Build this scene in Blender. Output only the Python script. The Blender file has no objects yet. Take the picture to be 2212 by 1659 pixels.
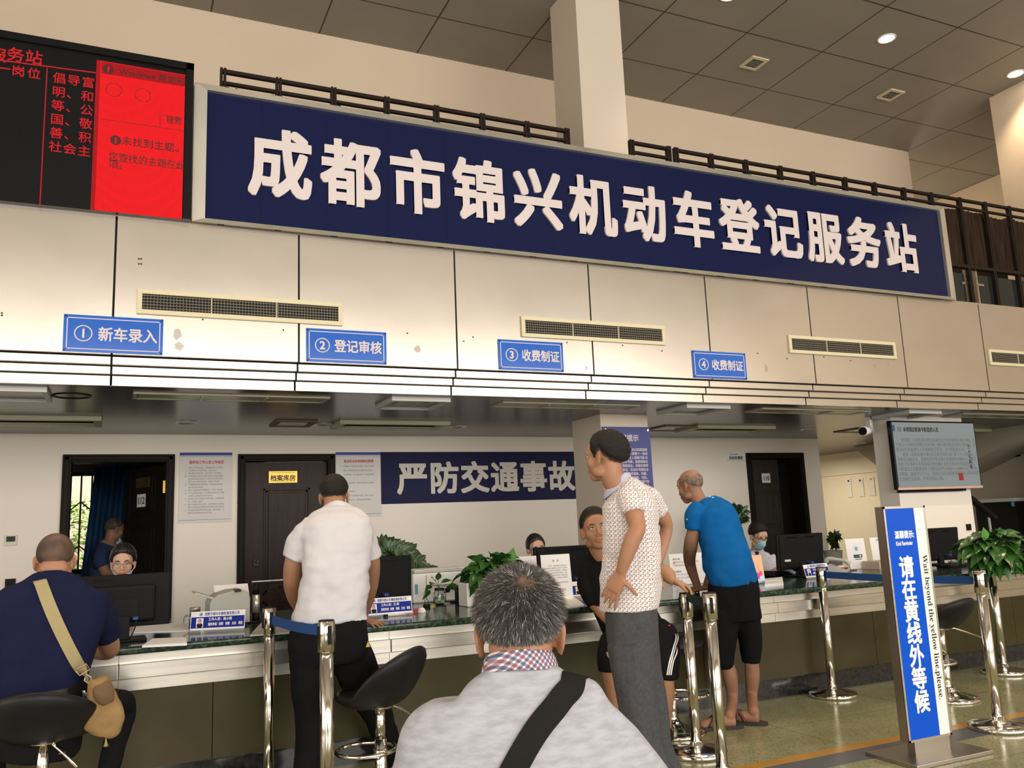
import bpy, bmesh, math, random
import numpy as np
from mathutils import Vector, Matrix, noise
random.seed(7); rng = np.random.default_rng(7)
SC = bpy.context.scene; COL = SC.collection; PI = math.pi

# ------------------------------------------------------------------ camera (calibrated on the photograph, 2212 x 1659)
FPX, YAW, PITCH, ROLL, CAMZ = 1843.65, math.radians(24.794), math.radians(9.567), math.radians(-2.408), 1.30
_f = Vector((math.sin(YAW)*math.cos(PITCH), math.cos(YAW)*math.cos(PITCH), math.sin(PITCH)))
_r0 = Vector((math.cos(YAW), -math.sin(YAW), 0)); _u0 = _r0.cross(_f)
CR = math.cos(ROLL)*_r0 + math.sin(ROLL)*_u0
CU = -math.sin(ROLL)*_r0 + math.cos(ROLL)*_u0
CF = _f; CP = Vector((0, 0, CAMZ))
cam = bpy.data.cameras.new('camera'); cam.sensor_width = 36; cam.sensor_fit = 'HORIZONTAL'; cam.lens = FPX*36/2212
cam.clip_start = .05
co = bpy.data.objects.new('camera', cam); COL.objects.link(co)
M3 = Matrix((CR, CU, -CF)).transposed(); co.matrix_world = Matrix.Translation(CP) @ M3.to_4x4()
SC.camera = co
# ------------------------------------------------------------------ view, world, daylight
SC.view_settings.view_transform = 'Standard'; SC.view_settings.look = 'None'
SC.view_settings.gamma = 1; SC.view_settings.use_curve_mapping = False; SC.view_settings.exposure = -0.10
W = bpy.data.worlds.new('sky'); SC.world = W; W.use_nodes = True
wb = W.node_tree.nodes['Background']; wb.inputs[0].default_value = (1.0, .97, .92, 1); wb.inputs[1].default_value = 1.6
def area(name, loc, rot, sx, sy, power, col):
    l = bpy.data.lights.new(name, 'AREA'); l.shape = 'RECTANGLE'; l.size = sx; l.size_y = sy; l.energy = power; l.color = col
    o = bpy.data.objects.new(name, l); COL.objects.link(o); o.location = loc; o.rotation_euler = rot; return o
# daylight entering through the glazed entrance front behind the photographer, and an added strip above it for the fascia reflection
area('entrance_daylight', (4.1, -6.3, 2.75), (PI/2, 0, 0), 18.0, 3.0, 1180, (1.0, .94, .87))
area('fascia_reflection_strip', (4.1, -6.3, 4.65), (PI/2, 0, 0), 18.0, .7, 230, (1.0, .94, .86))
area('left_fill', (-5.2, 1.5, 2.2), (PI/2, 0, -PI/2), 6.0, 3.4, 200, (1.0, .95, .88))  # added fill light, the left wall has no window here

# ------------------------------------------------------------------ pixel -> place helpers (for reading positions off the photograph)
def ray(px, py): return CR*((px-1106)/FPX) - CU*((py-829.5)/FPX) + CF
def atY(px, py, Y): d = ray(px, py); return CP + d*(Y/d.y)
def atX(px, py, X): d = ray(px, py); return CP + d*(X/d.x)
def atZ(px, py, Z): d = ray(px, py); return CP + d*((Z-CAMZ)/d.z)

# ------------------------------------------------------------------ materials
def _n(nt, t, **k):
    n = nt.nodes.new(t)
    for a, b in k.items(): setattr(n, a, b)
    return n
def mat(name, col, rough=.5, metal=0.0, spec=.5, emit=None, estr=0, trans=0, alpha=1, col2=None, nscale=8, ndet=4, nlo=.35, nhi=.65,
        bump=0, bscale=60, coat=0, stretch=None, ior=1.45, sheen=0):
    m = bpy.data.materials.new(name); m.use_nodes = True; nt = m.node_tree; b = nt.nodes['Principled BSDF']
    b.inputs['Base Color'].default_value = (*col, 1); b.inputs['Roughness'].default_value = rough; b.inputs['Metallic'].default_value = metal
    b.inputs['Specular IOR Level'].default_value = spec; b.inputs['IOR'].default_value = ior
    b.inputs['Transmission Weight'].default_value = trans; b.inputs['Alpha'].default_value = alpha; b.inputs['Coat Weight'].default_value = coat
    if sheen: b.inputs['Sheen Weight'].default_value = sheen
    if emit: b.inputs['Emission Color'].default_value = (*emit, 1); b.inputs['Emission Strength'].default_value = estr
    vec = None
    if col2 or bump:
        tc = _n(nt, 'ShaderNodeTexCoord'); mp = _n(nt, 'ShaderNodeMapping'); nt.links.new(tc.outputs['Object'], mp.inputs[0])
        if stretch: mp.inputs['Scale'].default_value = stretch
        vec = mp.outputs[0]
    if col2:
        nz = _n(nt, 'ShaderNodeTexNoise'); nz.inputs['Scale'].default_value = nscale; nz.inputs['Detail'].default_value = ndet
        nt.links.new(vec, nz.inputs['Vector'])
        rp = _n(nt, 'ShaderNodeValToRGB'); rp.color_ramp.elements[0].position = nlo; rp.color_ramp.elements[1].position = nhi
        rp.color_ramp.elements[0].color = (*col, 1); rp.color_ramp.elements[1].color = (*col2, 1)
        nt.links.new(nz.outputs['Fac'], rp.inputs[0]); nt.links.new(rp.outputs[0], b.inputs['Base Color'])
    if bump:
        nb = _n(nt, 'ShaderNodeTexNoise'); nb.inputs['Scale'].default_value = bscale; nb.inputs['Detail'].default_value = 3
        nt.links.new(vec, nb.inputs['Vector'])
        bp = _n(nt, 'ShaderNodeBump'); bp.inputs['Strength'].default_value = bump; bp.inputs['Distance'].default_value = .01
        nt.links.new(nb.outputs['Fac'], bp.inputs['Height']); nt.links.new(bp.outputs[0], b.inputs['Normal'])
    return m
def ops(nt, op, a, b=None):
    n = _n(nt, 'ShaderNodeMath', operation=op)
    for i, v in enumerate((a, b)):
        if v is None: continue
        if isinstance(v, (int, float)): n.inputs[i].default_value = v
        else: nt.links.new(v, n.inputs[i])
    return n.outputs[0]
def seams(m, axes, dark=(.02, .018, .015), width=.012):
    """joints between panels: axes = [(axis index, pitch, offset)] in world metres"""
    nt = m.node_tree; b = nt.nodes['Principled BSDF']; g = _n(nt, 'ShaderNodeNewGeometry'); s = _n(nt, 'ShaderNodeSeparateXYZ')
    nt.links.new(g.outputs['Position'], s.inputs[0]); fac = None
    for ax, pitch, off in axes:
        v = ops(nt, 'DIVIDE', ops(nt, 'SUBTRACT', s.outputs[ax], off - pitch*50), pitch)
        fr = ops(nt, 'FRACT', v); d = ops(nt, 'MINIMUM', fr, ops(nt, 'SUBTRACT', 1.0, fr))
        k = ops(nt, 'LESS_THAN', d, width/2/pitch); fac = k if fac is None else ops(nt, 'MAXIMUM', fac, k)
    mx = _n(nt, 'ShaderNodeMix', data_type='RGBA'); nt.links.new(fac, mx.inputs[0])
    src = b.inputs['Base Color']
    if src.is_linked: nt.links.new(src.links[0].from_socket, mx.inputs[6])
    else: mx.inputs[6].default_value = src.default_value
    mx.inputs[7].default_value = (*dark, 1); nt.links.new(mx.outputs[2], b.inputs['Base Color'])
    return m
WHITE = mat('white_plastic', (.8, .79, .77), .4); PAPER = mat('paper', (.80, .79, .80), .7)
WALL = mat('wall_paint', (.87, .795, .705), .75, col2=(.83, .755, .665), nscale=1.3)
HWALL = mat('upper_wall_paint', (.74, .61, .47), .8, col2=(.71, .58, .44), nscale=.8)
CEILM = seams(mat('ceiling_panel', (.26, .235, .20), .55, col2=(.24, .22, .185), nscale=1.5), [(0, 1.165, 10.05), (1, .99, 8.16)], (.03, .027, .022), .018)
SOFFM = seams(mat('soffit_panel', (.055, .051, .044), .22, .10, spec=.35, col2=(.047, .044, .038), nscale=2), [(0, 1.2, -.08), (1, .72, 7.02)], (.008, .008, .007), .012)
FASC = mat('aluminium_panel', (.57, .52, .455), .26, .80, col2=(.515, .47, .405), nscale=1.6, ndet=6, nlo=.45, nhi=.75, stretch=(1, 1, 1.6))
JOINT = mat('black_joint', (.012, .011, .01), .6)
STEEL = mat('brushed_steel', (.56, .52, .46), .26, 1.0, col2=(.48, .45, .40), nscale=3, stretch=(.5, 1, 14))
STEELD = mat('steel_band', (.52, .49, .43), .33, 1.0, col2=(.44, .41, .36), nscale=4, stretch=(.6, 1, 8))
CHROME = mat('chrome', (.78, .75, .69), .13, 1.0)
OLIVE = mat('olive_panel', (.042, .034, .012), .34, .25, spec=.3, col2=(.062, .052, .022), nscale=2.2, ndet=6, nlo=.4, nhi=.75, bump=.05, bscale=4)
BLACKSTONE = mat('black_granite', (.012, .012, .012), .12, col2=(.03, .03, .03), nscale=40)
MARBLE = mat('green_marble', (.012, .028, .018), .11, spec=.35, col2=(.075, .125, .082), nscale=42, ndet=9, nlo=.46, nhi=.74)
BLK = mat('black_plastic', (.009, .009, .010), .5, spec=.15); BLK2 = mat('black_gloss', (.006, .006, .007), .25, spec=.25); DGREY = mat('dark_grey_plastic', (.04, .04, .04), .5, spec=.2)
LGREY = mat('light_grey_plastic', (.50, .49, .46), .45); BEIGE = mat('beige_enamel', (.62, .56, .38), .45)
NAVYSIGN = mat('navy_panel', (.006, .010, .050), .12, spec=.22); NAVYF = mat('navy_vinyl', (.012, .012, .055), .6, spec=.2)
BLUESIGN = mat('blue_vinyl', (.015, .11, .52), .14); LETTER = mat('white_letter', (.62, .555, .555), .5, spec=.25)
ALU = mat('polished_aluminium', (.78, .75, .68), .30, .75, col2=(.68, .65, .58), nscale=3)
DWOOD = mat('dark_door_frame', (.012, .009, .008), .5, spec=.12); DOORW = mat('dark_red_wood', (.018, .008, .006), .35, spec=.15, col2=(.030, .013, .010), nscale=5, stretch=(6, 6, .5))
DOORG = mat('grey_brown_wood', (.030, .027, .025), .45, spec=.25, col2=(.045, .041, .038), nscale=5, stretch=(6, 6, .5))
RAILM = mat('dark_bronze_rail', (.018, .012, .009), .5, spec=.2); GOLD = mat('gold_plate', (.42, .26, .06), .32, .9)
REDTXT = mat('red_print', (.55, .03, .03), .6); GREYTXT = mat('grey_print', (.17, .17, .19), .7); NAVYTXT = mat('navy_print', (.03, .05, .30), .6); BLACKTXT = mat('black_print', (.02, .02, .02), .6)
GLASS = mat('clear_glass', (.9, .95, .93), .02, trans=1.0, spec=.5); ACRYL = mat('acrylic', (.9, .92, .95), .05, alpha=.25)
BELTB = mat('blue_belt', (.008, .06, .22), .7, bump=.3, bscale=400); BELTG = mat('green_belt', (.012, .03, .025), .7, bump=.3, bscale=400)
def terrazzo():
    m = mat('green_terrazzo', (.21, .215, .115), .16, col2=(.26, .265, .155), nscale=3); nt = m.node_tree; b = nt.nodes['Principled BSDF']
    src = b.inputs['Base Color'].links[0].from_socket; g = _n(nt, 'ShaderNodeNewGeometry'); prev = src
    for sc, th, c in ((70, .22, (.06, .07, .03)), (38, .13, (.035, .04, .02)), (95, .16, (.42, .42, .28))):
        v = _n(nt, 'ShaderNodeTexVoronoi'); v.inputs['Scale'].default_value = sc; nt.links.new(g.outputs['Position'], v.inputs['Vector'])
        k = ops(nt, 'LESS_THAN', v.outputs['Distance'], th*1.4); mx = _n(nt, 'ShaderNodeMix', data_type='RGBA')
        r = _n(nt, 'ShaderNodeSeparateColor'); nt.links.new(v.outputs['Color'], r.inputs[0]); k2 = ops(nt, 'MULTIPLY', k, ops(nt, 'GREATER_THAN', r.outputs[0], .45))
        nt.links.new(ops(nt, 'MULTIPLY', k2, .75), mx.inputs[0]); nt.links.new(prev, mx.inputs[6]); mx.inputs[7].default_value = (*c, 1); prev = mx.outputs[2]
    nt.links.new(prev, b.inputs['Base Color']); return seams(m, [(0, 1.15, .35), (1, 1.15, 4.45)], (.09, .10, .05), .006)
FLOORM = terrazzo()

# ------------------------------------------------------------------ mesh builder
class MB:
    def __init__(s): s.v = []; s.f = []; s.mi = []; s.sm = []
    def add(s, vs, fs, mi=0, smooth=False):
        o = len(s.v); s.v += [tuple(p) for p in vs]
        for f in fs: s.f.append(tuple(i+o for i in f)); s.mi.append(mi); s.sm.append(smooth)
        return s
    def box(s, lo, hi, mi=0, R=None, c=None):
        vs = [Vector((x, y, z)) for x in (lo[0], hi[0]) for y in (lo[1], hi[1]) for z in (lo[2], hi[2])]
        if R is not None:
            c = Vector(c) if c is not None else Vector((0, 0, 0)); vs = [R @ v + c for v in vs]
        return s.add(vs, [(0, 1, 3, 2), (4, 6, 7, 5), (0, 4, 5, 1), (2, 3, 7, 6), (0, 2, 6, 4), (1, 5, 7, 3)], mi)
    def slab(s, quad, t, mi=0):
        """a plate: quad (4 points, ccw seen from the front) thickened backwards by t"""
        q = [Vector(p) for p in quad]; n = (q[1]-q[0]).cross(q[3]-q[0]).normalized(); b = [p-n*t for p in q]
        return s.add(q+b, [(0, 1, 2, 3), (7, 6, 5, 4), (0, 4, 5, 1), (1, 5, 6, 2), (2, 6, 7, 3), (3, 7, 4, 0)], mi)
    def rings(s, R, closed=True, cap=True, mi=0, smooth=True):
        n = len(R[0]); o = len(s.v)
        for r in R: s.v += [tuple(p) for p in r]
        for i in range(len(R)-1):
            for j in range(n if closed else n-1):
                k = (j+1) % n; s.f.append((o+i*n+j, o+i*n+k, o+(i+1)*n+k, o+(i+1)*n+j)); s.mi.append(mi); s.sm.append(smooth)
        if cap and closed:
            s.f.append(tuple(o+j for j in range(n-1, -1, -1))); s.mi.append(mi); s.sm.append(False)
            s.f.append(tuple(o+(len(R)-1)*n+j for j in range(n))); s.mi.append(mi); s.sm.append(False)
        return s
    def cyl(s, a, b, r, r2=None, n=16, mi=0, smooth=True):
        a = Vector(a); b = Vector(b); d = (b-a).normalized(); x = d.orthogonal().normalized(); y = d.cross(x); r2 = r if r2 is None else r2
        return s.rings([[p+(x*math.cos(t)+y*math.sin(t))*q for t in [2*PI*k/n for k in range(n)]] for p, q in ((a, r), (b, r2))], mi=mi, smooth=smooth)
    def lathe(s, c, prof, n=28, mi=0):
        c = Vector(c); return s.rings([[c+Vector((math.cos(2*PI*k/n)*r, math.sin(2*PI*k/n)*r, z)) for k in range(n)] for r, z in prof], mi=mi)
    def pipe(s, pts, r, n=8, mi=0, sub=1):
        pts = [Vector(p) for p in pts]
        if sub > 1:
            if isinstance(r, list): r = [r[min(i//sub, len(r)-2)]*(1-(i/sub-min(i//sub, len(r)-2)))+r[min(i//sub, len(r)-2)+1]*(i/sub-min(i//sub, len(r)-2)) for i in range((len(pts)-1)*sub+1)]
            pts = spline(pts, sub)
        R = []; x = None
        for i, p in enumerate(pts):
            d = (pts[min(i+1, len(pts)-1)]-pts[max(i-1, 0)]).normalized()
            x = d.orthogonal().normalized() if x is None else (x-d*x.dot(d)).normalized(); y = d.cross(x); q = r[i] if isinstance(r, list) else r
            R.append([p+(x*math.cos(2*PI*k/n)+y*math.sin(2*PI*k/n))*q for k in range(n)])
        return s.rings(R, mi=mi)
    def ell(s, c, r, R=None, n=16, m=10, mi=0):
        c = Vector(c); Q = []
        for i in range(m+1):
            t = -PI/2+PI*i/m; z = math.sin(t); w = max(math.cos(t), 1e-3)
            ring = [Vector((math.cos(2*PI*k/n)*w*r[0], math.sin(2*PI*k/n)*w*r[1], z*r[2])) for k in range(n)]
            Q.append([c+(R @ p if R is not None else p) for p in ring])
        return s.rings(Q, mi=mi)
    def text(s, t, O, u, v, size, sx=1.0, bold=0.0, depth=.0015, align='L', mi=0, lsp=1.0, csp=1.0):
        u = Vector(u).normalized(); v = Vector(v).normalized(); w = u.cross(v)
        key = (t, lsp, csp, align)
        if key not in TXT:
            c = bpy.data.curves.new('t', 'FONT'); c.body = t; c.size = 1; c.space_line = lsp; c.space_character = csp; c.resolution_u = 3
            c.align_x = {'L': 'LEFT', 'C': 'CENTER', 'R': 'RIGHT'}[align]; c.extrude = .5
            o = bpy.data.objects.new('t', c); COL.objects.link(o); dg = bpy.context.evaluated_depsgraph_get()
            m = bpy.data.meshes.new_from_object(o.evaluated_get(dg))
            TXT[key] = ([tuple(x.co) for x in m.vertices], [tuple(p.vertices) for p in m.polygons])
            bpy.data.objects.remove(o); bpy.data.curves.remove(c); bpy.data.meshes.remove(m)
        vs, fs = TXT[key]; O = Vector(O)
        nb = 0 if not bold else 16 if size > .3 else 8 if size > .06 else 4
        sh = [(0, 0)]+[(bold*max(-1, min(1, 1.35*math.cos(2*PI*(k+.5)/nb))), bold*max(-1, min(1, 1.35*math.sin(2*PI*(k+.5)/nb)))) for k in range(nb)]
        for i, (dx, dy) in enumerate(sh):
            e = depth*(1-.004*i); s.add([O+u*((x+dx)*size*sx)+v*((y+dy)*size)+w*(e if z > 0 else -.0002) for x, y, z in vs], fs, mi)
        return s
    def mesh(s, name, mats):
        m = bpy.data.meshes.new(name); m.from_pydata([tuple(p) for p in s.v], [], s.f)
        for q in (mats if isinstance(mats, (list, tuple)) else [mats]): m.materials.append(q)
        m.polygons.foreach_set('material_index', s.mi); m.polygons.foreach_set('use_smooth', s.sm); m.update(); return m
TXT = {}
def spline(pts, sub):
    out = []; n = len(pts); g = lambda i: pts[min(max(i, 0), n-1)]
    for i in range(n-1):
        a, b, c, d = g(i-1), g(i), g(i+1), g(i+2)
        for k in range(sub):
            t = k/sub; out.append(.5*((2*b)+(c-a)*t+(2*a-5*b+4*c-d)*t*t+(3*b-a-3*c+d)*t**3))
    out.append(pts[-1]); return out
def link(name, me, parent=None):
    o = bpy.data.objects.new(name, me); COL.objects.link(o)
    if parent is not None:
        o.parent = parent; pm = Matrix.Identity(4); q = parent
        while q is not None: pm = q.matrix_basis @ pm if q.parent is None else q.matrix_parent_inverse @ q.matrix_basis @ pm; q = q.parent
        o.matrix_parent_inverse = pm.inverted()
    return o
def obj(name, mb, mats, parent=None, bevel=0, seg=2):
    o = link(name, mb.mesh(name, mats), parent)
    if bevel:
        b = o.modifiers.new('bevel', 'BEVEL'); b.width = bevel; b.segments = seg; b.limit_method = 'ANGLE'; b.angle_limit = math.radians(40); b.harden_normals = False
    return o
def tag(o, label, cat, group=None, kind=None):
    o['label'] = label; o['category'] = cat
    if group: o['group'] = group
    if kind: o['kind'] = kind
    return o
def empty(name, loc, label, cat, group=None, kind=None):
    o = bpy.data.objects.new(name, None); COL.objects.link(o); o.location = loc; o.empty_display_size = .1
    return tag(o, label, cat, group, kind)
def copytree(o, loc, label, parent=None, rz=None):
    c = o.copy(); COL.objects.link(c); c.location = loc
    if label: c['label'] = label
    if rz is not None: c.rotation_euler.z = rz
    def kids(src, dst):
        for ch in list(src.children):
            k = ch.copy(); COL.objects.link(k); k.parent = dst; kids(ch, k)
    kids(o, c); return c
XA, YA, ZA = Vector((1, 0, 0)), Vector((0, 1, 0)), Vector((0, 0, 1))
# ================================================================== THE HALL
def struct(name, mb, m, label, cat='wall', bevel=0, parent=None):
    o = obj(name, mb, m, parent, bevel)
    if parent is None: tag(o, label, cat, kind='structure')
    return o
struct('floor', MB().box((-9, -7, -.1), (15, 14, 0)), FLOORM, 'speckled green terrazzo floor of the service hall', 'floor')
def ltile():
    m = mat('ochre_line', (.40, .21, .04), .25, col2=(.34, .18, .035), nscale=6); return m
struct('trim_1', MB().box((-3, 3.82, 0), (12, 3.905, .003)), ltile(), 'ochre yellow waiting line laid across the green floor', 'floor line')
struct('trim_2', MB().box((-3, 3.64, 0), (12, 3.82, .002)), mat('slate_strip', (.07, .075, .095), .3, col2=(.10, .105, .12), nscale=5), 'dark slate tile strip beside the yellow waiting line', 'floor strip')
CEIL = 6.94; SOF = 2.339; YB = 8.94
struct('ceiling', MB().box((-9, -7, CEIL), (15, 14, CEIL+.2)), CEILM, 'high grey panelled ceiling with dark joints', 'ceiling')
struct('wall_left', MB().box((-5.6, -7, 0), (-5.4, 9, CEIL)), HWALL, 'beige side wall beyond the left of the hall')
struct('wall_right', MB().box((13.57, -7, 0), (13.8, 13.2, CEIL)), HWALL, 'beige side wall of the upper floor at the far right')
# rear wall with its big glazed entrance (behind the photographer)
m = MB(); m.box((-5.4, -6.9, 5.0), (13.6, -6.7, CEIL))
struct('wall_rear', m, HWALL, 'beige rear wall above the glazed entrance')
m = MB()
for i in range(13): m.box((-5.4+i*1.48, -6.85, 0), (-5.32+i*1.48, -6.77, 5))
for z in (0, 2.5, 4.92): m.box((-5.4, -6.85, z), (13.5, -6.77, z+.08))
struct('window_2', m, DGREY, 'dark framed glazed entrance front', 'window')
# upper wall behind the gallery and its return
struct('wall_upper', MB().box((-5.4, YB, 3.46), (11.24, YB+.2, CEIL)).box((11.04, YB+.2, 3.46), (11.24, 13, CEIL)).box((11.24, 13, 3.46), (13.57, 13.2, CEIL)), HWALL, 'beige plastered wall above the gallery')
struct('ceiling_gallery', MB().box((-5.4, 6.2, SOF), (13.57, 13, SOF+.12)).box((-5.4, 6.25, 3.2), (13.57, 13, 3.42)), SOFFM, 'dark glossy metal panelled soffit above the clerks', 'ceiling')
# back wall behind the clerks, with its three door openings
D1, D2, D3 = (-.496, .474), (1.064, 2.040), (7.465, 8.44); DT = 2.145; X0, X1 = -5.4, 8.74
m = MB(); xs = [X0, D1[0], D1[1], D2[0], D2[1], D3[0], D3[1], X1]
for i in range(0, 8, 2): m.box((xs[i], YB, 0), (xs[i+1], YB+.18, SOF))
for d in (D1, D2, D3): m.box((d[0], YB, DT), (d[1], YB+.18, SOF))
m.box((X1-.18, YB+.18, 0), (X1, 13, SOF))
struct('wall_back', m, WALL, 'off white wall behind the clerks with three doors')
struct('wall_stair', MB().box((11.33, 6.9, 0), (11.5, 9.7, SOF)), mat('shade_toned_paint', (.36, .32, .27), .8), 'wall beside the stairs right of the screen column, shade put into its colour')  # continues the corridor wall, with its shade put into a darker paint
struct('wall_corridor', MB().box((11.33, 9.7, 0), (11.5, 13, SOF)).box((X1, 13, 0), (11.5, 13.2, SOF)), WALL, 'warmly lit wall of the side corridor at the right')
struct('trim_3', MB().box((11.30, 9.7, 1.965), (11.33, 13, 1.99)), WHITE, 'pale rail along the warmly lit corridor wall', 'trim')
struct('column', MB().box((4.156, 7.02, 0), (4.69, 7.58, CEIL)), mat('column_paint', (.66, .575, .48), .7), 'square off white column rising through the gallery behind the big blue sign', 'column')
struct('column_screen', MB().box((7.63, 6.705, 0), (8.75, 6.97, SOF)), mat('column_panel', (.84, .78, .70), .5), 'wide white panelled column carrying the wall screen', 'column')
struct('column_gallery', MB().box((10.87, 6.3, 0), (11.6, 7.25, CEIL)), HWALL, 'beige column on the gallery at the far right', 'column')  # part below the gallery is unseen, added to shade the stair wall
# fascia with stepped lower edge
m = MB(); seams_x = [-.08+1.2*k for k in range(-5, 12)]
def strip(y, z0, z1, dep):
    for a, b in zip(seams_x[:-1], seams_x[1:]): m.box((a+.007, y, z0), (b-.007, y+dep, z1))
strip(6.0, 2.520, 3.46, .04); strip(6.05, 2.464, 2.512, .04); strip(6.107, 2.410, 2.458, .04); strip(6.157, SOF, 2.404, .06)
m.box((seams_x[0], 6.045, 2.52), (seams_x[-1], 6.25, 3.45), 1).box((seams_x[0], 6.092, 2.462), (seams_x[-1], 6.25, 2.522), 1).box((seams_x[0], 6.15, 2.408), (seams_x[-1], 6.25, 2.464), 1).box((seams_x[0], 6.2, 2.35), (seams_x[-1], 6.25, 2.41), 1)
m.box((seams_x[0], 6.0, 3.46), (seams_x[-1], 6.5, 3.475))
fas = struct('wall_fascia', m, [FASC, JOINT], 'cream metal panel fascia with stepped lower edge and black joints')
# grime on the fascia: real smudges and screw holes
m = MB()
def blot(x, z, rx, rz, y=5.999, n=14):
    a0 = random.random()*6; p = [(x+rx*math.cos(2*PI*k/n)*(.6+.5*random.random()), y, z+rz*math.sin(2*PI*k/n)*(.6+.5*random.random())) for k in range(n)]
    m.add(p, [tuple(range(n-1, -1, -1))] if False else [tuple(range(n))])
for px, py, rx, rz in ((384, 720, .03, .05), (387, 748, .035, .035), (902, 755, .03, .035), (1267, 795, .012, .02), (1655, 795, .02, .05), (1890, 790, .02, .03), (1920, 785, .02, .02)):
    p = atY(px, py, 5.999); blot(p.x, p.z, rx, rz)
smud = obj('smudge', m, mat('grime', (.45, .41, .35), .6, alpha=.45), fas)
m = MB()
for px, py in ((300, 559), (305, 559), (300, 570), (305, 570), (4, 676), (4, 681), (438, 690), (612, 713), (880, 720), (1002, 737), (1022, 728), (1225, 740), (1345, 746), (1430, 758), (1637, 763), (1700, 775), (1780, 771), (1838, 779), (1932, 776)):
    p = atY(px, py, 5.998); m.cyl((p.x, 5.997, p.z), (p.x, 6.001, p.z), .006, n=8)
obj('screw_hole', m, JOINT, fas)

# ------------------------------------------------------------------ doors
def doorframe(name, d, label, y0=YB-.03):
    e = empty(name, (sum(d)/2, YB, 0), label, 'door', kind='structure'); m = MB(); t = .075
    m.box((d[0], y0, 0), (d[0]+t, YB+.2, DT)).box((d[1]-t, y0, 0), (d[1], YB+.2, DT)).box((d[0]+t, y0, DT-t), (d[1]-t, YB+.2, DT))
    i = .018; m.box((d[0]+i, y0-.012, 0), (d[0]+t-i, y0, DT-i)).box((d[1]-t+i, y0-.012, 0), (d[1]-i, y0, DT-i)).box((d[0]+i, y0-.012, DT-t+i), (d[1]-i, y0, DT-i))
    obj('door_frame', m, DWOOD, e, .006); return e
def leaf(e, w, h, m_, O, u, n, name='door_leaf', panels=((.24, .80, .86, .985), (.24, .80, .10, .78))):
    """a panelled door leaf: O bottom hinge corner, u along the width, n towards the viewer"""
    u = Vector(u).normalized(); n = Vector(n).normalized(); O = Vector(O)
    R = Matrix((u, n, ZA)).transposed(); m = MB(); m.box((0, -.04, 0), (w, 0, h), 0, R, O)
    for a, b, c, d in panels:
        for k, (ins, th) in enumerate(((0, .012), (.022, .004), (.05, .014))):
            x0, x1, z0, z1 = a*w+ins, b*w-ins, c*h+ins, d*h-ins
            if k < 2:
                s = .02
                for q in (((x0, 0, z0), (x0+s, th, z1)), ((x1-s, 0, z0), (x1, th, z1)), ((x0, 0, z0), (x1, th, z0+s)), ((x0, 0, z1-s), (x1, th, z1))): m.box(q[0], q[1], 0, R, O)
            else: m.box((x0, 0, z0), (x1, th, z1), 0, R, O)
    return obj(name, m, m_, e, .003)
e = doorframe('door_1', D1, 'open dark wooden door frame at the left with a dark leaf swung inwards')
a = math.radians(122); u = Vector((-math.cos(a-PI/2), math.sin(a-PI/2), 0)); u = Vector((-.44, .898, 0)).normalized(); nv = Vector((-u.y, u.x, 0)); nv = nv if nv.y < 0 else -nv
O1 = Vector((D1[1]-.08, YB+.2, .01)); lf = leaf(e, .80, DT-.09, DWOOD, O1, u, nv, panels=((.2, .85, .10, .72), (.2, .85, .76, .97)))
q = MB(); c0 = O1+u*.40+nv*.002
def plate(m, c, u, n, w, h, t, mi=0):
    u = Vector(u).normalized(); n = Vector(n).normalized(); c = Vector(c); v = ZA if abs(n.z) < .9 else YA; v = n.cross(u)
    return m.slab([c-u*w/2-v*h/2+n*t, c+u*w/2-v*h/2+n*t, c+u*w/2+v*h/2+n*t, c-u*w/2+v*h/2+n*t], t, mi)
pl = obj('name_plate', plate(MB(), O1+u*.40+nv*.015+ZA*1.90, u, nv, .26, .10, .004), GOLD, e)
obj('lettering', MB().text('办公室', O1+u*.40+nv*.02+ZA*1.87, -u, ZA, .07, depth=.001, align='C'), BLACKTXT, pl)
pl = obj('room_number', plate(MB(), O1+u*.42+nv*.015+ZA*1.72, u, nv, .17, .13, .002), PAPER, e)
obj('lettering', MB().text('112', O1+u*.42+nv*.018+ZA*1.685, -u, ZA, .10, depth=.001, align='C', bold=.012), BLACKTXT, pl)
obj('hinge', MB().box((D1[1]-.095, YB+.14, 1.78), (D1[1]-.07, YB+.2, 1.90)), GOLD, e)
e = doorframe('door_2', D2, 'closed dark red brown panelled door behind the man in the white shirt')
lf = leaf(e, .83, DT-.085, DOORW, (D2[0]+.073, YB+.03, .005), XA, -YA, panels=((.22, .78, .36, .87), (.22, .78, .06, .33)))
pl = obj('name_plate', plate(MB(), (1.512, YB+.02, 1.912), XA, -YA, .285, .118, .006), GOLD, e)
obj('lettering', MB().text('档案库房', (1.512, YB+.013, 1.878), XA, ZA, .064, depth=.002, align='C', bold=.02).box((1.39, YB+.012, 1.866), (1.634, YB+.013, 1.869)).box((1.39, YB+.012, 1.956), (1.634, YB+.013, 1.959)), BLACKTXT, pl)
hd = obj('door_handle', MB().box((1.225, YB+.005, 1.03), (1.275, YB+.03, 1.10)).cyl((1.262, YB+.01, 1.075), (1.262, YB-.02, 1.075), .016), DGREY, e, .002)
e = doorframe('door_3', D3, 'dark grey wooden door marked 110 standing ajar behind the masked clerk')
lf = leaf(e, .60, DT-.085, DOORG, (D3[0]+.073, YB+.06, .005), Vector((1, .16, 0)), Vector((.16, -1, 0)), panels=((.03, .95, .06, .52), (.03, .95, .56, .80), (.03, .95, .84, .985)))
p = atY(1653, 1033, YB+.10); pl = obj('room_number', plate(MB(), (p.x, YB+.085, p.z), Vector((1, .16, 0)), Vector((.16, -1, 0)), .165, .125, .003), PAPER, e)
obj('lettering', MB().text('110', (p.x, YB+.078, p.z-.03), Vector((1, .16, 0)), ZA, .085, depth=.001, align='C', bold=.015), BLACKTXT, pl)
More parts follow.
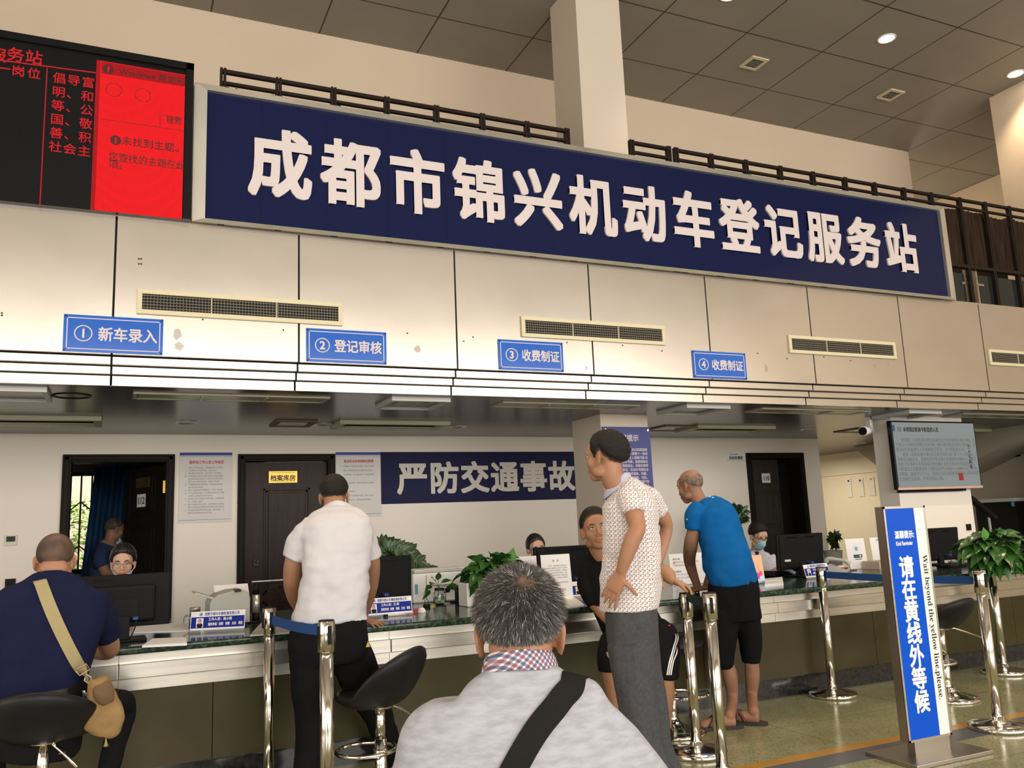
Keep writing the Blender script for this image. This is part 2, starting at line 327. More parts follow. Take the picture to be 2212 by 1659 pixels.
# dark rooms behind doors 2 and 3, office behind door 1
struct('wall_archive', MB().box((8.50, YB+.2, 0), (8.55, 10.4, SOF)).box((6.9, 10.4, 0), (8.74, 10.5, SOF)).box((6.9, YB+.18, 0), (7.0, 10.4, SOF)), DGREY, 'dark grey lining that makes the room behind the door marked 110 look unlit')  # dark grey colour stands in for the room's lack of light
m = MB(); m.box((-2.2, YB+.18, 0), (-2.1, 12.6, SOF)).box((1.25, YB+.18, 0), (1.35, 12.6, SOF))
WX0, WX1, WZ0, WZ1 = -1.65, -.14, .95, 2.25
m.box((-2.2, 12.5, 0), (1.35, 12.6, WZ0)).box((-2.2, 12.5, WZ1), (1.35, 12.6, SOF)).box((-2.2, 12.5, WZ0), (WX0, 12.6, WZ1)).box((WX1, 12.5, WZ0), (1.35, 12.6, WZ1))
struct('wall_office', m, mat('office_paint', (.42, .40, .37), .8), 'grey wall of the small office beyond the open door')
e = empty('window_1', (-.7, 12.5, 1.5), 'barred office window seen through the open door at the left', 'window', kind='structure'); m = MB(); b = .03
m.box((WX0, 12.46, WZ0), (WX1, 12.52, WZ0+.06)).box((WX0, 12.46, WZ1-.05), (WX1, 12.52, WZ1)).box((WX0, 12.46, WZ0), (WX0+.05, 12.52, WZ1)).box((WX1-.05, 12.46, WZ0), (WX1, 12.52, WZ1))
obj('window_frame', m, DWOOD, e)
m = MB(); r = .011
for i in range(12):
    x = WX0+.06+i*.125; zz = [(WZ0, 1.22), (1.34, 1.78), (1.90, WZ1)] if i % 2 else [(WZ0, 1.16), (1.28, 1.72), (1.84, WZ1)]
    m.box((x-r, 12.47, WZ0), (x+r, 12.49, WZ1))
    for zc in (1.25, 1.81):
        for s in (-1, 1): m.cyl((x, 12.48, zc+(.055 if i % 2 else -.055)), (x+s*.125, 12.48, zc-(.055 if i % 2 else -.055)), r, n=4)
obj('security_grille', m, mat('brown_iron', (.09, .045, .03), .5), e)
obj('window_pane', MB().box((WX0+.05, 12.50, WZ0+.06), (WX1-.05, 12.506, WZ1-.05)), GLASS, e)
# ------------------------------------------------------------------ ceiling fittings
def downlight(x, y, z, on, label, grp, r=.09):
    e = empty('downlight', (x, y, z), label, 'downlight', grp)
    R = [[(x+math.cos(2*PI*k/28)*a, y+math.sin(2*PI*k/28)*a, z-h) for k in range(28)] for a, h in ((r*1.22, 0), (r*1.2, .008), (r*1.0, .010), (r*.96, 0))]
    obj('trim_ring', MB().rings(R, cap=False), ALU if not on else WHITE, e)
    obj('lamp_face', MB().lathe((x, y, z), [(r*.97, -.001), (r*.9, -.004), (.001, -.005)]), LAMPON if on else mat('unlit_lamp', (.45, .44, .42), .2) if 'unlit_lamp' not in bpy.data.materials else bpy.data.materials['unlit_lamp'], e)
    if on:
        l = bpy.data.lights.new('downlight_beam', 'SPOT'); l.energy = 300 if x < 10 else 110; l.color = (1, .77, .52); l.spot_size = math.radians(105); l.spot_blend = .8; l.shadow_soft_size = .08
        o = bpy.data.objects.new('downlight_beam', l); COL.objects.link(o); o.location = (x, y, z-.05)
    return e
LAMPON = mat('lit_lamp', (1, 1, 1), .5, emit=(1, .88, .70), estr=18)
for i, (x, lb) in enumerate(((10.59, 'lit round downlight in the high ceiling close to the gallery column'), (8.25, 'lit round downlight in the middle of the visible high ceiling'), (5.88, 'lit round downlight cut by the top edge of the picture'))):
    downlight(x, 6.66, CEIL, True, lb, 'lit downlights in the high ceiling')
for x in (1.2,):
    downlight(x, 6.66, CEIL, True, 'lit round downlight above the big sign out of the frame', 'lit downlights in the high ceiling')
for i, (x, y) in enumerate(((-1.2, 6.66), (-3.5, 6.66), (1.2, 3.2), (3.53, 3.2), (5.88, 3.2), (8.25, 3.2), (10.6, 3.2))):
    l = bpy.data.lights.new('ceiling_downlight_row', 'SPOT'); l.energy = 230; l.color = (1, .78, .55); l.spot_size = math.radians(110); l.spot_blend = .8; l.shadow_soft_size = .1
    o = bpy.data.objects.new('ceiling_downlight_row', l); COL.objects.link(o); o.location = (x, y, CEIL-.05)
def sqvent(x, y, label):
    e = empty('ceiling_speaker', (x, y, CEIL), label, 'ceiling vent', 'square vents in the high ceiling'); s = .13; m = MB()
    for a in (-1, 1): m.box((x-s, y+a*(s-.02)-.02, CEIL-.02), (x+s, y+a*(s-.02)+.02, CEIL)).box((x+a*(s-.02)-.02, y-s+.04, CEIL-.02), (x+a*(s-.02)+.02, y+s-.04, CEIL))
    obj('frame', m, BEIGE, e); m = MB()
    for k in range(6): m.box((x-s+.04, y-s+.055+k*.033, CEIL-.012), (x+s-.04, y-s+.067+k*.033, CEIL-.003))
    obj('grille', m, mat('vent_grey', (.16, .15, .13), .6) if 'vent_grey' not in bpy.data.materials else bpy.data.materials['vent_grey'], e)
sqvent(7.08, 7.67, 'small square beige vent in the ceiling nearer the column'); sqvent(9.43, 7.66, 'small square beige vent in the ceiling nearer the far corner')
# soffit fittings
GBEIGE = mat('aged_cream', (.42, .39, .28), .5)
def rim(m, x0, x1, y0, y1, w, h, z=SOF, mi=0):
    m.box((x0, y0, z-h), (x1, y0+w, z), mi).box((x0, y1-w, z-h), (x1, y1, z), mi).box((x0, y0+w, z-h), (x0+w, y1-w, z), mi).box((x1-w, y0+w, z-h), (x1, y1-w, z), mi)
def troffer(x0, x1, label):
    e = empty('fluorescent_fitting', ((x0+x1)/2, 6.52, SOF), label, 'ceiling light', 'unlit long light fittings under the gallery'); m = MB(); rim(m, x0, x1, 6.40, 6.66, .025, .012)
    obj('frame', m, GBEIGE, e); m = MB(); m.box((x0+.03, 6.43, SOF-.006), (x1-.03, 6.63, SOF))
    for k in (1, 2): m.box((x0+(x1-x0)*k/3-.006, 6.43, SOF-.018), (x0+(x1-x0)*k/3+.006, 6.63, SOF))
    obj('diffuser', m, mat('old_diffuser', (.36, .35, .28), .3), e)
troffer(.06, 1.43, 'long unlit light fitting above the left clerk'); troffer(2.87, 4.21, 'long unlit light fitting left of the square column'); troffer(5.6, 7.0, 'long unlit light fitting above the masked clerk'); troffer(8.4, 9.8, 'long unlit light fitting right of the wall screen')
def hatch(x0, x1, label, m_):
    e = empty('return_air_hatch', ((x0+x1)/2, 6.52, SOF), label, 'ceiling hatch', 'lowered square hatches under the gallery'); m = MB(); rim(m, x0, x1, 6.28, 6.77, .03, .035); obj('frame', m, m_, e)
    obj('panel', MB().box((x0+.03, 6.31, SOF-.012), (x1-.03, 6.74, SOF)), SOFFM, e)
hatch(-1.15, -.46, 'lowered pale framed hatch at the left edge', LGREY); hatch(1.88, 2.36, 'lowered hatch between the two left long fittings', LGREY); hatch(4.63, 5.12, 'lowered hatch right of the square column', LGREY); hatch(7.43, 7.91, 'lowered hatch above the wall screen', LGREY)
def cassette(x0, x1, label):
    e = empty('air_conditioner', ((x0+x1)/2, 7.9, SOF), label, 'air conditioner', 'ceiling air conditioners under the gallery'); m = MB(); rim(m, x0, x1, 7.69, 8.14, .06, .035); obj('panel_frame', m, GBEIGE, e)
    obj('slot', MB().box((x0+.06, 7.75, SOF-.012), (x1-.06, 8.08, SOF)), BLK, e)
    obj('flap', MB().box((x0+.06, 7.97, SOF-.03), (x1-.06, 8.07, SOF-.02)), GBEIGE, e)
cassette(-1.25, -.16, 'cream ceiling air conditioner at the left edge'); cassette(1.81, 2.88, 'cream ceiling air conditioner over the second door'); cassette(5.8, 6.9, 'cream ceiling air conditioner between the column and door 110'); cassette(9.7, 10.8, 'cream ceiling air conditioner beyond the wall screen')
BRN = mat('rust_brown_frame', (.13, .065, .04), .5)
def access(x0, x1, y0, y1, label):
    e = empty('access_panel', ((x0+x1)/2, (y0+y1)/2, SOF), label, 'ceiling panel', 'brown framed panels under the gallery'); m = MB(); rim(m, x0, x1, y0, y1, .05, .012); obj('frame', m, BRN, e)
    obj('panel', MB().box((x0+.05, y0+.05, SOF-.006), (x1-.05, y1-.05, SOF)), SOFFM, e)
access(1.25, 1.62, 7.76, 8.18, 'brown framed ceiling panel left of the second air conditioner'); access(5.4, 5.88, 7.74, 8.22, 'brown framed ceiling panel right of the square column'); access(8.25, 8.72, 7.74, 8.16, 'brown framed ceiling panel beside the surveillance camera')
for x, y, lb in ((.51, 7.99, 'unlit round downlight above the left open door'), (1.72, 8.0, 'unlit round downlight above the second door'), (3.1, 8.07, 'unlit round downlight above the navy banner'), (7.65, 7.97, 'unlit round downlight near the corridor corner'), (10.06, 9.45, 'unlit round downlight inside the lit corridor')):
    downlight(x, y, SOF, False, lb, 'unlit downlights under the gallery', .075)
tag(obj('speaker_ring', MB().rings([[(-.33+math.cos(2*PI*k/32)*a, 6.63+math.sin(2*PI*k/32)*a, SOF-h) for k in range(32)] for a, h in ((.125, 0), (.125, .006), (.112, .006), (.112, 0))], cap=False), BLK), 'thin dark speaker ring in the soffit at the left', 'speaker')
# ------------------------------------------------------------------ vents in the fascia
def vent(x0, label):
    x1 = x0+1.372; z0, z1 = 2.797, 2.968; y = 6.0; e = empty('air_vent', ((x0+x1)/2, y, z0), label, 'air vent', 'long cream air vents in the fascia'); m = MB(); w = .032
    m.box((x0, y-.02, z0), (x1, y, z0+w)).box((x0, y-.02, z1-w), (x1, y, z1)).box((x0, y-.02, z0+w), (x0+w, y, z1-w)).box((x1-w, y-.02, z0+w), (x1, y, z1-w))
    for k in (1, 2): m.box((x0+w+(x1-x0-2*w)*k/3-.004, y-.014, z0+w), (x0+w+(x1-x0-2*w)*k/3+.004, y, z1-w))
    obj('frame', m, BEIGE, e, .002); m = MB(); m.box((x0+w, y-.004, z0+w), (x1-w, y-.002, z1-w), 1)
    for k in range(5): z = z0+w+.012+k*.0205; m.box((x0+w, y-.014, z), (x1-w, y-.008, z+.004))
    for k in range(64): x = x0+w+.01+k*.0203; m.box((x, y-.008, z0+w), (x+.003, y-.004, z1-w))
    obj('grille', m, [mat('dusty_slats', (.20, .18, .13), .6) if 'dusty_slats' not in bpy.data.materials else bpy.data.materials['dusty_slats'], BLK], e)
vent(.06, 'long cream air vent above the signs numbered one and two'); vent(2.87, 'long cream air vent above the sign numbered three'); vent(5.622, 'long cream air vent right of the sign numbered four'); vent(8.37, 'long cream air vent cut by the right edge')
# ------------------------------------------------------------------ numbered blue signs on the fascia
def numsign(x0, x1, num, t, label):
    z0, z1, y = 2.525, 2.768, 5.992; e = empty('counter_sign', ((x0+x1)/2, y, z0), label, 'sign', 'numbered blue signs on the fascia'); w = x1-x0
    obj('board', MB().box((x0, y, z0), (x1, y+.007, z1)), BLUESIGN, e)
    m = MB(); i = .018; t0 = .006
    m.box((x0+i, y-.001, z0+i), (x1-i, y, z0+i+t0)).box((x0+i, y-.001, z1-i-t0), (x1-i, y, z1-i)).box((x0+i, y-.001, z0+i), (x0+i+t0, y, z1-i)).box((x1-i-t0, y-.001, z0+i), (x1-i, y, z1-i)); obj('border', m, LETTER, e)
    cx, cz, r = x0+.115, z0+.122, .054; m = MB()
    m.rings([[(cx+math.cos(2*PI*k/32)*a, y-h, cz+math.sin(2*PI*k/32)*a) for k in range(32)] for a, h in ((r, 0), (r, .002), (r-.008, .002), (r-.008, 0))], cap=False)
    m.text(num, (cx, y, cz-.028), XA, ZA, .082, bold=.03, align='C'); m.text(t, (x0+.20, y, cz-.036), XA, ZA, .098, sx=(w-.235)/(.098*4), bold=.022)
    obj('lettering', m, LETTER, e)
    m = MB()
    for a in (x0+.01, x1-.01):
        for b in (z0+.01, z1-.01): m.cyl((a, y-.003, b), (a, y, b), .005, n=8)
    obj('screw', m, BLK, e)
numsign(-.364, .226, '1', '新车录入', 'blue sign with white circled number one at the left'); numsign(1.17, 1.758, '2', '登记审核', 'blue sign with white circled number two'); numsign(2.662, 3.236, '3', '收费制证', 'blue sign with white circled number three'); numsign(4.515, 5.10, '4', '收费制证', 'blue sign with white circled number four')
# ------------------------------------------------------------------ big sign
e = empty('hall_sign', (4.15, 5.98, 3.475), 'huge navy sign with big white characters in an aluminium frame', 'sign')
BX0, BX1, BZ0, BZ1 = .47, 7.825, 3.487, 4.437; ox0, ox1, oz1 = .385, 7.925, 4.490
obj('panel', MB().box((BX0, 5.965, BZ0), (BX1, 5.985, BZ1)), seams(NAVYSIGN, [(0, .467, .849)], (.006, .008, .03), .006), e)
m = MB(); F = 5.93; Q = lambda a, b, c, d: m.add([a, b, c, d], [(0, 1, 2, 3)])
P = lambda x, z, y: Vector((x, y, z))
zi0, zi1, zo0 = BZ0, BZ1, 3.462
for y0, y1 in ((F, 5.965),):
    Q(P(ox0, oz1, F+.02), P(BX0, zi1, F+.0), P(BX1, zi1, F), P(ox1, oz1, F+.02)); Q(P(ox0, zo0, F+.02), P(BX0, zi0, F), P(BX0, zi1, F), P(ox0, oz1, F+.02))
    Q(P(BX1, zi0, F), P(ox1, zo0, F+.02), P(ox1, oz1, F+.02), P(BX1, zi1, F)); Q(P(ox0, zo0, F+.02), P(ox1, zo0, F+.02), P(BX1, zi0, F), P(BX0, zi0, F))
    Q(P(BX0, zi0, F), P(BX1, zi0, F), P(BX1, zi0, 5.966), P(BX0, zi0, 5.966)); Q(P(BX0, zi1, 5.966), P(BX1, zi1, 5.966), P(BX1, zi1, F), P(BX0, zi1, F)); Q(P(BX0, zi0, 5.966), P(BX0, zi1, 5.966), P(BX0, zi1, F), P(BX0, zi0, F)); Q(P(BX1, zi0, F), P(BX1, zi1, F), P(BX1, zi1, 5.966), P(BX1, zi0, 5.966))
    Q(P(ox0, oz1, F+.02), P(ox1, oz1, F+.02), P(ox1, oz1, 6.06), P(ox0, oz1, 6.06)); Q(P(ox0, zo0, F+.02), P(ox0, oz1, F+.02), P(ox0, oz1, 6.06), P(ox0, zo0, 6.06)); Q(P(ox1, oz1, F+.02), P(ox1, zo0, F+.02), P(ox1, zo0, 6.06), P(ox1, oz1, 6.06))
obj('frame', m, ALU, e)
for i, ch in enumerate('成都市锦兴机动车登记服务站'):
    obj('letter', MB().text(ch, (.764+.217+i*.519, 5.965, 3.765), XA, ZA, .535, sx=.86, bold=.030, depth=.018, align='C'), LETTER, e)
# ------------------------------------------------------------------ LED board
e = empty('led_board', (-.8, 5.95, 3.475), 'black scrolling board with glowing red characters and a red window', 'display')
LX0, LX1, LZ0, LZ1 = -2.6, .378, 3.465, 4.615
obj('cabinet', MB().box((LX0, 5.945, LZ0), (LX1, 6.08, LZ1)).box((LX0, 5.925, LZ1-.05), (LX1, 5.946, LZ1)).box((LX1-.05, 5.925, LZ0), (LX1, 5.946, LZ1)), BLK2, e)
def ledmat(name, col, s, px=.0085):
    mm = mat(name, (.01, .005, .005), .6, spec=.03); nt = mm.node_tree; b = nt.nodes['Principled BSDF']; g = _n(nt, 'ShaderNodeNewGeometry'); sp = _n(nt, 'ShaderNodeSeparateXYZ'); nt.links.new(g.outputs['Position'], sp.inputs[0])
    f = None
    for ax in (0, 2):
        fr = ops(nt, 'FRACT', ops(nt, 'DIVIDE', ops(nt, 'ADD', sp.outputs[ax], 20.0), px)); k = ops(nt, 'LESS_THAN', ops(nt, 'ABSOLUTE', ops(nt, 'SUBTRACT', fr, .5)), .40)
        f = k if f is None else ops(nt, 'MULTIPLY', f, k)
    b.inputs['Emission Color'].default_value = (*col, 1); nt.links.new(ops(nt, 'MULTIPLY', ops(nt, 'ADD', ops(nt, 'MULTIPLY', f, .8), .2), s), b.inputs['Emission Strength']); return mm
LEDR = ledmat('red_leds', (1, .012, .016), 1.35); LEDT = ledmat('red_led_strokes', (1, .03, .035), .9); LEDD = mat('dim_leds', (.02, .002, .002), .6, emit=(.4, .005, .008), estr=.16)
y = 5.944; WXL, WXR = -.237, .322; ztop = 4.527
obj('red_window', MB().box((WXL, y-.002, LZ0), (WXR, y, ztop)), LEDR, e)
obj('title_bar', MB().box((WXL+.03, y-.003, ztop-.09), (WXR, y-.002, ztop-.006)).box((WXL, y-.003, LZ0), (WXL+.025, y-.002, ztop)), ledmat('dark_red_leds', (.62, .012, .016), 1.0), e)
def cell(ch, px, py, size, m, Y=y-.002, bold=0): p = atY(px, py, Y); m.text(ch, (p.x-size/2, Y, p.z-size*.40), XA, ZA, size*.98, bold=bold, depth=.001)
m = MB(); S = .080
for ch, px, py in (('服', -5, 117), ('务', 34, 117), ('站', 74, 123), ('一', 8, 147), ('岗', 40, 153), ('位', 74, 158)): cell(ch, px, py, .105 if py < 130 else S, m, bold=.012)
for r, row in enumerate(('倡导富', '明、和', '等、公', '国、敬', '善、积', '社会主')):
    for c, ch in enumerate(row): cell(ch, 129-r*1.8+c*31, 168+r*29.6+c*4.8, S*1.02, m, bold=.010)
for a, b in (((0, 130), (205, 157)), ((103, 147), (86, 446))):
    A, B = atY(*a, y), atY(*b, y); m.slab([(A.x, y-.001, A.z-.004), (B.x+.006, y-.001, B.z-.004), (B.x+.006, y-.001, B.z+.004), (A.x, y-.001, A.z+.004)], .001) if abs(A.x-B.x) > .1 else m.box((B.x-.003, y-.001, B.z), (B.x+.003, y, A.z))
obj('lettering', m, LEDT, e)
m = MB(); Yt = y-.004
def line(t, px, py, size, sx=1.0): p = atY(px, py, Yt); m.text(t, (p.x, Yt, p.z), XA, ZA, size, sx=sx, depth=.001, bold=.008)
line('Windows 帮助和', 256, 160, .062, .95); line('未找到主题。', 262, 311, .068, .98); line('您查找的主题在此', 234, 345, .068, .88); line('项。', 234, 361, .068, .9); line('搜索', 359, 264, .062, .8)
for px, py, r in ((246, 194, .05), (309, 206, .05)):
    p = atY(px, py, Yt); m.rings([[(p.x+math.cos(2*PI*k/24)*a, Yt-.001, p.z+math.sin(2*PI*k/24)*a) for k in range(24)] for a in (r, r-.004)], cap=False)
for px, py in ((234, 150), (250, 303)): p = atY(px, py, Yt); m.lathe((0, 0, 0), [(.001, 0)]*2) if False else m.cyl((p.x, Yt, p.z), (p.x, Yt-.001, p.z), .034, n=24)
p = atY(345, 262, Yt); q = atY(218, 257, Yt); m.box((p.x, Yt-.001, p.z-.04), (p.x+.003, Yt, p.z+.05)).box((p.x, Yt-.001, p.z+.047), (WXR, Yt, p.z+.05)).box((q.x, Yt-.001, q.z-.002), (WXR, Yt, q.z+.002))
obj('dark_lettering', m, LEDD, e)
m = MB(); Yt = y-.0055
for ch, px, py in (('?', 234, 150), ('i', 250, 303)): p = atY(px, py, Yt); m.text(ch, (p.x, Yt, p.z-.02), XA, ZA, .058, bold=.03, align='C', depth=.001)
obj('icon_mark', m, LEDR, e)
# ------------------------------------------------------------------ gallery rail, curtain and glass behind the sign
e = empty('gallery_rail', (4.7, 6.33, 3.475), 'dark bronze gallery railing with slatted brown cloth running behind the sign', 'railing')
ZR = 4.825
def run(x0, x1, posts):
    m = MB(); m.box((x0, 6.30, ZR-.028), (x1, 6.335, ZR)).box((x0, 6.30, ZR-.122), (x1, 6.33, ZR-.098)); obj('rail', m, RAILM, e)
    for x in posts: obj('post', MB().box((x-.022, 6.295, 3.475), (x-.004, 6.34, ZR+.008)).box((x+.004, 6.295, 3.475), (x+.022, 6.34, ZR+.008)), RAILM, e)
    m = MB(); xs = sorted(set([x0, *posts, x1])); R = []
    for a, b in zip(xs[:-1], xs[1:]):
        n = max(2, int((b-a)/.02)); s = random.uniform(.02, .06) if x0 < 7 else .03
        for k in range(n+1):
            t = k/n; x = a+(b-a)*t; zt = ZR-.112-s*4*t*(1-t)*(.5+t*.6); R.append((x, 6.345+.012*math.sin(x*95)+.006*math.sin(x*41), zt))
    o = len(m.v)
    for p in R: m.v.append(p); m.v.append((p[0], p[1], 4.02))
    for i in range(len(R)-1): m.f.append((2*i, 2*i+1, 2*i+3, 2*i+2)); m.mi.append(0); m.sm.append(True)
    obj('cloth', m, mat('brown_cloth', (.020, .012, .008), .9, spec=.1, col2=(.046, .028, .019), nscale=9, stretch=(8, 1, .3)) if 'brown_cloth' not in bpy.data.materials else bpy.data.materials['brown_cloth'], e)
run(-4.0, -1.8, [-4, -2.9, -1.8]); run(.60, 3.576, [.61, 1.022, 1.451, 1.89, 2.32, 2.74, 3.166, 3.566]); run(4.24, 4.675, [4.25, 4.665]); run(4.74, 12.5, [4.75, 5.164, 5.591, 6.032, 6.47, 6.918, 7.345, 7.786, 8.213, 8.675, 9.105, 9.526, 9.96, 10.4, 10.83, 11.26, 11.7, 12.1, 12.45])
obj('lower_rail', MB().box((7.9, 6.29, 3.985), (12.5, 6.36, 4.02)), RAILM, e)
e = empty('gallery_glass', (9.6, 6.35, 3.475), 'dark glass balustrade with steel posts right of the big sign', 'balustrade')
for a, b in ((7.95, 8.62), (8.86, 9.7), (9.78, 10.9)): obj('glass_pane', MB().box((a, 6.34, 3.48), (b, 6.352, 3.93)), mat('darkened_glass', (.02, .024, .022), .06, alpha=.9) if 'darkened_glass' not in bpy.data.materials else bpy.data.materials['darkened_glass'], e)  # dark tint stands in for the dark interior behind the panes
for x in (8.66, 8.82, 9.73): obj('post', MB().box((x-.015, 6.33, 3.475), (x+.015, 6.37, 4.0)), STEEL, e)
obj('clamp', MB().box((8.56, 6.325, 3.80), (8.66, 6.34, 3.825)).box((8.82, 6.325, 3.80), (8.92, 6.34, 3.825)), STEEL, e)
struct('wall_gallery_dark', MB().box((7.9, 7.3, 3.46), (10.8, 7.36, 4.6)), mat('gallery_dark_sheet', (.03, .022, .017), .8), 'dark sheet standing in for the dark gallery interior behind the glass')  # added sheet, its dark colour replaces the darkness of the gallery
# ------------------------------------------------------------------ wall graphics
e = empty('wall_banner', (3.7, YB, 1.7), 'navy banner with big white characters on the back wall', 'banner')
z0, z1, xa, xb = 1.607, 2.165, 2.535, 4.915
obj('sheet', MB().box((xa, YB-.004, z0), (xb, YB-.0005, z1)), NAVYF, e)
bl = MB()
for i, ch in enumerate('严防交通事故'): bl.text(ch, (2.705+.185+i*.366, YB-.004, 1.745), XA, ZA, .36, sx=.98, bold=.03, align='C')
bl.v = [(min(x, xb), y_, z) for x, y_, z in bl.v]
obj('lettering', bl, mat('cream_vinyl', (.62, .58, .52), .6), e)
def board(name, x0, x1, z0, z1, title, lines, label, lsp, size, y=YB):
    e = empty(name, ((x0+x1)/2, y, z0), label, 'notice board', 'white rules boards on the back wall'); w = x1-x0
    obj('panel', MB().box((x0, y-.012, z0), (x1, y-.0005, z1)), mat('white_board', (.66, .63, .60), .5) if 'white_board' not in bpy.data.materials else bpy.data.materials['white_board'], e)
    yy = y-.012; obj('top_band', MB().box((x0, yy-.001, z1-.028), (x1, yy, z1)), NAVYTXT, e); obj('top_line', MB().box((x0, yy-.001, z1-.040), (x1, yy, z1-.037)), NAVYTXT, e); obj('bottom_line', MB().box((x0, yy-.001, z0+.028), (x1, yy, z0+.031)), NAVYTXT, e)
    obj('heading', MB().text(title, ((x0+x1)/2+.005, yy, z1-.108), XA, ZA, .034, sx=.68*w/.335*.48/len(title)*10.4/.68*.68 if False else w*.66/(len(title)*.034), bold=.02, align='C'), REDTXT, e)
    m = MB()
    for i, t in enumerate(lines):
        if t: m.text(t, (x0+w*.10, yy, z1-.155-i*lsp), XA, ZA, size, sx=.98, depth=.0008)
    obj('lettering', m, GREYTXT, e)
board('rules_board', .517, 1.007, 1.475, 2.161, '服务站工作人员工作规范', ['一、遵守工作时间规定，不得擅自离开工作岗位。', '二、工作期间必须着装规范，持证上岗。', '三、接待群众态度热情，语言文明，举止得体。', '四、严格按照公安部令和相关国家行业标准要求，', '　　在监督民警监督指导下办理机动车登记业务。', '　　遵守业务办理时限规定，提高工作效率。', '五、严格票据使用和管理规定，按规定的收费项', '　　目和标准进行收费。', '六、遵守公安网络安全管理规定，严禁一机两用', '七、严守公安信息秘密，不得擅自查阅和对外泄露', '　　公安网上信息或车主登记信息。', '八、使用本人用户名登录计算机系统，定期更换密', '　　码，严禁他人使用。', '九、建立完善相关登记台账，妥善保管机动车牌证、', '　　票据以及机动车档案资料和其他业务办理资料', '十、自觉接受监督民警和群众监督，廉洁自律，不', '　　接受群众吃请及各种礼金礼品。'], 'white rules board with red heading between the two left doors', .0275, .0172)
board('duties_board', 2.048, 2.532, 1.482, 2.162, '机动车业务受理岗位职责', ['一、严格按照《机动车登记规定》及其工作规范', '　　要求，审查机动车业务办理相关登记资料，', '　　符合要求的，录入登记信息，出具业务受理', '', '　　　　　办理号牌，制作机动车牌证，收缴费', '', '　　　　　核发牌证。', '　　　　　对不符合规定业务的，出具《机动车', '　　　　　告知书》，说明退办事项及理由'], 'white rules board with red heading behind the man in the white shirt', .044, .0175)
e = empty('column_notice', (4.42, 7.02, 1.4), 'blue notice board of white text on the square column', 'notice board')
obj('panel', MB().box((4.165, 7.005, 1.35), (4.70, 7.019, 2.218)), mat('blue_violet_board', (.045, .05, .22), .45), e)
m = MB(); m.text('温馨提示', (4.43, 7.005, 2.085), XA, ZA, .068, bold=.02, align='C')
for i, t in enumerate(('《中华人民共和国道路', '交通安全法》第二章第十一条规', '定:机动车上道路行驶 应', '当悬挂机动车号牌，放置检验合', '格标志、保险标志，并随车携带', '行驶证。机动车号牌应当', '按照规定悬挂并保持清晰、完整，', '不得故意遮挡、污损。', '2013年1月1日起施行的', '对机动车驾驶人', '不按规定悬挂机动', '故意遮挡、污损、', '一次记十二分')): m.text(t, (4.655, 7.005, 1.985-i*.0385), XA, ZA, .031, sx=.95, bold=.015, align='R', depth=.001)
obj('lettering', m, LETTER, e)
m = MB()
for x in (4.195, 4.672): m.cyl((x, 7.005, 2.187), (x, 6.995, 2.187), .011, n=12)
obj('screw_cap', m, ALU, e)
e = empty('door_sign', (7.3, YB, 2.03), 'small white department sign left of the door marked 110', 'sign')
obj('plate', MB().box((7.155, YB-.008, 2.028), (7.442, YB-.0005, 2.142)), PAPER, e)
obj('lettering', MB().text('检验检测部', (7.30, YB-.008, 2.066), XA, ZA, .044, bold=.02, align='C').text('成都市锦兴车辆检测', (7.20, YB-.008, 2.12), XA, ZA, .014).box((7.165, YB-.009, 2.052), (7.43, YB-.008, 2.055)), BLACKTXT, e)
e = empty('thermostat', (-.877, YB, 1.374), 'small cream thermostat with grey screen on the wall at the left', 'thermostat')
obj('case', MB().box((-.928, YB-.014, 1.328), (-.830, YB-.0005, 1.424)), mat('cream_plastic', (.62, .6, .5), .4), e, .003); obj('screen', MB().box((-.915, YB-.016, 1.365), (-.845, YB-.0135, 1.412)), DGREY, e); obj('button', MB().cyl((-.905, YB-.016, 1.345), (-.905, YB-.013, 1.345), .006, n=10).cyl((-.88, YB-.016, 1.345), (-.88, YB-.013, 1.345), .004, n=10).cyl((-.855, YB-.016, 1.345), (-.855, YB-.013, 1.345), .006, n=10), LGREY, e)
tag(obj('wall_socket', MB().box((-.905, YB-.02, .955), (-.825, YB-.0005, 1.04)).cyl((-.865, YB-.03, 1.0), (-.865, YB-.018, 1.0), .018), BLK), 'black wall socket plate below the thermostat', 'socket')
for i, (pa, pb, lb) in enumerate((((1828, 1035), (1842, 1074), 'white notice sheet pinned first on the corridor wall'), ((1852, 1034), (1868, 1072), 'white notice sheet pinned second on the corridor wall'), ((1875, 1031), (1892, 1070), 'white notice sheet with orange top mark on the corridor wall'))):
    a, b = atX(*pa, 11.325), atX(*pb, 11.325); tag(obj('notice_sheet', MB().box((11.318, b.y, b.z), (11.328, a.y, a.z)).box((11.316, (a.y+b.y)/2-.02, a.z-.05), (11.318, (a.y+b.y)/2+.02, a.z-.02), 1), [PAPER, (NAVYTXT, NAVYTXT, mat('orange_print', (.6, .25, .03), .6))[i]]), lb, 'paper', 'notice sheets on the corridor wall')
l = bpy.data.lights.new('recess_fill', 'POINT'); l.energy = 60; l.color = (1, .86, .64); l.shadow_soft_size = .2; o = bpy.data.objects.new('recess_fill', l); COL.objects.link(o); o.location = (12.5, 10.6, 5.2)  # recess light is an unseen source added to brighten the ceiling there
l = bpy.data.lights.new('corridor_lamp', 'AREA'); l.energy = 34; l.size = 1.2; l.color = (1, .86, .58); o = bpy.data.objects.new('corridor_lamp', l); COL.objects.link(o); o.location = (10.0, 11.0, 2.25)
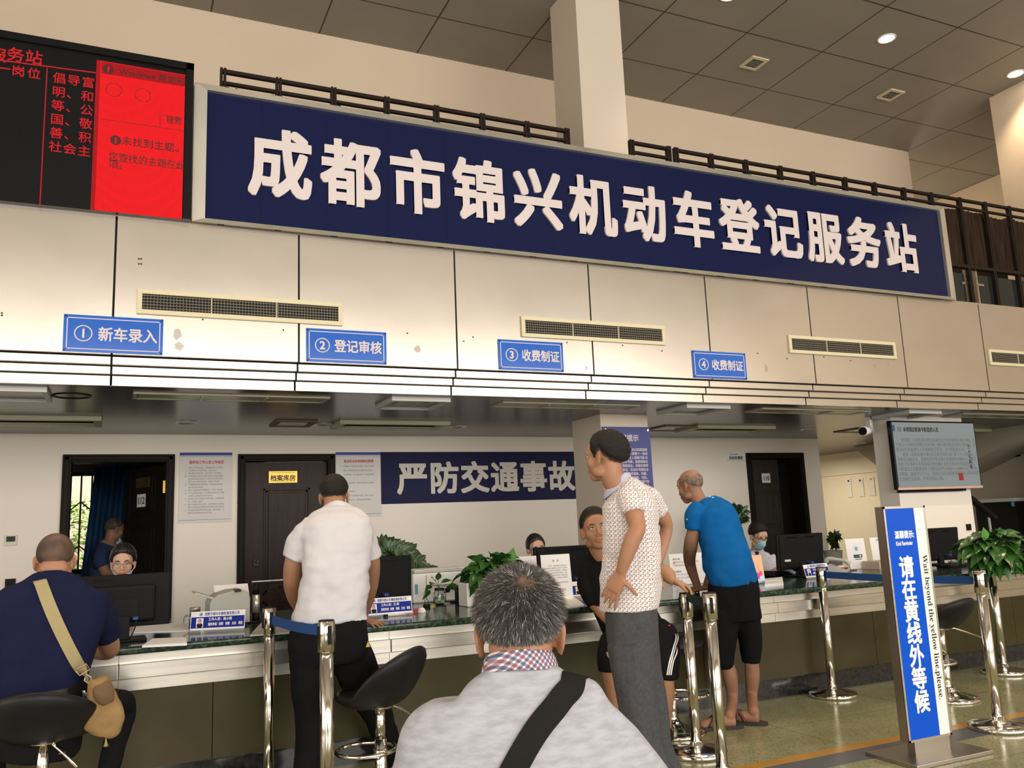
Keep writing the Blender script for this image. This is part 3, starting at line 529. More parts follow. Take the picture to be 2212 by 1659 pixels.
# surveillance camera and wall screen
e = empty('surveillance_camera', (7.55, 6.8, 2.2), 'white bullet surveillance camera under the soffit by the screen column', 'camera')
c = atY(1868, 931, 6.80); obj('body', MB().cyl(c+Vector((.10, .03, .012)), c+Vector((-.05, -.02, -.004)), .042, .05, n=20), WHITE, e); obj('lens', MB().cyl(c+Vector((-.04, -.018, -.004)), c+Vector((-.065, -.026, -.008)), .046, .042, n=20), BLK2, e); obj('bracket', MB().cyl(c+Vector((.09, .03, .02)), c+Vector((.14, .06, .05)), .018).box((c.x+.12, c.y+.03, c.z+.0), (c.x+.16, c.y+.09, SOF)), WHITE, e)
e = empty('wall_screen', (8.15, 6.62, 1.5), 'large flat screen full of small grey text on the white column', 'screen')
T0, T1, TZ0, TZ1 = 7.503, 8.81, 1.53, 2.27
obj('bezel', MB().box((T0, 6.60, TZ0), (T1, 6.655, TZ1)), BLK2, e, .004); obj('chin', MB().box((T0, 6.592, TZ0-.004), (T1, 6.602, TZ0+.022)), mat('rose_metal', (.75, .55, .48), .3, .6), e)
obj('mount', MB().box((T0+.1, 6.65, TZ0-.03), (T1-.2, 6.705, TZ1-.1)), BLK, e)
obj('display', MB().box((T0+.018, 6.597, TZ0+.024), (T1-.018, 6.60, TZ1-.018)), mat('lit_screen', (.04, .045, .045), .12, emit=(.60, .68, .70), estr=.33), e)
m = MB(); m.text('（1）未按规定配备专职监控人员', (T0+.06, 6.597, TZ1-.115), XA, ZA, .055, sx=.82, bold=.02, depth=.001); obj('heading', m, mat('screen_black', (.01, .01, .01), .2), e)
m = MB()
for i, t in enumerate(('　　经调查，中通快递合肥分部事故发生时所管理车辆195辆，其', '中浙江中合物流有限公司107辆，桐庐通四物流有限公司79辆，合', '肥分部只配备两名人员兼顾监控管理，无专职监控人员。', '　　根据《道路运输车辆动态监督管理办法》第二十二条规定，道', '路旅客运输企业、道路危险货物运输企业和拥有50辆及以上重型', '载货汽车或牵引车的道路货物运输企业应当配备专职监控人员。', '专职监控人员配置原则上按照监控平台每接入100辆车设1人的标', '准配备，最低不少于2人，监控人员应当掌握国家相关法规和政策', '经运输企业培训、考试合格后上岗。')): m.text(t, (T0+.035, 6.597, TZ1-.225-i*.0525), XA, ZA, .046, sx=.95, depth=.0008)
obj('lettering', m, mat('screen_grey', (.04, .045, .045), .2, emit=(.3, .33, .34), estr=.3), e)
m = MB()
for i, ch in enumerate('三十七起违'): m.text(ch, (T1-.165, 6.596, TZ1-.30-i*.055), XA, ZA, .045, bold=.02, depth=.001)
obj('side_lettering', m, bpy.data.materials['screen_black'], e)
obj('red_book', MB().box((T1-.36, 6.594, TZ0+.085), (T1-.29, 6.597, TZ0+.165)), mat('screen_red', (.3, .02, .02), .3, emit=(.25, .01, .01), estr=.1), e)
obj('corner_mark', MB().box((T0+.018, 6.595, TZ1-.115), (T0+.05, 6.597, TZ1-.05)), mat('screen_blue', (.03, .08, .25), .3), e)
# ================================================================== COUNTER
CT = .78
ctr = empty('service_counter', (3.2, 5.2, 0), 'long counter front of steel bands, olive panels and a black plinth', 'counter')
CX0, CX1 = -4.0, 10.8
def jointed(m, y0, y1, z0, z1, pitch, off, gap=.002, mi=0):
    k = math.floor((CX0-off)/pitch); x = off+k*pitch
    while x < CX1: m.box((x+gap/2, y0, z0), (x+pitch-gap/2, y1, z1), mi); x += pitch
    return m
obj('upper_strip', jointed(MB(), 5.06, 5.12, .688, CT-.04, 1.45, .02), STEELD, ctr); obj('bright_band', jointed(MB(), 5.02, 5.12, .612, .688, 1.45, .02), STEEL, ctr, .003)
obj('lower_strip', jointed(MB(), 5.06, 5.12, .548, .612, 1.45, .02), STEELD, ctr); obj('olive_panel', jointed(MB(), 5.085, 5.12, .15, .548, 1.62, .49, .004), OLIVE, ctr)
obj('plinth', MB().box((CX0, 5.16, 0), (CX1, 5.2, .15)).box((CX0, 5.10, .14), (CX1, 5.17, .15)), BLACKSTONE, ctr); obj('backing', MB().box((CX0, 5.121, .15), (CX1, 5.16, CT-.04)), BLK, ctr)
cw = obj('counter_worktop', MB().box((CX0, 4.95, CT-.04), (CX1, 6.55, CT)), MARBLE, None, .014, 4); tag(cw, 'polished dark green marble worktop along the whole counter', 'worktop')
obj('desk_support', MB().box((CX0, 5.9, 0), (CX1, 5.94, CT-.04)), BLK, ctr)
# ================================================================== BELT POSTS
def stanchion(x, y, label, hdir=0.0, r=.030, h=.925, base=True):
    e = empty('belt_post', (x, y, 0), label, 'belt post', 'chrome belt posts')
    obj('base', MB().lathe((x, y, 0), [(.165, 0), (.17, .008), (.17, .022), (.163, .028), (.10, .038), (.045, .050), (.036, .056), (.034, .075), (.001, .076)], n=40), CHROME, e)
    obj('pole', MB().cyl((x, y, .06), (x, y, h-.13), r, n=24), CHROME, e)
    obj('head', MB().lathe((x, y, 0), [(r+.002, h-.135), (r+.0075, h-.132), (r+.0075, h-.004), (r+.004, h), (.001, h)], n=28), CHROME, e)
    m = MB()
    for k in range(4):
        a = hdir+k*PI/2; R = Matrix.Rotation(a, 3, 'Z'); m.box((r+.004, -.009, h-.10), (r+.011, .009, h-.02), 0, R, (x, y, 0))
    obj('slot', m, BLK, e); obj('cap', MB().lathe((x, y, 0), [(r+.005, h-.002), (r+.004, h+.004), (.001, h+.005)]), BLK, e); return e
def belt(e, a, b, z0, m_, sag=.02, w=.048, tw=0):
    A, B = Vector(a), Vector(b); n = 14; R = []; d = (B-A).normalized(); nrm = Vector((-d.y, d.x, 0))
    for i in range(n+1):
        t = i/n; c = A.lerp(B, t); z = z0-4*sag*t*(1-t); q = .0012
        R.append([(c.x-nrm.x*q, c.y-nrm.y*q, z), (c.x+nrm.x*q, c.y+nrm.y*q, z), (c.x+nrm.x*q, c.y+nrm.y*q, z+w), (c.x-nrm.x*q, c.y-nrm.y*q, z+w)])
    return obj('belt', MB().rings(R, smooth=False), m_, e)
def topat(px, py, h=.925): p = atZ(px, py, h); return p.x, p.y
pA = topat(582, 1310); _k = 4.73/pA[1]; pA = (pA[0]*_k, 4.73); pB = topat(705, 1341); pD = topat(1531, 1281); pE = topat(1772, 1226, .915); pF = topat(2114, 1232); pG = topat(2136, 1197, .93)
pC = atZ(1506, 1630, 0); pC = (pC.x, pC.y)
ang = lambda a, b: math.atan2(b[1]-a[1], b[0]-a[0])
sA = stanchion(*pA, 'chrome belt post left of the man in the white shirt', ang(pA, pB), r=.026, h=.94); stanchion(*pB, 'chrome belt post directly in front of the legs of the man in the white shirt', ang(pA, pB))
sC = stanchion(*pC, 'chrome belt post the man in black rests his hand on', ang(pC, pD), h=.885); stanchion(*pD, 'chrome belt post between the hand of the man in black and the man in blue', ang(pC, pD))
sE = stanchion(*pE, 'chrome belt post standing left of the blue waiting sign', ang(pE, pF), h=.915); stanchion(*pF, 'nearer chrome belt post right of the blue waiting sign', ang(pE, pF)); sG = stanchion(*pG, 'farther chrome belt post under the leafy plant at the right', 0, h=.93)
belt(sA, (*pA, 0), (*pB, 0), .86, BELTB, .012); belt(sC, (*pC, 0), (*pD, 0), .845, BELTG, .006); belt(sE, (*pE, 0), (*pF, 0), .842, BELTB, .01); belt(sG, (*pG, 0), (pG[0]+2.2, pG[1]+.15, 0), .855, BELTB, .01)
# ================================================================== BAR STOOLS
STOOLM = mat('black_leatherette', (.010, .010, .011), .42, spec=.25, bump=.08, bscale=180)
def stool(x, y, face, zs, label, backh=.21, rb=.20, lever=-.6):
    """low backed swivel stool; face = heading the sitter looks at"""
    e = empty('bar_stool', (x, y, 0), label, 'stool', 'black low backed swivel stools'); c, s = math.cos(face), math.sin(face)
    tr = lambda fx, lx, z: (x+fx*c-lx*s, y+fx*s+lx*c, z)
    n, mm = 36, 9; top = []; bot = []
    for i in range(mm+1):
        t = i/mm; ra = []; rb_ = []
        for k in range(n):
            a = 2*PI*k/n; bk = max(0, -math.cos(a)); bk = bk**.8 if bk > 0 else 0
            R = .205+.015*abs(math.sin(a)); rise = (t**3.2)*(backh*bk+.015); fx = math.cos(a)*R*t*(1+.10*bk*t); lx = math.sin(a)*R*t*1.02
            ra.append(tr(fx, lx, zs+.04+rise)); th = .066*(1-.40*t**4)
            rb_.append(tr(fx*(1+.10*t*t), lx*(1+.06*t*t), zs+.04+rise*.86-th*(1-.55*t**6)))
        top.append(ra); bot.append(rb_)
    top[0] = [tr(math.cos(2*PI*k/n)*.002, math.sin(2*PI*k/n)*.002, zs+.04) for k in range(n)]; bot[0] = [tr(math.cos(2*PI*k/n)*.002, math.sin(2*PI*k/n)*.002, zs-.012) for k in range(n)]
    o = obj('seat', MB().rings(list(reversed(bot))[::-1][::-1]+[] if False else bot[::1]+top[::-1]), STOOLM, e); sd = o.modifiers.new('sub', 'SUBSURF'); sd.levels = 1; sd.render_levels = 1
    obj('column', MB().cyl((x, y, .03), (x, y, .30), .030, n=24).cyl((x, y, .28), (x, y, zs), .024, n=24).lathe((x, y, 0), [(.06, zs-.03), (.075, zs-.012), (.001, zs-.01)]), CHROME, e)
    obj('base', MB().lathe((x, y, 0), [(rb, 0), (rb+.004, .006), (rb, .014), (rb*.75, .028), (rb*.4, .048), (.05, .07), (.034, .09), (.001, .091)], n=44), CHROME, e)
    ring = [Vector(tr(.09+.145*math.cos(a), .15*math.sin(a), .24)) for a in [2*PI*k/40 for k in range(41)]]
    obj('foot_ring', MB().pipe(ring, .0105, n=10).cyl((x, y, .225), (x, y, .255), .036), CHROME, e)
    L = [Vector(tr(0, 0, zs-.02)), Vector(tr(-.03, lever*.12, zs-.03)), Vector(tr(-.05, lever*.22, zs-.06)), Vector(tr(-.08, lever*.40, zs-.12))]
    obj('lever', MB().pipe(L, .006, n=8), CHROME, e); return e
st1 = stool(atY(93, 1620, 4.2).x, 4.2, math.radians(82), .535, 'black stool under the man in the navy shirt', backh=.17, lever=-.36)
st2 = stool(atY(822, 1580, 4.35).x, 4.35, math.radians(128), .475, 'empty black stool standing behind the man in the white shirt', backh=.24, lever=-.55)
p = atZ(1456, 1584, 0); st3 = stool(p.x, p.y, math.radians(-60), .50, 'black stool under the man in the black shirt', backh=.06)
p = atZ(2050, 1510, 0); st4 = stool(p.x, p.y, math.radians(95), .50, 'black stool half hidden behind the blue waiting sign', backh=.16, lever=-.9)
# ================================================================== WAITING SIGN
e = empty('waiting_sign', (4.0, 3.52, 0), 'tall blue and white waiting sign on a steel stand', 'sign')
SX0, SX1, SY0, SY1, SZ0, SZ1 = 3.848, 4.172, 3.50, 3.56, .088, 1.330
SST = mat('stand_steel', (.42, .39, .34), .3, 1.0)
obj('case', MB().box((SX0, SY0+.004, SZ0), (SX1, SY1, SZ1)), SST, e); m = MB(); w = .012
m.box((SX0, SY0, SZ0), (SX1, SY0+.006, SZ0+w)).box((SX0, SY0, SZ1-w), (SX1, SY0+.006, SZ1)).box((SX0, SY0, SZ0), (SX0+w, SY0+.006, SZ1)).box((SX1-w, SY0, SZ0), (SX1, SY0+.006, SZ1)); obj('frame', m, STEEL, e)
XM = SX0+.235
obj('blue_panel', MB().box((SX0+w, SY0+.002, SZ0+w), (XM, SY0+.0045, SZ1-w)), mat('vivid_blue', (.0, .075, .56), .2, spec=.2), e); obj('white_panel', MB().box((XM, SY0+.002, SZ0+w), (SX1-w, SY0+.0045, SZ1-w)), mat('white_acrylic', (.78, .77, .74), .12), e)
m = MB(); yy = SY0+.002
m.text('温馨提示:', (SX0+.066, yy, 1.157), XA, ZA, .044, sx=.80, bold=.03, depth=.0008); m.text('Kind Reminder', (SX0+.068, yy, 1.115), XA, ZA, .032, sx=.66, bold=.02, depth=.0008)
for i, ch in enumerate('请在黄线外等候'): m.text(ch, (SX0+.128, yy, .952-i*.1185), XA, ZA, .122, sx=.92, bold=.03, align='C', depth=.0008)
obj('lettering', m, WHITE, e)
ser = ''.join(chr(0x1D400+ord(c)-65) if c.isupper() else chr(0x1D41A+ord(c)-97) if c.islower() else c for c in 'Wait beyond the yellow line,please.')
obj('serif_lettering', MB().text(ser, (XM+.026, yy, 1.055), -ZA, XA, .052, sx=1.0, depth=.0008), BLACKTXT, e)
obj('foot', MB().box((SX0+.04, SY0+.004, .02), (SX1-.02, SY1-.006, SZ0)), SST, e); obj('base_plate', MB().box((3.73, 3.36, 0), (4.30, 3.70, .022)), SST, e, .003)
# ================================================================== MONITORS ON THE COUNTER
MONB = mat('monitor_black', (.009, .009, .010), .5, spec=.12)
def monitor(x, y, w, h, z0, yaw, label, style=0, lean=.06):
    """back of a desktop screen; x,y centre of the panel, yaw about z"""
    e = empty('monitor', (x, y, CT), label, 'monitor', 'black desktop screens seen from behind'); R = Matrix.Rotation(yaw, 3, 'Z') @ Matrix.Rotation(lean, 3, 'X'); c = (x, y, z0)
    obj('panel', MB().box((-w/2, -.012, 0), (w/2, .016, h), 0, R, c), MONB, e, .006)
    if style == 0:
        obj('back_shell', MB().box((-w*.34, -.05, h*.10), (w*.34, -.012, h*.80), 0, R, c), MONB, e, .02, 3); obj('mount_plate', MB().box((-.05, -.055, h*.18), (.075, -.05, h*.55), 0, R, c), BLK, e, .003)
    else: obj('back_shell', MB().box((-w*.46, -.022, h*.05), (w*.46, -.012, h*.95), 0, R, c), MONB, e, .008, 3)
    m = MB()
    for k in range(26):
        for s in (-1, 1): m.box((s*w*.2-.06+k*.0045, -.0135 if style == 0 else -.0235, h*.885), (s*w*.2-.06+k*.0045+.002, -.012 if style == 0 else -.022, h*.93), 0, R, c)
    obj('vent_slots', m, BLK2, e); obj('screen', MB().box((-w/2+.01, .016, .012), (w/2-.01, .0175, h-.01), 0, R, c), mat('screen_glow', (.02, .02, .02), .2, emit=(.5, .6, .75), estr=.8) if 'screen_glow' not in bpy.data.materials else bpy.data.materials['screen_glow'], e)
    R2 = Matrix.Rotation(yaw, 3, 'Z'); obj('neck', MB().box((-.032, -.035 if style else -.075, CT+.01-z0), (.032, .0, h*.22), 0, R2, c), BLK, e, .006); obj('foot', MB().box((-.12, -.12, CT+.001-z0), (.12, .09, CT+.014-z0), 0, R2, c), BLK, e, .005)
    q = lambda a, b, d: R @ Vector((a, b, d))+Vector(c)
    obj('video_plug', MB().box((w*.10, -.075, h*.16), (w*.155, -.02, h*.21), 0, R, c), mat('blue_plug', (.03, .06, .25), .5) if 'blue_plug' not in bpy.data.materials else bpy.data.materials['blue_plug'], e)
    obj('cable', MB().pipe([q(w*.13, -.07, h*.17), q(w*.13, -.08, h*.05), q(w*.06, -.07, CT+.015-z0), q(-.02, .05, CT+.012-z0)], .0035, n=6, sub=5), BLK, e)
    return e
monitor(.035, 5.30, .475, .285, .852, .02, 'black screen with bulging back in front of the woman clerk at the left', 0); monitor(1.555, 5.70, .52, .30, .848, .02, 'black screen right behind the white shirt of the standing man', 1)
monitor(3.15, 6.0, .53, .30, .845, .0, 'black screen hiding the lower face of the clerk with dark glasses', 1); m4 = monitor(5.425, 5.9, .535, .30, .846, .03, 'black screen with a silver label next to the masked clerk', 1); monitor(7.2, 5.95, .55, .31, .82, .0, 'black screen behind the top of the blue waiting sign', 1)
p = atY(1700, 1211, 5.87); obj('silver_label', MB().box((p.x-.035, 5.855, p.z-.009), (p.x+.03, 5.872, p.z+.009)), ALU, m4)
# ================================================================== NAME PLATES
NPB = mat('royal_blue_print', (.006, .020, .25), .4, spec=.15)
def nameplate(a, b, label, name='吴小燕', h=.112):
    A, B = Vector((a[0], a[1], CT+.007)), Vector((b[0], b[1], CT+.007)); u = (B-A).normalized(); n = Vector((u.y, -u.x, 0)); L = (B-A).length; v = (ZA-n*.22).normalized(); w = u.cross(v)
    e = empty('name_plate', tuple((A+B)/2), label, 'name plate', 'blue staff name plates on the counter'); q = lambda s, t, d=0: A+u*(s*L)+v*(t*h)+w*d+n*.02
    obj('plate', MB().slab([q(0, .06), q(1, .06), q(1, 1), q(0, 1)], .004), WHITE, e)
    obj('foot', MB().slab([q(0, .0, .02), q(1, .0, .02), q(1, .08, .012), q(0, .08, .012)], .03), ACRYL, e)
    obj('print', MB().slab([q(.012, .16, .0008), q(.988, .16, .0008), q(.988, .72, .0008), q(.012, .72, .0008)], .0006), NPB, e)
    m = MB(); m.text('成都市锦兴车辆检测有限公司', q(.25, .79, .0002), u, v, .0195*L/.29, sx=.74, bold=.02, depth=.0005); c = q(.185, .85, .0002); m.rings([[c+u*(math.cos(2*PI*k/16)*r)+v*(math.sin(2*PI*k/16)*r)+w*.0006 for k in range(16)] for r in (.0095, .007)], cap=False).slab([c-u*.006-v*.004+w*.0008, c+u*.003-v*.004+w*.0008, c+u*.007+v*.004+w*.0008, c-u*.002+v*.004+w*.0008], .0003); obj('heading', m, NAVYTXT, e)
    m = MB(); m.text('工作人员：'+name, q(.325, .53, .0008), u, v, .0185, sx=.85*L/.29, bold=.02, depth=.0005); m.text('服务承诺：热情　快捷　主动　满意', q(.325, .28, .0008), u, v, .0185, sx=.62*L/.29, bold=.02, depth=.0005); obj('lettering', m, WHITE, e)
    ph = obj('portrait', MB().slab([q(.105, .20, .0014), q(.235, .20, .0014), q(.235, .66, .0014), q(.105, .66, .0014)], .0006), PAPER, e)
    def disc(cx, cy, rx, ry, d, mm, nm): cc = q(cx, cy, d); obj(nm, MB().add([cc+u*(rx*math.cos(2*PI*k/14))+v*(ry*math.sin(2*PI*k/14)) for k in range(14)], [tuple(range(14))]), mm, ph)
    disc(.17, .30, .017, .014, .0016, BLK, 'suit'); disc(.17, .50, .0095, .013, .0018, BLK, 'portrait_hair'); disc(.17, .47, .0078, .012, .002, mat('print_skin', (.6, .35, .25), .6) if 'print_skin' not in bpy.data.materials else bpy.data.materials['print_skin'], 'portrait_face')
    return e
def g2(px, py): p = atZ(px, py, CT); return (p.x, p.y)
def fix(a, L, yaw): return (a[0]+L*math.cos(yaw), a[1]+L*math.sin(yaw))
nameplate((.395, 5.42), (.685, 5.32), 'blue name plate with portrait beside the grey scanner', '吴小燕'); nameplate((1.43, 5.44), (1.73, 5.43), 'blue name plate with portrait above the hand of the man in white', '王 莉')
nameplate((3.0, 5.62), (3.30, 5.60), 'blue name plate half hidden by the man in the black shirt', '孙明霞'); nameplate((5.18, 5.60), (5.50, 5.66), 'blue name plate in front of the screen with the silver label', '王 辉')
# ================================================================== SMALL THINGS ON THE COUNTER
def prism(prof, y0, y1, name, m_, parent, bevel=.004):
    n = len(prof); m = MB(); m.add([(x, y0, z) for x, z in prof]+[(x, y1, z) for x, z in prof], [tuple(range(n)), tuple(range(2*n-1, n-1, -1))]+[(i, i+n, (i+1) % n+n, (i+1) % n) for i in range(n)]); return obj(name, m, m_, parent, bevel)
def pf(pts, Y): return [(atY(x, y, Y).x, atY(x, y, Y).z) for x, y in pts]
e = empty('document_scanner', (.75, 5.7, CT), 'grey document scanner with a raised tray behind the left name plate', 'scanner')
pr = pf([(537, 1343), (538, 1290), (534, 1278), (520, 1273), (497, 1276), (470, 1284), (456, 1293), (451, 1304), (448, 1344)], 5.68); pr = [(x, max(z, CT)) for x, z in pr]; prism(pr[::-1], 5.62, 5.92, 'body', mat('scanner_grey', (.43, .43, .40), .5), e, .008)
prism(pf([(458, 1294), (460, 1290), (422, 1279), (418, 1282)], 5.7), 5.64, 5.90, 'tray', LGREY, e, .002); a = pf([(464, 1266), (538, 1261), (538, 1285), (464, 1290)], 5.88); obj('sheet', MB().add([(x, 5.95 if i < 2 else 5.86, z) for i, (x, z) in enumerate(a)], [(0, 1, 2, 3)]), PAPER, e)
prism(pf([(505, 1274), (519, 1272), (519, 1277), (505, 1279)], 5.66), 5.612, 5.7, 'latch', DGREY, e, .001)
e = empty('document_camera', (.93, 5.85, CT), 'black and silver document camera post with a sideways arm', 'document camera'); p = atZ(553, 1330, CT); x = p.x-.02; y = 5.75; x = atY(553, 1300, y).x
obj('base', MB().box((x-.05, y-.06, CT), (x+.16, y+.14, CT+.012)), BLK, e, .004); obj('post', MB().cyl((x, y, CT+.01), (x, y, CT+.06), .022).cyl((x, y, CT+.17), (x, y, CT+.245), .021), BLK, e); obj('sleeve', MB().cyl((x, y, CT+.06), (x, y, CT+.17), .0225), ALU, e)
obj('arm', MB().box((x-.025, y-.02, CT+.232), (x+.165, y+.02, CT+.248)), BLK, e, .004); obj('arm_trim', MB().box((x-.025, y-.021, CT+.248), (x+.165, y+.021, CT+.256)), ALU, e, .002); obj('camera_head', MB().box((x+.13, y-.025, CT+.215), (x+.17, y+.025, CT+.233)).cyl((x+.15, y, CT+.20), (x+.15, y, CT+.22), .012), BLK, e)
e = empty('jar_mug', (.45, 5.62, CT), 'glass handled jar mug with a metal lid left of the scanner', 'mug'); x, y = atY(421, 1330, 5.62).x, 5.62
obj('jar', MB().lathe((x, y, CT), [(.03, 0), (.034, .006), (.034, .085), (.030, .10), (.030, .115), (.028, .115), (.027, .1), (.031, .08), (.031, .01), (.001, .009)]), GLASS, e); obj('tea', MB().lathe((x, y, CT), [(.001, .011), (.030, .012), (.030, .062), (.001, .063)]), mat('pale_tea', (.30, .32, .18), .4), e); obj('lid', MB().lathe((x, y, CT), [(.031, .108), (.032, .128), (.001, .13)]), mat('worn_tin', (.4, .37, .33), .4, .8), e)
obj('handle', MB().pipe([(x-.032, y-.01, CT+.085), (x-.058, y-.012, CT+.075), (x-.058, y-.012, CT+.035), (x-.032, y-.01, CT+.02)], .005, sub=5), GLASS, e)
def sheet(px0, px1, label, t=.002, name='paper_stack', m_=PAPER, pts=None, cat='paper', grp='papers lying on the counter'):
    q = [atZ(a, b, CT+t) for a, b in pts]; return tag(obj(name, MB().slab(q, t), m_), label, cat, grp)
sheet(0, 0, 'white paper stack at the counter edge by the left man elbow', .012, pts=[(307, 1394), (404, 1389), (402, 1376), (330, 1379)]); sheet(0, 0, 'loose white papers under the bulging screen', .005, pts=[(285, 1366), (408, 1362), (405, 1345), (292, 1348)])
sheet(0, 0, 'clear plastic tray of pale forms beside the document camera', .010, 'form_tray', mat('pale_forms', (.42, .41, .38), .4), [(540, 1371), (640, 1364), (655, 1338), (566, 1343)], 'tray'); sheet(0, 0, 'white paper pad under the notice stand by the man in black', .012, pts=[(1202, 1312), (1262, 1306), (1240, 1288), (1196, 1290)])
sheet(0, 0, 'brown envelope beneath the white paper pad', .006, 'envelope', mat('kraft', (.34, .23, .12), .7), [(1236, 1308), (1256, 1306), (1250, 1291), (1232, 1293)], 'envelope'); sheet(0, 0, 'dark glossy blotter sheet left of the man in black elbow', .004, 'desk_mat', mat('blotter', (.03, .035, .06), .15), [(1252, 1312), (1292, 1308), (1285, 1290), (1246, 1292)], 'mat')
sheet(0, 0, 'pile of white forms in front of the masked clerk', .022, pts=[(1652, 1262), (1692, 1258), (1690, 1246), (1652, 1250)]); sheet(0, 0, 'red folder beside the second name plate', .008, 'folder', mat('red_folder', (.40, .03, .025), .4), [(880, 1326), (915, 1320), (910, 1314), (878, 1316)], 'folder'); sheet(0, 0, 'small yellow sticky note right of the binder clip', .002, 'sticky_note', mat('yellow_note', (.62, .52, .10), .7), [(930, 1312), (940, 1311), (939, 1307), (929, 1308)], 'note')
e = empty('pen', (1.6, 5.40, CT), 'white and black pen lying before the second name plate', 'pen'); obj('barrel', MB().cyl((1.56, 5.40, CT+.008), (1.68, 5.415, CT+.008), .006), WHITE, e); obj('cap', MB().cyl((1.535, 5.397, CT+.008), (1.562, 5.40, CT+.008), .007), BLK, e)
p = g2(911, 1324); e = empty('smiling_ornament', (*p, CT), 'tiny white dome ornament with a simple smile', 'ornament'); obj('dome', MB().lathe((*p, CT), [(.027, 0), (.027, .012), (.02, .026), (.010, .033), (.001, .035)]), WHITE, e)
m = MB(); vd = Vector((-p[0], -p[1], 0)).normalized(); sd_ = Vector((-vd.y, vd.x, 0))
for s in (-1, 1): c = Vector((*p, CT+.020))+vd*.022+sd_*s*.008; m.ell(c, (.003, .003, .003), n=8, m=6)
m.pipe([Vector((*p, CT+.011))+vd*.027+sd_*a+ZA*(abs(a)*.35) for a in (-.007, 0, .007)], .001, n=5); obj('face_mark', m, BLK, e)
p = g2(921, 1312); e = empty('binder_clip', (*p, CT), 'black binder clip standing behind the white ornament', 'clip'); obj('clip', MB().box((p[0]-.02, p[1]-.02, CT), (p[0]+.025, p[1]+.02, CT+.022)), BLK, e, .005); obj('wire', MB().pipe([(p[0]-.01, p[1], CT+.02), (p[0]-.012, p[1], CT+.055), (p[0]+.008, p[1], CT+.058), (p[0]+.02, p[1], CT+.02)], .002, n=6), BLK2, e)
# white office printer behind the jar plant
e = empty('office_printer', (2.35, 6.35, CT), 'white office printer with papers on top behind the jar plant', 'printer'); x0, x1 = atY(893, 1290, 6.2).x, atY(1018, 1290, 6.2).x
obj('body', MB().box((x0, 6.2, CT), (x1, 6.53, CT+.215)), WHITE, e, .012); obj('lid', MB().box((x0+.01, 6.2, CT+.215), (x1-.06, 6.52, CT+.232)), LGREY, e, .004); obj('panel_seam', MB().box((x0+.10, 6.198, CT+.02), (x0+.103, 6.2, CT+.2)).box((x0+.10, 6.198, CT+.12), (x1, 6.2, CT+.123)), DGREY, e); obj('display', MB().box((x0+.012, 6.196, CT+.07), (x0+.035, 6.2, CT+.14)), mat('teal_label', (.15, .32, .36), .4), e); obj('badge', MB().box((x0+.18, 6.197, CT+.03), (x0+.25, 6.2, CT+.055)), mat('blue_grey_badge', (.25, .30, .36), .4), e)
tag(obj('paper_sheets', MB().box((x0+.02, 6.22, CT+.233), (x1-.1, 6.5, CT+.238)).box((x0+.08, 6.21, CT+.238), (x1-.02, 6.45, CT+.241)), PAPER), 'loose white sheets lying on the office printer', 'paper')
# scanner gun with stand
e = empty('barcode_scanner', (2.2, 6.05, CT), 'pale handheld barcode scanner on a black stand', 'barcode scanner'); c = atY(990, 1296, 6.05); obj('stand', MB().box((c.x-.02, 6.02, CT), (c.x+.02, 6.07, CT+.11)).box((c.x-.05, 6.0, CT), (c.x+.05, 6.10, CT+.012)), BLK, e, .003)
obj('handset', MB().pipe([(c.x-.075, 6.04, CT+.105), (c.x-.03, 6.04, CT+.125), (c.x+.04, 6.04, CT+.135), (c.x+.06, 6.04, CT+.12)], [.018, .022, .026, .02], n=12, sub=4), LGREY, e); obj('trigger_head', MB().cyl((c.x-.075, 6.04, CT+.095), (c.x-.10, 6.04, CT+.09), .02, .017), BLK, e); obj('cord', MB().pipe([(c.x+.02, 6.05, CT+.10), (c.x+.05, 6.03, CT+.05), (c.x-.02, 5.98, CT+.01), (c.x-.12, 6.0, CT+.01)], .003, n=6, sub=5), BLK, e)
# standing notices
def notice(pts, Y, label, kind, name='notice_stand', lean=.10):
    q = [atY(a, b, Y) for a, b in pts]; zb = min(p.z for p in q); dz = CT+.004-min(q[0].z, q[1].z); x0, x1 = min(q[0].x, q[3].x), max(q[1].x, q[2].x); z1 = max(q[2].z, q[3].z); h = z1-CT; e = empty(name, ((x0+x1)/2, Y, CT), label, 'notice', 'acrylic notice stands on the counter')
    u = XA; n = Vector((0, -1, lean)).normalized(); v = Vector((0, lean, 1)).normalized(); O = Vector((x0, Y, CT+.004)); w = x1-x0
    obj('acrylic', MB().slab([O-n*.002, O+u*w-n*.002, O+u*w+v*h-n*.002, O+v*h-n*.002], .003).box((x0, Y, CT), (x1, Y+.07, CT+.004)), ACRYL, e)
    sh = obj('sheet', MB().slab([O+v*.003+n*.001, O+u*w+v*.003+n*.001, O+u*w+v*(h-.002)+n*.001, O+v*(h-.002)+n*.001], .0008), PAPER, e); return e, O, u, v, n, w, h, sh
S1 = [(1176, 1297), (1238, 1292), (1234, 1197), (1173, 1200)]; e, O, u, v, n, w, h, sh = notice(S1, 5.48, 'white notice stand headed with two characters beside the man in black', 0)
m = MB(); m.text('告　示', O+u*w*.5+v*h*.84+n*.001, u, v, .017, bold=.02, align='C', depth=.0005)
for i, t in enumerate(('　　为了进一步规范机动车登记业务', '办理流程方便群众办理业务，请办事', '者，请下载关注交管信息，详情可咨', '工作人员凡在办理各项业务时，业务', '不，凭借有效证件办理，请相关信息', '请车主自行登记，登录网上办理信息', '', '　　请准备好相关资料按顺序等候办', '理，谢谢配合工作', '', '　　　　　　机动车登记服务站')): m.text(t, O+u*w*.12+v*h*(.74-i*.052)+n*.001, u, v, w*.047, depth=.0004)
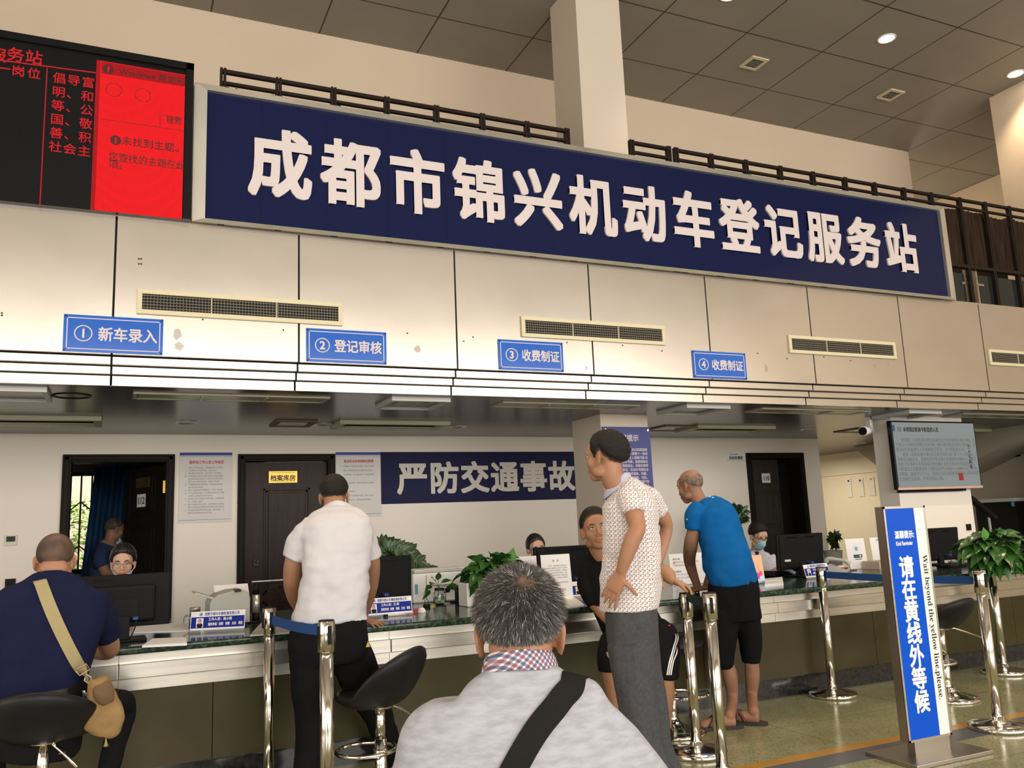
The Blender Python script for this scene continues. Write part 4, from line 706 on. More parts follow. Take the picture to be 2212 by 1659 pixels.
obj('lettering', m, GREYTXT, e); c = O+u*w*.66+v*h*.20+n*.0018; m = MB().rings([[c+u*(r*math.cos(2*PI*k/24))+v*(r*math.sin(2*PI*k/24)) for k in range(24)] for r in (.019, .017)], cap=False); m.add([c+u*(.007*(1 if k % 2 == 0 else .45)*math.sin(PI*k/5))+v*(.007*(1 if k % 2 == 0 else .45)*math.cos(PI*k/5)) for k in range(10)][::-1], [tuple(range(10))]); obj('red_seal', m, REDTXT, e)
e, O, u, v, n, w, h, sh = notice([(1104, 1300), (1165, 1296), (1162, 1201), (1100, 1205)], 5.72, 'white notice stand partly hidden by the leafy potted plant', 1); m = MB(); m.text('温馨提示', O+u*w*.5+v*h*.84+n*.001, u, v, .017, align='C', depth=.0005); obj('heading', m, REDTXT, e); m = MB()
for i in range(6): m.text('各位车主请您在办理业务时请携带', O+u*w*.14+v*h*(.74-i*.06)+n*.001, u, v, w*.047, depth=.0004)
obj('lettering', m, GREYTXT, e)
e, O, u, v, n, w, h, sh = notice([(1453, 1272), (1528, 1266), (1522, 1195), (1449, 1198)], 5.95, 'wide white notice stand behind the arms of the man in blue', 1); m = MB()
for i, t in enumerate(('新车办理：', '请携带身份证、购车发票、合格证', '交强险副联原件', '', '注意事项：', '本市户口车主请携带身份证', '外地户口车主请携带居住证', '原件办理')): m.text(t, O+u*w*.10+v*h*(.80-i*.10)+n*.001, u, v, w*.05, depth=.0004, bold=.02 if '：' in t else 0)
obj('lettering', m, GREYTXT, e); obj('yellow_mark', MB().slab([O+u*w*.10+v*h*.66+n*.001, O+u*w*.15+v*h*.66+n*.001, O+u*w*.15+v*h*.74+n*.001, O+u*w*.10+v*h*.74+n*.001], .0004), bpy.data.materials['yellow_note'], e)
e, O, u, v, n, w, h, sh = notice([(1620, 1262), (1652, 1259), (1648, 1199), (1612, 1202)], 5.55, 'peach and pink flyer stand in front of the masked clerk', 1)
def quadon(nm, a, b, c, d, m_, o=.0016): obj(nm, MB().slab([O+u*w*a+v*h*c+n*o, O+u*w*b+v*h*c+n*o, O+u*w*b+v*h*d+n*o, O+u*w*a+v*h*d+n*o], .0003), m_, e)
quadon('peach_field', 0, 1, .25, 1, mat('peach_print', (.75, .43, .26), .5)); quadon('sky_field', 0, 1, 0, .25, mat('sky_print', (.50, .62, .78), .5)); m = MB()
for a, b, r in ((.45, .33, .03), (.62, .26, .026), (.8, .34, .02), (.35, .22, .022)): c = O+u*w*a+v*h*b+n*.002; m.add([c+u*(r*.8*math.cos(2*PI*k/9+a))+v*(r*math.sin(2*PI*k/9+a)) for k in range(9)], [tuple(range(9))])
obj('pink_shapes', m, mat('magenta_print', (.62, .05, .26), .5), e); obj('tower_print', MB().slab([O+u*w*.70+v*h*.40+n*.0022, O+u*w*.74+v*h*.40+n*.0022, O+u*w*.722+v*h*.72+n*.0022, O+u*w*.718+v*h*.72+n*.0022], .0002), mat('mauve_print', (.45, .30, .36), .5), e)
def brochure(px0, px1, top, Y, label, k):
    pts = [(px0, 1240), (px1, 1236), (px1-4, top), (px0-6, top+2)]; globals().update(zip(('e', 'O', 'u', 'v', 'n', 'w', 'h', 'sh'), notice(pts, Y, label, 1, 'brochure_holder', .08)))
    m = MB(); c = O+u*w*.52+v*h*.66+n*.0014; m.rings([[c+u*(r*math.cos(2*PI*q/24))+v*(r*math.sin(2*PI*q/24)) for q in range(24)] for r in (.042, .039)], cap=False); obj('ring_print', m, mat('pale_print', (.55, .58, .66), .5) if 'pale_print' not in bpy.data.materials else bpy.data.materials['pale_print'], e); m = MB(); m.add([c+u*(.022*math.cos(2*PI*q/20))+v*(.022*math.sin(2*PI*q/20)) for q in range(20)], [tuple(range(20))]); obj('blue_emblem', m, mat('light_blue_print', (.20, .42, .68), .5) if 'light_blue_print' not in bpy.data.materials else bpy.data.materials['light_blue_print'], e)
    if k == 0:
        quadon('dark_tag', .32, .78, .36, .47, mat('petrol_print', (.03, .07, .11), .5)); quadon('green_tag', .38, .74, .30, .33, mat('green_print', (.08, .22, .12), .5)); quadon('white_mark', .63, .72, .39, .44, WHITE, .002)
    else: quadon('blue_cap', .30, 1, .88, .94, bpy.data.materials['light_blue_print']); quadon('blue_foot', .35, 1, .14, .20, bpy.data.materials['pale_print'])
brochure(1836, 1873, 1163, 6.15, 'white brochure holder with a round blue emblem', 0); brochure(1890, 1930, 1160, 6.2, 'white brochure holder cut by the blue waiting sign', 1)
tag(obj('carton', MB().box((6.38, 5.92, CT), (6.75, 6.12, CT+.075)), mat('carton', (.55, .44, .36), .7), None, .003), 'low cardboard box at the foot of the brochure holders', 'box')
# telephone, stapler machine, cups
def phone(c, rz, label, sc=1.0):
    e = empty('telephone', tuple(c), label, 'telephone', 'desk telephones on the counter'); R = Matrix.Rotation(rz, 3, 'Z'); c = Vector(c)
    q = lambda a, b, z: c+R @ Vector((a*sc, b*sc, z*sc))
    o = MB(); o.add([q(*p) for p in ((-.09, -.08, 0), (.09, -.08, 0), (.09, .10, 0), (-.09, .10, 0), (-.09, -.08, .02), (.09, -.08, .02), (.09, .10, .075), (-.09, .10, .075))], [(3, 2, 1, 0), (4, 5, 6, 7), (0, 1, 5, 4), (1, 2, 6, 5), (2, 3, 7, 6), (3, 0, 4, 7)]); obj('base', o, LGREY, e, .006)
    obj('handset', MB().pipe([q(-.06, -.09, .075), q(-.065, -.07, .10), q(-.065, 0, .115), q(-.065, .08, .125), q(-.06, .105, .10)], [.022*sc, .02*sc, .015*sc, .02*sc, .022*sc], n=12, sub=4), LGREY, e)
    m = MB()
    for i in range(3):
        for j in range(4): a = q(.0+i*.028, -.05+j*.026, .030+j*.0085); m.box((a.x-.008, a.y-.007, a.z), (a.x+.008, a.y+.007, a.z+.008))
    obj('key_button', m, DGREY, e); obj('cord', MB().pipe([q(-.06, -.09, .07)]+[q(-.08-.012*math.sin(k*1.9), -.10-.004*k, .02+.01*math.cos(k*1.9)) for k in range(14)], .003, n=5, sub=3), BLK, e); return e
p = atZ(1790, 1238, CT); phone((5.98, 6.0, CT), math.radians(35), 'pale desk telephone between the silver labelled screen and the brochures')
e = empty('card_terminal', (4.98, 5.83, CT), 'black and pale handset machine in front of the masked clerk', 'machine'); p = atZ(1690, 1245, CT); x, y = p.x, p.y
obj('cradle', MB().box((x-.10, y, CT), (x+.14, y+.14, CT+.05)), BLK2, e, .012); obj('handset', MB().pipe([(x-.03, y-.02, CT+.075), (x+.03, y-.03, CT+.06), (x+.10, y-.05, CT+.022)], [.02, .018, .014], n=10, sub=4), LGREY, e); obj('drum', MB().cyl((x+.05, y+.07, CT+.06), (x+.13, y+.07, CT+.062), .035), mat('dull_metal', (.3, .28, .25), .35, .8), e)
p = g2(1815, 1236); e = empty('tape_tub', (*p, CT), 'short white tub with red print beside the telephone', 'tub'); obj('tub', MB().lathe((*p, CT), [(.04, 0), (.045, .06), (.04, .06), (.036, .01), (.001, .01)]), WHITE, e); obj('red_label', MB().rings([[(p[0]+math.cos(2*PI*k/24)*r, p[1]+math.sin(2*PI*k/24)*r, CT+z) for k in range(24)] for r, z in ((.0425, .02), (.0445, .045))], cap=False), REDTXT, e)
e = empty('keyboard', (7.0, 5.65, CT), 'black keyboard lying in front of the screen by the waiting sign', 'keyboard'); obj('case', MB().box((6.85, 5.55, CT), (7.30, 5.70, CT+.02)), BLK, e, .004); m = MB()
for i in range(14):
    for j in range(4): m.box((6.865+i*.030, 5.56+j*.033, CT+.02), (6.89+i*.030, 5.587+j*.033, CT+.027))
obj('key_button', m, DGREY, e)
e = empty('desk_tray', (7.75, 5.95, CT), 'white and black desk tray left of the leafy plant at the right', 'tray'); obj('tray', MB().box((7.56, 5.85, CT), (7.95, 6.15, CT+.02)), WHITE, e, .004); obj('device', MB().box((7.60, 5.9, CT+.02), (7.9, 6.1, CT+.09)), DGREY, e, .01); tag(obj('cloth_bundle', MB().ell((7.78, 6.15, CT+.14), (.16, .09, .08)), mat('lilac_cloth', (.5, .48, .62), .8)), 'pale lilac bundle of cloth behind the desk tray', 'cloth')
# ================================================================== PLANTS
LEAFD = mat('dark_leaf', (.012, .035, .010), .28, col2=(.022, .06, .016), nscale=12); LEAFM = mat('glossy_leaf', (.018, .068, .012), .25, col2=(.04, .13, .025), nscale=10); LEAFL = mat('bright_leaf', (.06, .20, .03), .35, col2=(.10, .28, .05), nscale=10); STEMM = mat('green_stem', (.06, .12, .03), .5)
def leafm(m, b, d, up, L, W, droop=.25, mi=0):
    d = Vector(d).normalized(); s = d.cross(Vector(up)).normalized(); u = s.cross(d); n = 6; C = []; E1 = []; E2 = []
    for i in range(n+1):
        t = i/n; c = Vector(b)+d*(L*t)-ZA*(droop*L*t*t); wd = W*(math.sin(PI*min(1, t*1.02+.02))**.8)*(1.25-.75*t); C.append(c); E1.append(c+s*wd+u*wd*.28); E2.append(c-s*wd+u*wd*.28)
    vs = C+E1+E2; k = n+1; m.add(vs, [(i, i+1, k+i+1, k+i) for i in range(n)]+[(i+1, i, 2*k+i, 2*k+i+1) for i in range(n)], mi, True)
def bushy(e, c, rx, ry, rz, n, L, W, m_, lo=-.5, seed=1, droop=.45, down=0.2, stems=True):
    rr = random.Random(seed); m = MB(); st = MB(); c = Vector(c)
    for i in range(n):
        a = rr.random()*2*PI; el = lo+(1.5-lo)*rr.random(); d = Vector((math.cos(a)*math.cos(el), math.sin(a)*math.cos(el), math.sin(el))); r = .35+.65*rr.random()**.6
        b = c+Vector((d.x*rx*r, d.y*ry*r, d.z*rz*r)); dd = Vector((d.x, d.y, d.z*.5-down+rr.uniform(-.35, .35)))+Vector((rr.uniform(-.4, .4), rr.uniform(-.4, .4), 0)); s = rr.uniform(.7, 1.25)
        leafm(m, b, dd, ZA+Vector((rr.uniform(-.5, .5), rr.uniform(-.5, .5)-.2, 0)), L*s, W*s, droop)
        if i % 2 == 0 and stems: st.pipe([c-ZA*rz*.8, c.lerp(b, .5)+ZA*.02, b], .0025, n=5, sub=3)
    obj('foliage', m, m_, e)
    if st.v: obj('stem', st, STEMM, e)
p = atZ(1010, 1312, CT); e = empty('potted_pothos', (p.x+.1, p.y+.1, CT), 'bushy green pothos in a white square pot behind the grey haired man', 'plant'); obj('pot', MB().box((p.x, p.y, CT), (p.x+.17, p.y+.17, CT+.16)), WHITE, e, .008); obj('soil', MB().box((p.x+.01, p.y+.01, CT+.15), (p.x+.16, p.y+.16, CT+.163)), mat('soil', (.03, .02, .015), .9), e)
bushy(e, atY(1070, 1243, p.y+.06), .225, .17, .135, 150, .105, .042, LEAFM, -.7, 3); m = MB(); b = atY(1098, 1225, p.y); leafm(m, b, (.25, -.2, 1), (-.2, -1, .2), .15, .045, .05); obj('upright_leaf', m, LEAFL, e)
p = atZ(950, 1306, CT); e = empty('jar_plant', (p.x, p.y, CT), 'small green cutting rooting in a glass water jar', 'plant'); obj('jar', MB().lathe((p.x, p.y, CT), [(.03, 0), (.045, .008), (.048, .06), (.042, .085), (.036, .095), (.036, .115), (.033, .115), (.033, .095), (.044, .06), (.042, .012), (.001, .01)]), GLASS, e); obj('water', MB().lathe((p.x, p.y, CT), [(.001, .012), (.040, .013), (.043, .058), (.001, .06)]), mat('water', (.75, .8, .65), .02, trans=.9, ior=1.33), e)
m = MB(); st = MB(); rr = random.Random(5)
for px, py in ((930, 1265), (938, 1252), (926, 1276), (945, 1249), (967, 1266), (955, 1256), (934, 1258), (973, 1262)):
    b = atY(px, py, p.y+rr.uniform(-.04, .04)); d = (b-Vector((p.x, p.y, CT+.1))); leafm(m, b-d*.15, d+Vector((0, -.05, -.04)), (0, -.6, 1), .085, .026, .3); st.pipe([(p.x, p.y, CT+.05), (p.x, p.y, CT+.12), b], .002, n=5, sub=3)
obj('foliage', m, LEAFM, e); obj('stem', st, STEMM, e)
def zz(c, spots, label, sc=1.0, pot=True, Y=None, m_=LEAFD):
    c = Vector(c); e = empty('potted_zz_plant', tuple(c), label, 'plant'); m = MB(); st = MB(); rr = random.Random(int(c.x*100))
    for px, py in spots:
        t = atY(px, py, Y+rr.uniform(-.12, .12)); b = c+ZA*.10; mid = b.lerp(t, .5)+ZA*.10*sc; pts = spline([b, mid, t], 7); st.pipe(pts, .006*sc, n=6)
        for i in range(3, len(pts)):
            for s in (-1, 1):
                d = (pts[i]-pts[i-1]).normalized(); sd = d.cross(Vector((rr.uniform(-.4, .4), -1, .3))).normalized()*s; leafm(m, pts[i], sd+d*.7+ZA*.1, (0, -1, .4), .10*sc*rr.uniform(.8, 1.1), .024*sc, .15)
        leafm(m, t, (pts[-1]-pts[-3]), (0, -1, .2), .10*sc, .024*sc, .1)
    obj('foliage', m, m_, e); obj('stem', st, STEMM, e)
    if pot: obj('pot', MB().lathe(tuple(c-ZA*.12), [(.07, 0), (.10, .02), (.12, .22), (.11, .22), (.10, .2), (.001, .2)]), LGREY, e)
zz((1.78, 6.72, .92), [(850, 1178), (872, 1192), (888, 1188), (905, 1212), (900, 1245), (928, 1234), (832, 1196), (815, 1200)], 'tall glossy zz plant behind the second screen', 1.0, True, 6.7)
tag(obj('plant_stand', MB().box((1.55, 6.6, 0), (2.0, 6.86, .80)), DGREY), 'low dark cabinet behind the counter carrying the zz plant', 'cabinet')
p0 = atY(1812, 1195, 8.6); zz((p0.x-.1, 8.6, .74), [(1800, 1160), (1808, 1158), (1795, 1170), (1803, 1178)], 'dark leafy plant standing at the corridor corner', .9, True, 8.6); tag(obj('plant_stand', MB().box((p0.x-.22, 8.45, 0), (p0.x+.05, 8.75, .615)), BLK), 'black plant stand at the corridor corner', 'stand')
p1 = atY(1592, 1150, 8.3); zz((p1.x-.25, 8.3, .74), [(1604, 1103), (1590, 1100), (1604, 1115), (1588, 1120), (1575, 1110)], 'dark leafy plant behind the back of the man in blue', 1.1, True, 8.3); tag(obj('plant_stand', MB().box((p1.x-.40, 8.15, 0), (p1.x-.10, 8.45, .615)), BLK), 'black plant stand hidden behind the man in blue', 'stand')
p = atZ(2186, 1237, CT); e = empty('potted_pothos', (p.x, p.y, CT), 'bushy green pothos in a white pot above the right belt', 'plant'); obj('pot', MB().box((p.x-.13, p.y, CT), (p.x+.07, p.y+.17, CT+.16)), WHITE, e, .006); bushy(e, atY(2156, 1186, p.y+.06), .29, .22, .13, 210, .13, .048, LEAFM, -1.0, 11, .5, .25)
m = MB(); b = atY(2126, 1167, p.y); leafm(m, b, (-.05, -.1, 1), (0, -1, .2), .11, .05, .05); obj('upright_leaf', m, LEAFL, e)
p = atY(-8, 1290, 5.4); e = empty('potted_pothos', (p.x, 5.4, CT), 'green plant barely peeking in at the left edge', 'plant'); obj('pot', MB().lathe((p.x-.05, 5.4, CT), [(.05, 0), (.07, .10), (.001, .1)]), WHITE, e); bushy(e, (p.x-.05, 5.4, CT+.15), .10, .10, .07, 40, .09, .035, LEAFM, -.3, 13)
# ================================================================== OFFICE BEHIND THE OPEN DOOR
CUR = mat('blue_curtain', (.05, .17, .38), .6, col2=(.075, .23, .48), nscale=4)
m = MB(); R0 = []; R1 = []; cx0, cx1 = -.30, .62
for i in range(90):
    t = i/89; x = cx0+(cx1-cx0)*t; yv = 12.2+.06*math.sin(t*46)+.02*math.sin(t*17); R0.append((x, yv, 2.3)); R1.append((x-.12*(1-t)-.05, yv+.01, .25))
o = len(m.v); m.v += R0+R1
for i in range(89): m.f.append((i, i+90, i+91, i+1)); m.mi.append(0); m.sm.append(True)
co_ = obj('curtain', m, CUR); tag(co_, 'blue gathered curtain hanging beside the barred office window', 'curtain'); sdm = co_.modifiers.new('thick', 'SOLIDIFY'); sdm.thickness = .004
e = empty('garden_shrub', (-.9, 14.2, 0), 'sunlit green shrub outside the barred office window', 'shrub'); bushy(e, (-.9, 14.3, 1.0), 1.6, .5, 1.0, 2600, .085, .030, mat('sunlit_leaf', (.16, .34, .03), .5, col2=(.30, .48, .08), nscale=6), -.9, 21, stems=False); obj('trunk', MB().cyl((-.9, 14.3, 0), (-.9, 14.3, 1.2), .06), STEMM, e)
l = bpy.data.lights.new('garden_sun', 'AREA'); l.energy = 420; l.size = 2.5; l.color = (1, .97, .9); o = bpy.data.objects.new('garden_sun', l); COL.objects.link(o); o.location = (-1.0, 13.2, 4.5); o.rotation_euler = (math.radians(25), 0, 0)
struct('wall_garden', MB().box((-4, 16.5, 0), (3, 16.7, 2.55)), mat('brick_red_wall', (.78, .55, .43), .8), 'reddish garden wall beyond the shrub')
# ================================================================== RIGHT EDGE CLUTTER BEYOND THE SCREEN COLUMN
e = empty('boom_arm', (9.5, 7.4, 0), 'thick black padded arm with a rounded end on a pole right of the screen column', 'arm'); a, b = atY(2098, 1078, 7.4), atY(2146, 1117, 7.4); obj('padding', MB().pipe([a+Vector((-.2, 0, .12)), a, a.lerp(b, .5), b], .042, n=14, sub=3).ell(b, (.055, .055, .055)), BLK, e)
obj('pole', MB().cyl((b.x-.05, 7.42, 0), (b.x-.06, 7.42, b.z), .016).lathe((b.x-.05, 7.42, 0), [(.18, 0), (.18, .02), (.02, .04), (.001, .041)]), LGREY, e)
e = empty('dark_cabinet', (10.2, 7.6, 0), 'dark open machine cabinet at the right edge', 'cabinet'); a = atY(2190, 1075, 7.8); obj('body', MB().box((a.x, 7.8, 0), (11.28, 8.4, a.z-.05)), BLK, e, .01); obj('top', MB().box((a.x-.02, 7.78, a.z-.05), (11.29, 8.42, a.z)), LGREY, e, .005)
b = atY(2164, 1140, 8.7); e = empty('orange_broom', (b.x, 8.7, 0), 'orange plastic dustpan with a stick leaning by the wall', 'dustpan'); ORG = mat('orange_plastic', (.30, .09, .03), .5); obj('pan', MB().box((b.x-.06, 8.65, b.z-.12), (b.x+.08, 8.8, b.z+.02)), ORG, e, .005); obj('stick', MB().cyl((b.x-.02, 8.75, 0), (b.x-.05, 8.75, b.z+.12), .014), ORG, e)
a = atY(2186, 1089, 7.79); tag(obj('wall_tag', MB().box((a.x-.03, 7.775, a.z-.03), (a.x+.03, 7.779, a.z+.03)), mat('teal_tag', (.06, .22, .32), .5)), 'small blue tag on the corner of the dark cabinet', 'tag')
m = MB(); a, b = atX(2115, 1040, 11.30), atX(2230, 962, 11.30)
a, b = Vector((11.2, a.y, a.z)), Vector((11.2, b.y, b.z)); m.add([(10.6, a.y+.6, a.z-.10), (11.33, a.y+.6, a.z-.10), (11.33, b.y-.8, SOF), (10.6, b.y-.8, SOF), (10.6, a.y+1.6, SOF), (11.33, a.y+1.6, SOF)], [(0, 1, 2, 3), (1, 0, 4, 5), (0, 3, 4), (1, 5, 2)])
struct('trim_4', m, bpy.data.materials['shade_toned_paint'], 'sloping underside of a staircase in the right corner', 'stair')  # shade under the stairs is put into the paint colour
a, b = atX(2118, 992, 11.25), atX(2200, 983, 11.25); tag(obj('wall_pipe', MB().cyl((11.28, a.y, a.z), (11.28, b.y, b.z), .018)), 'thin dark pipe on the wall right of the screen', 'pipe') if False else tag(obj('wall_pipe', MB().cyl((11.28, a.y, a.z), (11.28, b.y, b.z), .018), BLK), 'thin dark pipe on the wall right of the screen', 'pipe')
a = atY(2195, 1195, 6.9)+Vector((.25, 0, 0)); e = empty('red_chair', (a.x, 6.9, 0), 'dark red chair back behind the right plant', 'chair'); RC = mat('dark_red_cloth', (.10, .015, .01), .7); obj('backrest', MB().box((a.x-.18, 6.88, a.z-.15), (a.x+.25, 6.94, a.z+.05)), RC, e, .02); obj('seat', MB().box((a.x-.18, 6.9, .42), (a.x+.25, 7.3, .48)), RC, e, .02)
for sx in (-.16, .22):
    for sy in (6.92, 7.27): obj('leg', MB().cyl((a.x+sx, sy, 0), (a.x+sx, sy, .43 if sy > 7 else a.z-.1), .015), BLK, e)
a = atY(2088, 1140, 6.7); tag(obj('wall_socket', MB().box((8.6, 6.692, a.z-.03), (8.67, 6.704, a.z+.04)), BLK), 'small black box near the lower right corner of the screen column', 'socket')
# ================================================================== PEOPLE
class A_:
    """a person's own frame: the spot at column px, depth Y; f away from the viewer's side, r across, metres per photo pixel m"""
    def __init__(s, px, Y, m=None):
        p = atY(px, 1140, Y); s.o = Vector((p.x, p.y, 0)); s.f = s.o.normalized(); s.r = Vector((s.f.y, -s.f.x, 0)); s.d = s.o.length; s.px = px; s.m = (p-CP).dot(CF)/FPX
    def p(s, px, py, dy=0): d = ray(px, py); return CP+d*((s.d+dy)/d.dot(s.f))
    def w(s, dx, dy, z): return s.o+s.r*dx+s.f*dy+ZA*z
    def torso(s, mb, R, n=28, sub=5, ex=2.4, ref=None):
        ref = ref or s.r; P = [s.p(*q[:3]) if len(q) == 5 else q[0] for q in R]; rx = [q[-2]*s.m if len(q) == 5 else q[1] for q in R]; ry = [q[-1] for q in R]
        V = [Vector((a, b, 0)) for a, b in zip(rx, ry)]; P2, V2 = spline(P, sub), spline(V, sub); Q = []
        for i, c in enumerate(P2):
            t = (P2[min(i+1, len(P2)-1)]-P2[max(i-1, 0)]).normalized(); a = (ref-t*ref.dot(t)).normalized(); b = t.cross(a); r = V2[i]; ring = []
            for k in range(n):
                th = 2*PI*k/n; cc, ss = math.cos(th), math.sin(th); e = 2/ex; ring.append(c+a*(abs(cc)**e*math.copysign(1, cc)*max(r.x, .004))+b*(abs(ss)**e*math.copysign(1, ss)*max(r.y, .004)))
            Q.append(ring)
        return mb.rings(Q)
    def limb(s, mb, R, n=16, sub=5, round_=True):
        P = [s.p(*q[:3]) if len(q) == 4 else q[0] for q in R]; r = [q[-1]*s.m if len(q) == 4 else q[1] for q in R]
        P2 = spline(P, sub); r2 = [max(.003, v.x) for v in spline([Vector((v, 0, 0)) for v in r], sub)]; mb.pipe(P2, r2, n=n)
        if round_:
            for c, q in ((P2[0], r2[0]), (P2[-1], r2[-1])): mb.ell(c, (q*.99,)*3, n=14, m=8)
        return mb
def remesh(mb, name, mats, vox=.006, it=3, parent=None, wr=0, wf=9, ws=(1, 1, 1), seed=0, keep=None):
    o = link('tmp', mb.mesh('tmp', mats)); md = o.modifiers.new('r', 'REMESH'); md.mode = 'VOXEL'; md.voxel_size = vox; md.use_smooth_shade = True
    if it: sm = o.modifiers.new('s', 'SMOOTH'); sm.factor = .5; sm.iterations = it
    dg = bpy.context.evaluated_depsgraph_get(); me = bpy.data.meshes.new_from_object(o.evaluated_get(dg)); bpy.data.objects.remove(o); me.name = name
    nv = len(me.vertices)
    if wr:
        co = np.empty(nv*3); me.vertices.foreach_get('co', co); co = co.reshape(-1, 3); no = np.empty(nv*3); me.vertices.foreach_get('normal', no); no = no.reshape(-1, 3); off = Vector((seed*3.1, seed*1.7, seed))
        amp = np.array([noise.noise(Vector((c[0]*wf*ws[0], c[1]*wf*ws[1], c[2]*wf*ws[2]))+off)+.5*noise.noise(Vector((c[0]*wf*2.3*ws[0], c[1]*wf*2.3*ws[1], c[2]*wf*2.3*ws[2]))+off) for c in co]); co = co+no*(amp*wr)[:, None]
        me.vertices.foreach_set('co', co.ravel())
    me.polygons.foreach_set('use_smooth', [True]*len(me.polygons)); me.update(); return link(name, me, parent)
class Head:
    """local head axes: x to the face's own left side as seen from the front mirrored, y the way the face looks, z up; c = head centre"""
    def __init__(s, c, yaw, pitch=0, roll=0, sc=1.0, w=1.0, jaw=1.0):
        s.c = Vector(c); s.R = Matrix.Rotation(yaw, 3, 'Z') @ Matrix.Rotation(pitch, 3, 'X') @ Matrix.Rotation(roll, 3, 'Y'); s.s = sc; s.w = w; s.jaw = jaw
    def q(s, x, y, z): return s.c+s.R @ (Vector((x*s.w, y, z))*s.s)
    def ell(s, mb, c, r, rot=None, n=18, m=12):
        Rm = s.R if rot is None else s.R @ rot; return mb.ell(s.q(*c), (r[0]*s.s*s.w, r[1]*s.s, r[2]*s.s), Rm, n, m)
    def skull(s, mb, neck, nr=.052, ears=True):
        s.ell(mb, (0, -.012, .03), (.076, .094, .085), n=24, m=16); s.ell(mb, (0, .022, -.03), (.062*s.jaw, .068, .083), n=20, m=14); s.ell(mb, (0, .055, -.09), (.034*s.jaw, .03, .026)); s.ell(mb, (0, .068, .03), (.056, .022, .05))
        for x in (-1, 1):
            s.ell(mb, (x*.040, .052, -.028), (.026, .026, .03)); s.ell(mb, (x*.046*s.jaw, .012, -.072), (.022, .035, .028)); s.ell(mb, (x*.034, .074, .020), (.026, .013, .009))
            s.ell(mb, (x*.0105, .092, -.040), (.0085, .011, .008))
            if ears:
                t = Matrix.Rotation(x*.35, 3, 'Z'); s.ell(mb, (x*.080, -.008, -.014), (.007, .019, .033), t); s.ell(mb, (x*.084, -.014, -.006), (.006, .013, .022), t); s.ell(mb, (x*.078, .0, -.040), (.007, .011, .012), t)
        mb.pipe([s.q(0, .080, .018), s.q(0, .090, -.010), s.q(0, .101, -.036)], [.0085*s.s, .0095*s.s, .0125*s.s], n=10, sub=3); s.ell(mb, (0, .082, -.062), (.024, .014, .02)); s.ell(mb, (0, .078, -.081), (.02, .010, .008))
        nb = Vector(neck); mb.pipe([s.q(0, -.022, -.02), s.q(0, -.022, -.085).lerp(nb, .35), nb], [nr*.96, nr, nr*1.12], n=20, sub=4); return mb
    def face(s, body, eye=True, brow=True, lips=True, browc=None, gaze=(0, 0), openm=False, lipm=None, half=.7):
        bm = browc or HAIRB
        for x in (-1, 1):
            if eye:
                m = MB(); s.ell(m, (x*.032, .0805, .002), (.0155, .008, .0068*half+.001), Matrix.Rotation(x*-.18, 3, 'Z')); ob = obj('eye', m, EYEW, body); m = MB(); s.ell(m, (x*.032+gaze[0]*.006, .0862, .002+gaze[1]*.003), (.0058, .004, .0056*half+.001)); obj('iris', m, EYED, ob)
                m = MB(); m.pipe([s.q(x*.016, .084, .0005), s.q(x*.026, .0885, .0062), s.q(x*.038, .0868, .0062), s.q(x*.049, .079, .001)], [.0008, .0017, .0017, .0008], n=6, sub=4); obj('eyelid', m, bm, body)
            if brow: m = MB(); m.pipe([s.q(x*.015, .091, .019), s.q(x*.03, .091, .0245), s.q(x*.043, .084, .0235), s.q(x*.053, .074, .018)], [.0022, .0034, .003, .001], n=8, sub=4); obj('eyebrow', m, bm, body)
        if lips:
            lm = lipm or LIPM; m = MB(); g = .006 if openm else 0; m.pipe([s.q(-.024, .082, -.066), s.q(-.010, .0945, -.0615), s.q(0, .0955, -.063), s.q(.010, .0945, -.0615), s.q(.024, .082, -.066)], [.001, .0042, .0042, .0042, .001], n=8, sub=4); m.pipe([s.q(-.023, .082, -.067), s.q(0, .094, -.0725-g), s.q(.023, .082, -.067)], [.001, .0055, .001], n=8, sub=5); obj('lips', m, lm, body)
            if openm: m = MB(); s.ell(m, (0, .088, -.0685), (.017, .006, .004)); obj('teeth', m, WHITE, body)
    def hair(s, parent, m_, line, T=.012, rough=.003, nf=60, top=0, name='hair', n=72, k=44, bald=None, fade=.035, tb=0, soft=False, dfade=.032):
        """scalp surface: line = hairline height z as a function of y (piecewise), T thickness that fades to the hairline"""
        ys = [a for a, b in line]; zs = [b for a, b in line]; V = []; keep = []; dens = []
        for i in range(k+1):
            ph = -PI/2+PI*i/k
            for j in range(n):
                th = 2*PI*j/n; d = Vector((math.cos(ph)*math.cos(th), math.cos(ph)*math.sin(th), math.sin(ph))); p0 = Vector((d.x*.076, d.y*.094-.012, d.z*.085+.03)); zl = float(np.interp(p0.y, ys, zs)); dist = p0.z-zl
                bd = bald(p0) if bald else 1; dist = dist if soft else min(dist, bd); dens.append(min(dist/dfade, 1.0 if not soft else max(0, bd/.03)))
                f = max(0, min(1, dist/fade)); f = f*f*(3-2*f); t = -.003+(T+top*max(0, d.z)**2+.003)*f+tb*max(0, -d.y)*f+rough*noise.noise(d*nf*.16+Vector((s.c.x, 0, 0)))*f+rough*.6*noise.noise(d*nf*.5)*f; V.append(s.q(*(p0+d*t))); keep.append(dist > -.010)
        m = MB(); m.v = [tuple(v) for v in V]
        for i in range(k):
            for j in range(n):
                q = (i*n+j, i*n+(j+1) % n, (i+1)*n+(j+1) % n, (i+1)*n+j)
                if sum(keep[v] for v in q) >= 3: m.f.append(q); m.mi.append(0); m.sm.append(True)
        o = obj(name, m, m_, parent); at = o.data.attributes.new('hair_cover', 'FLOAT', 'POINT'); at.data.foreach_set('value', dens); return o
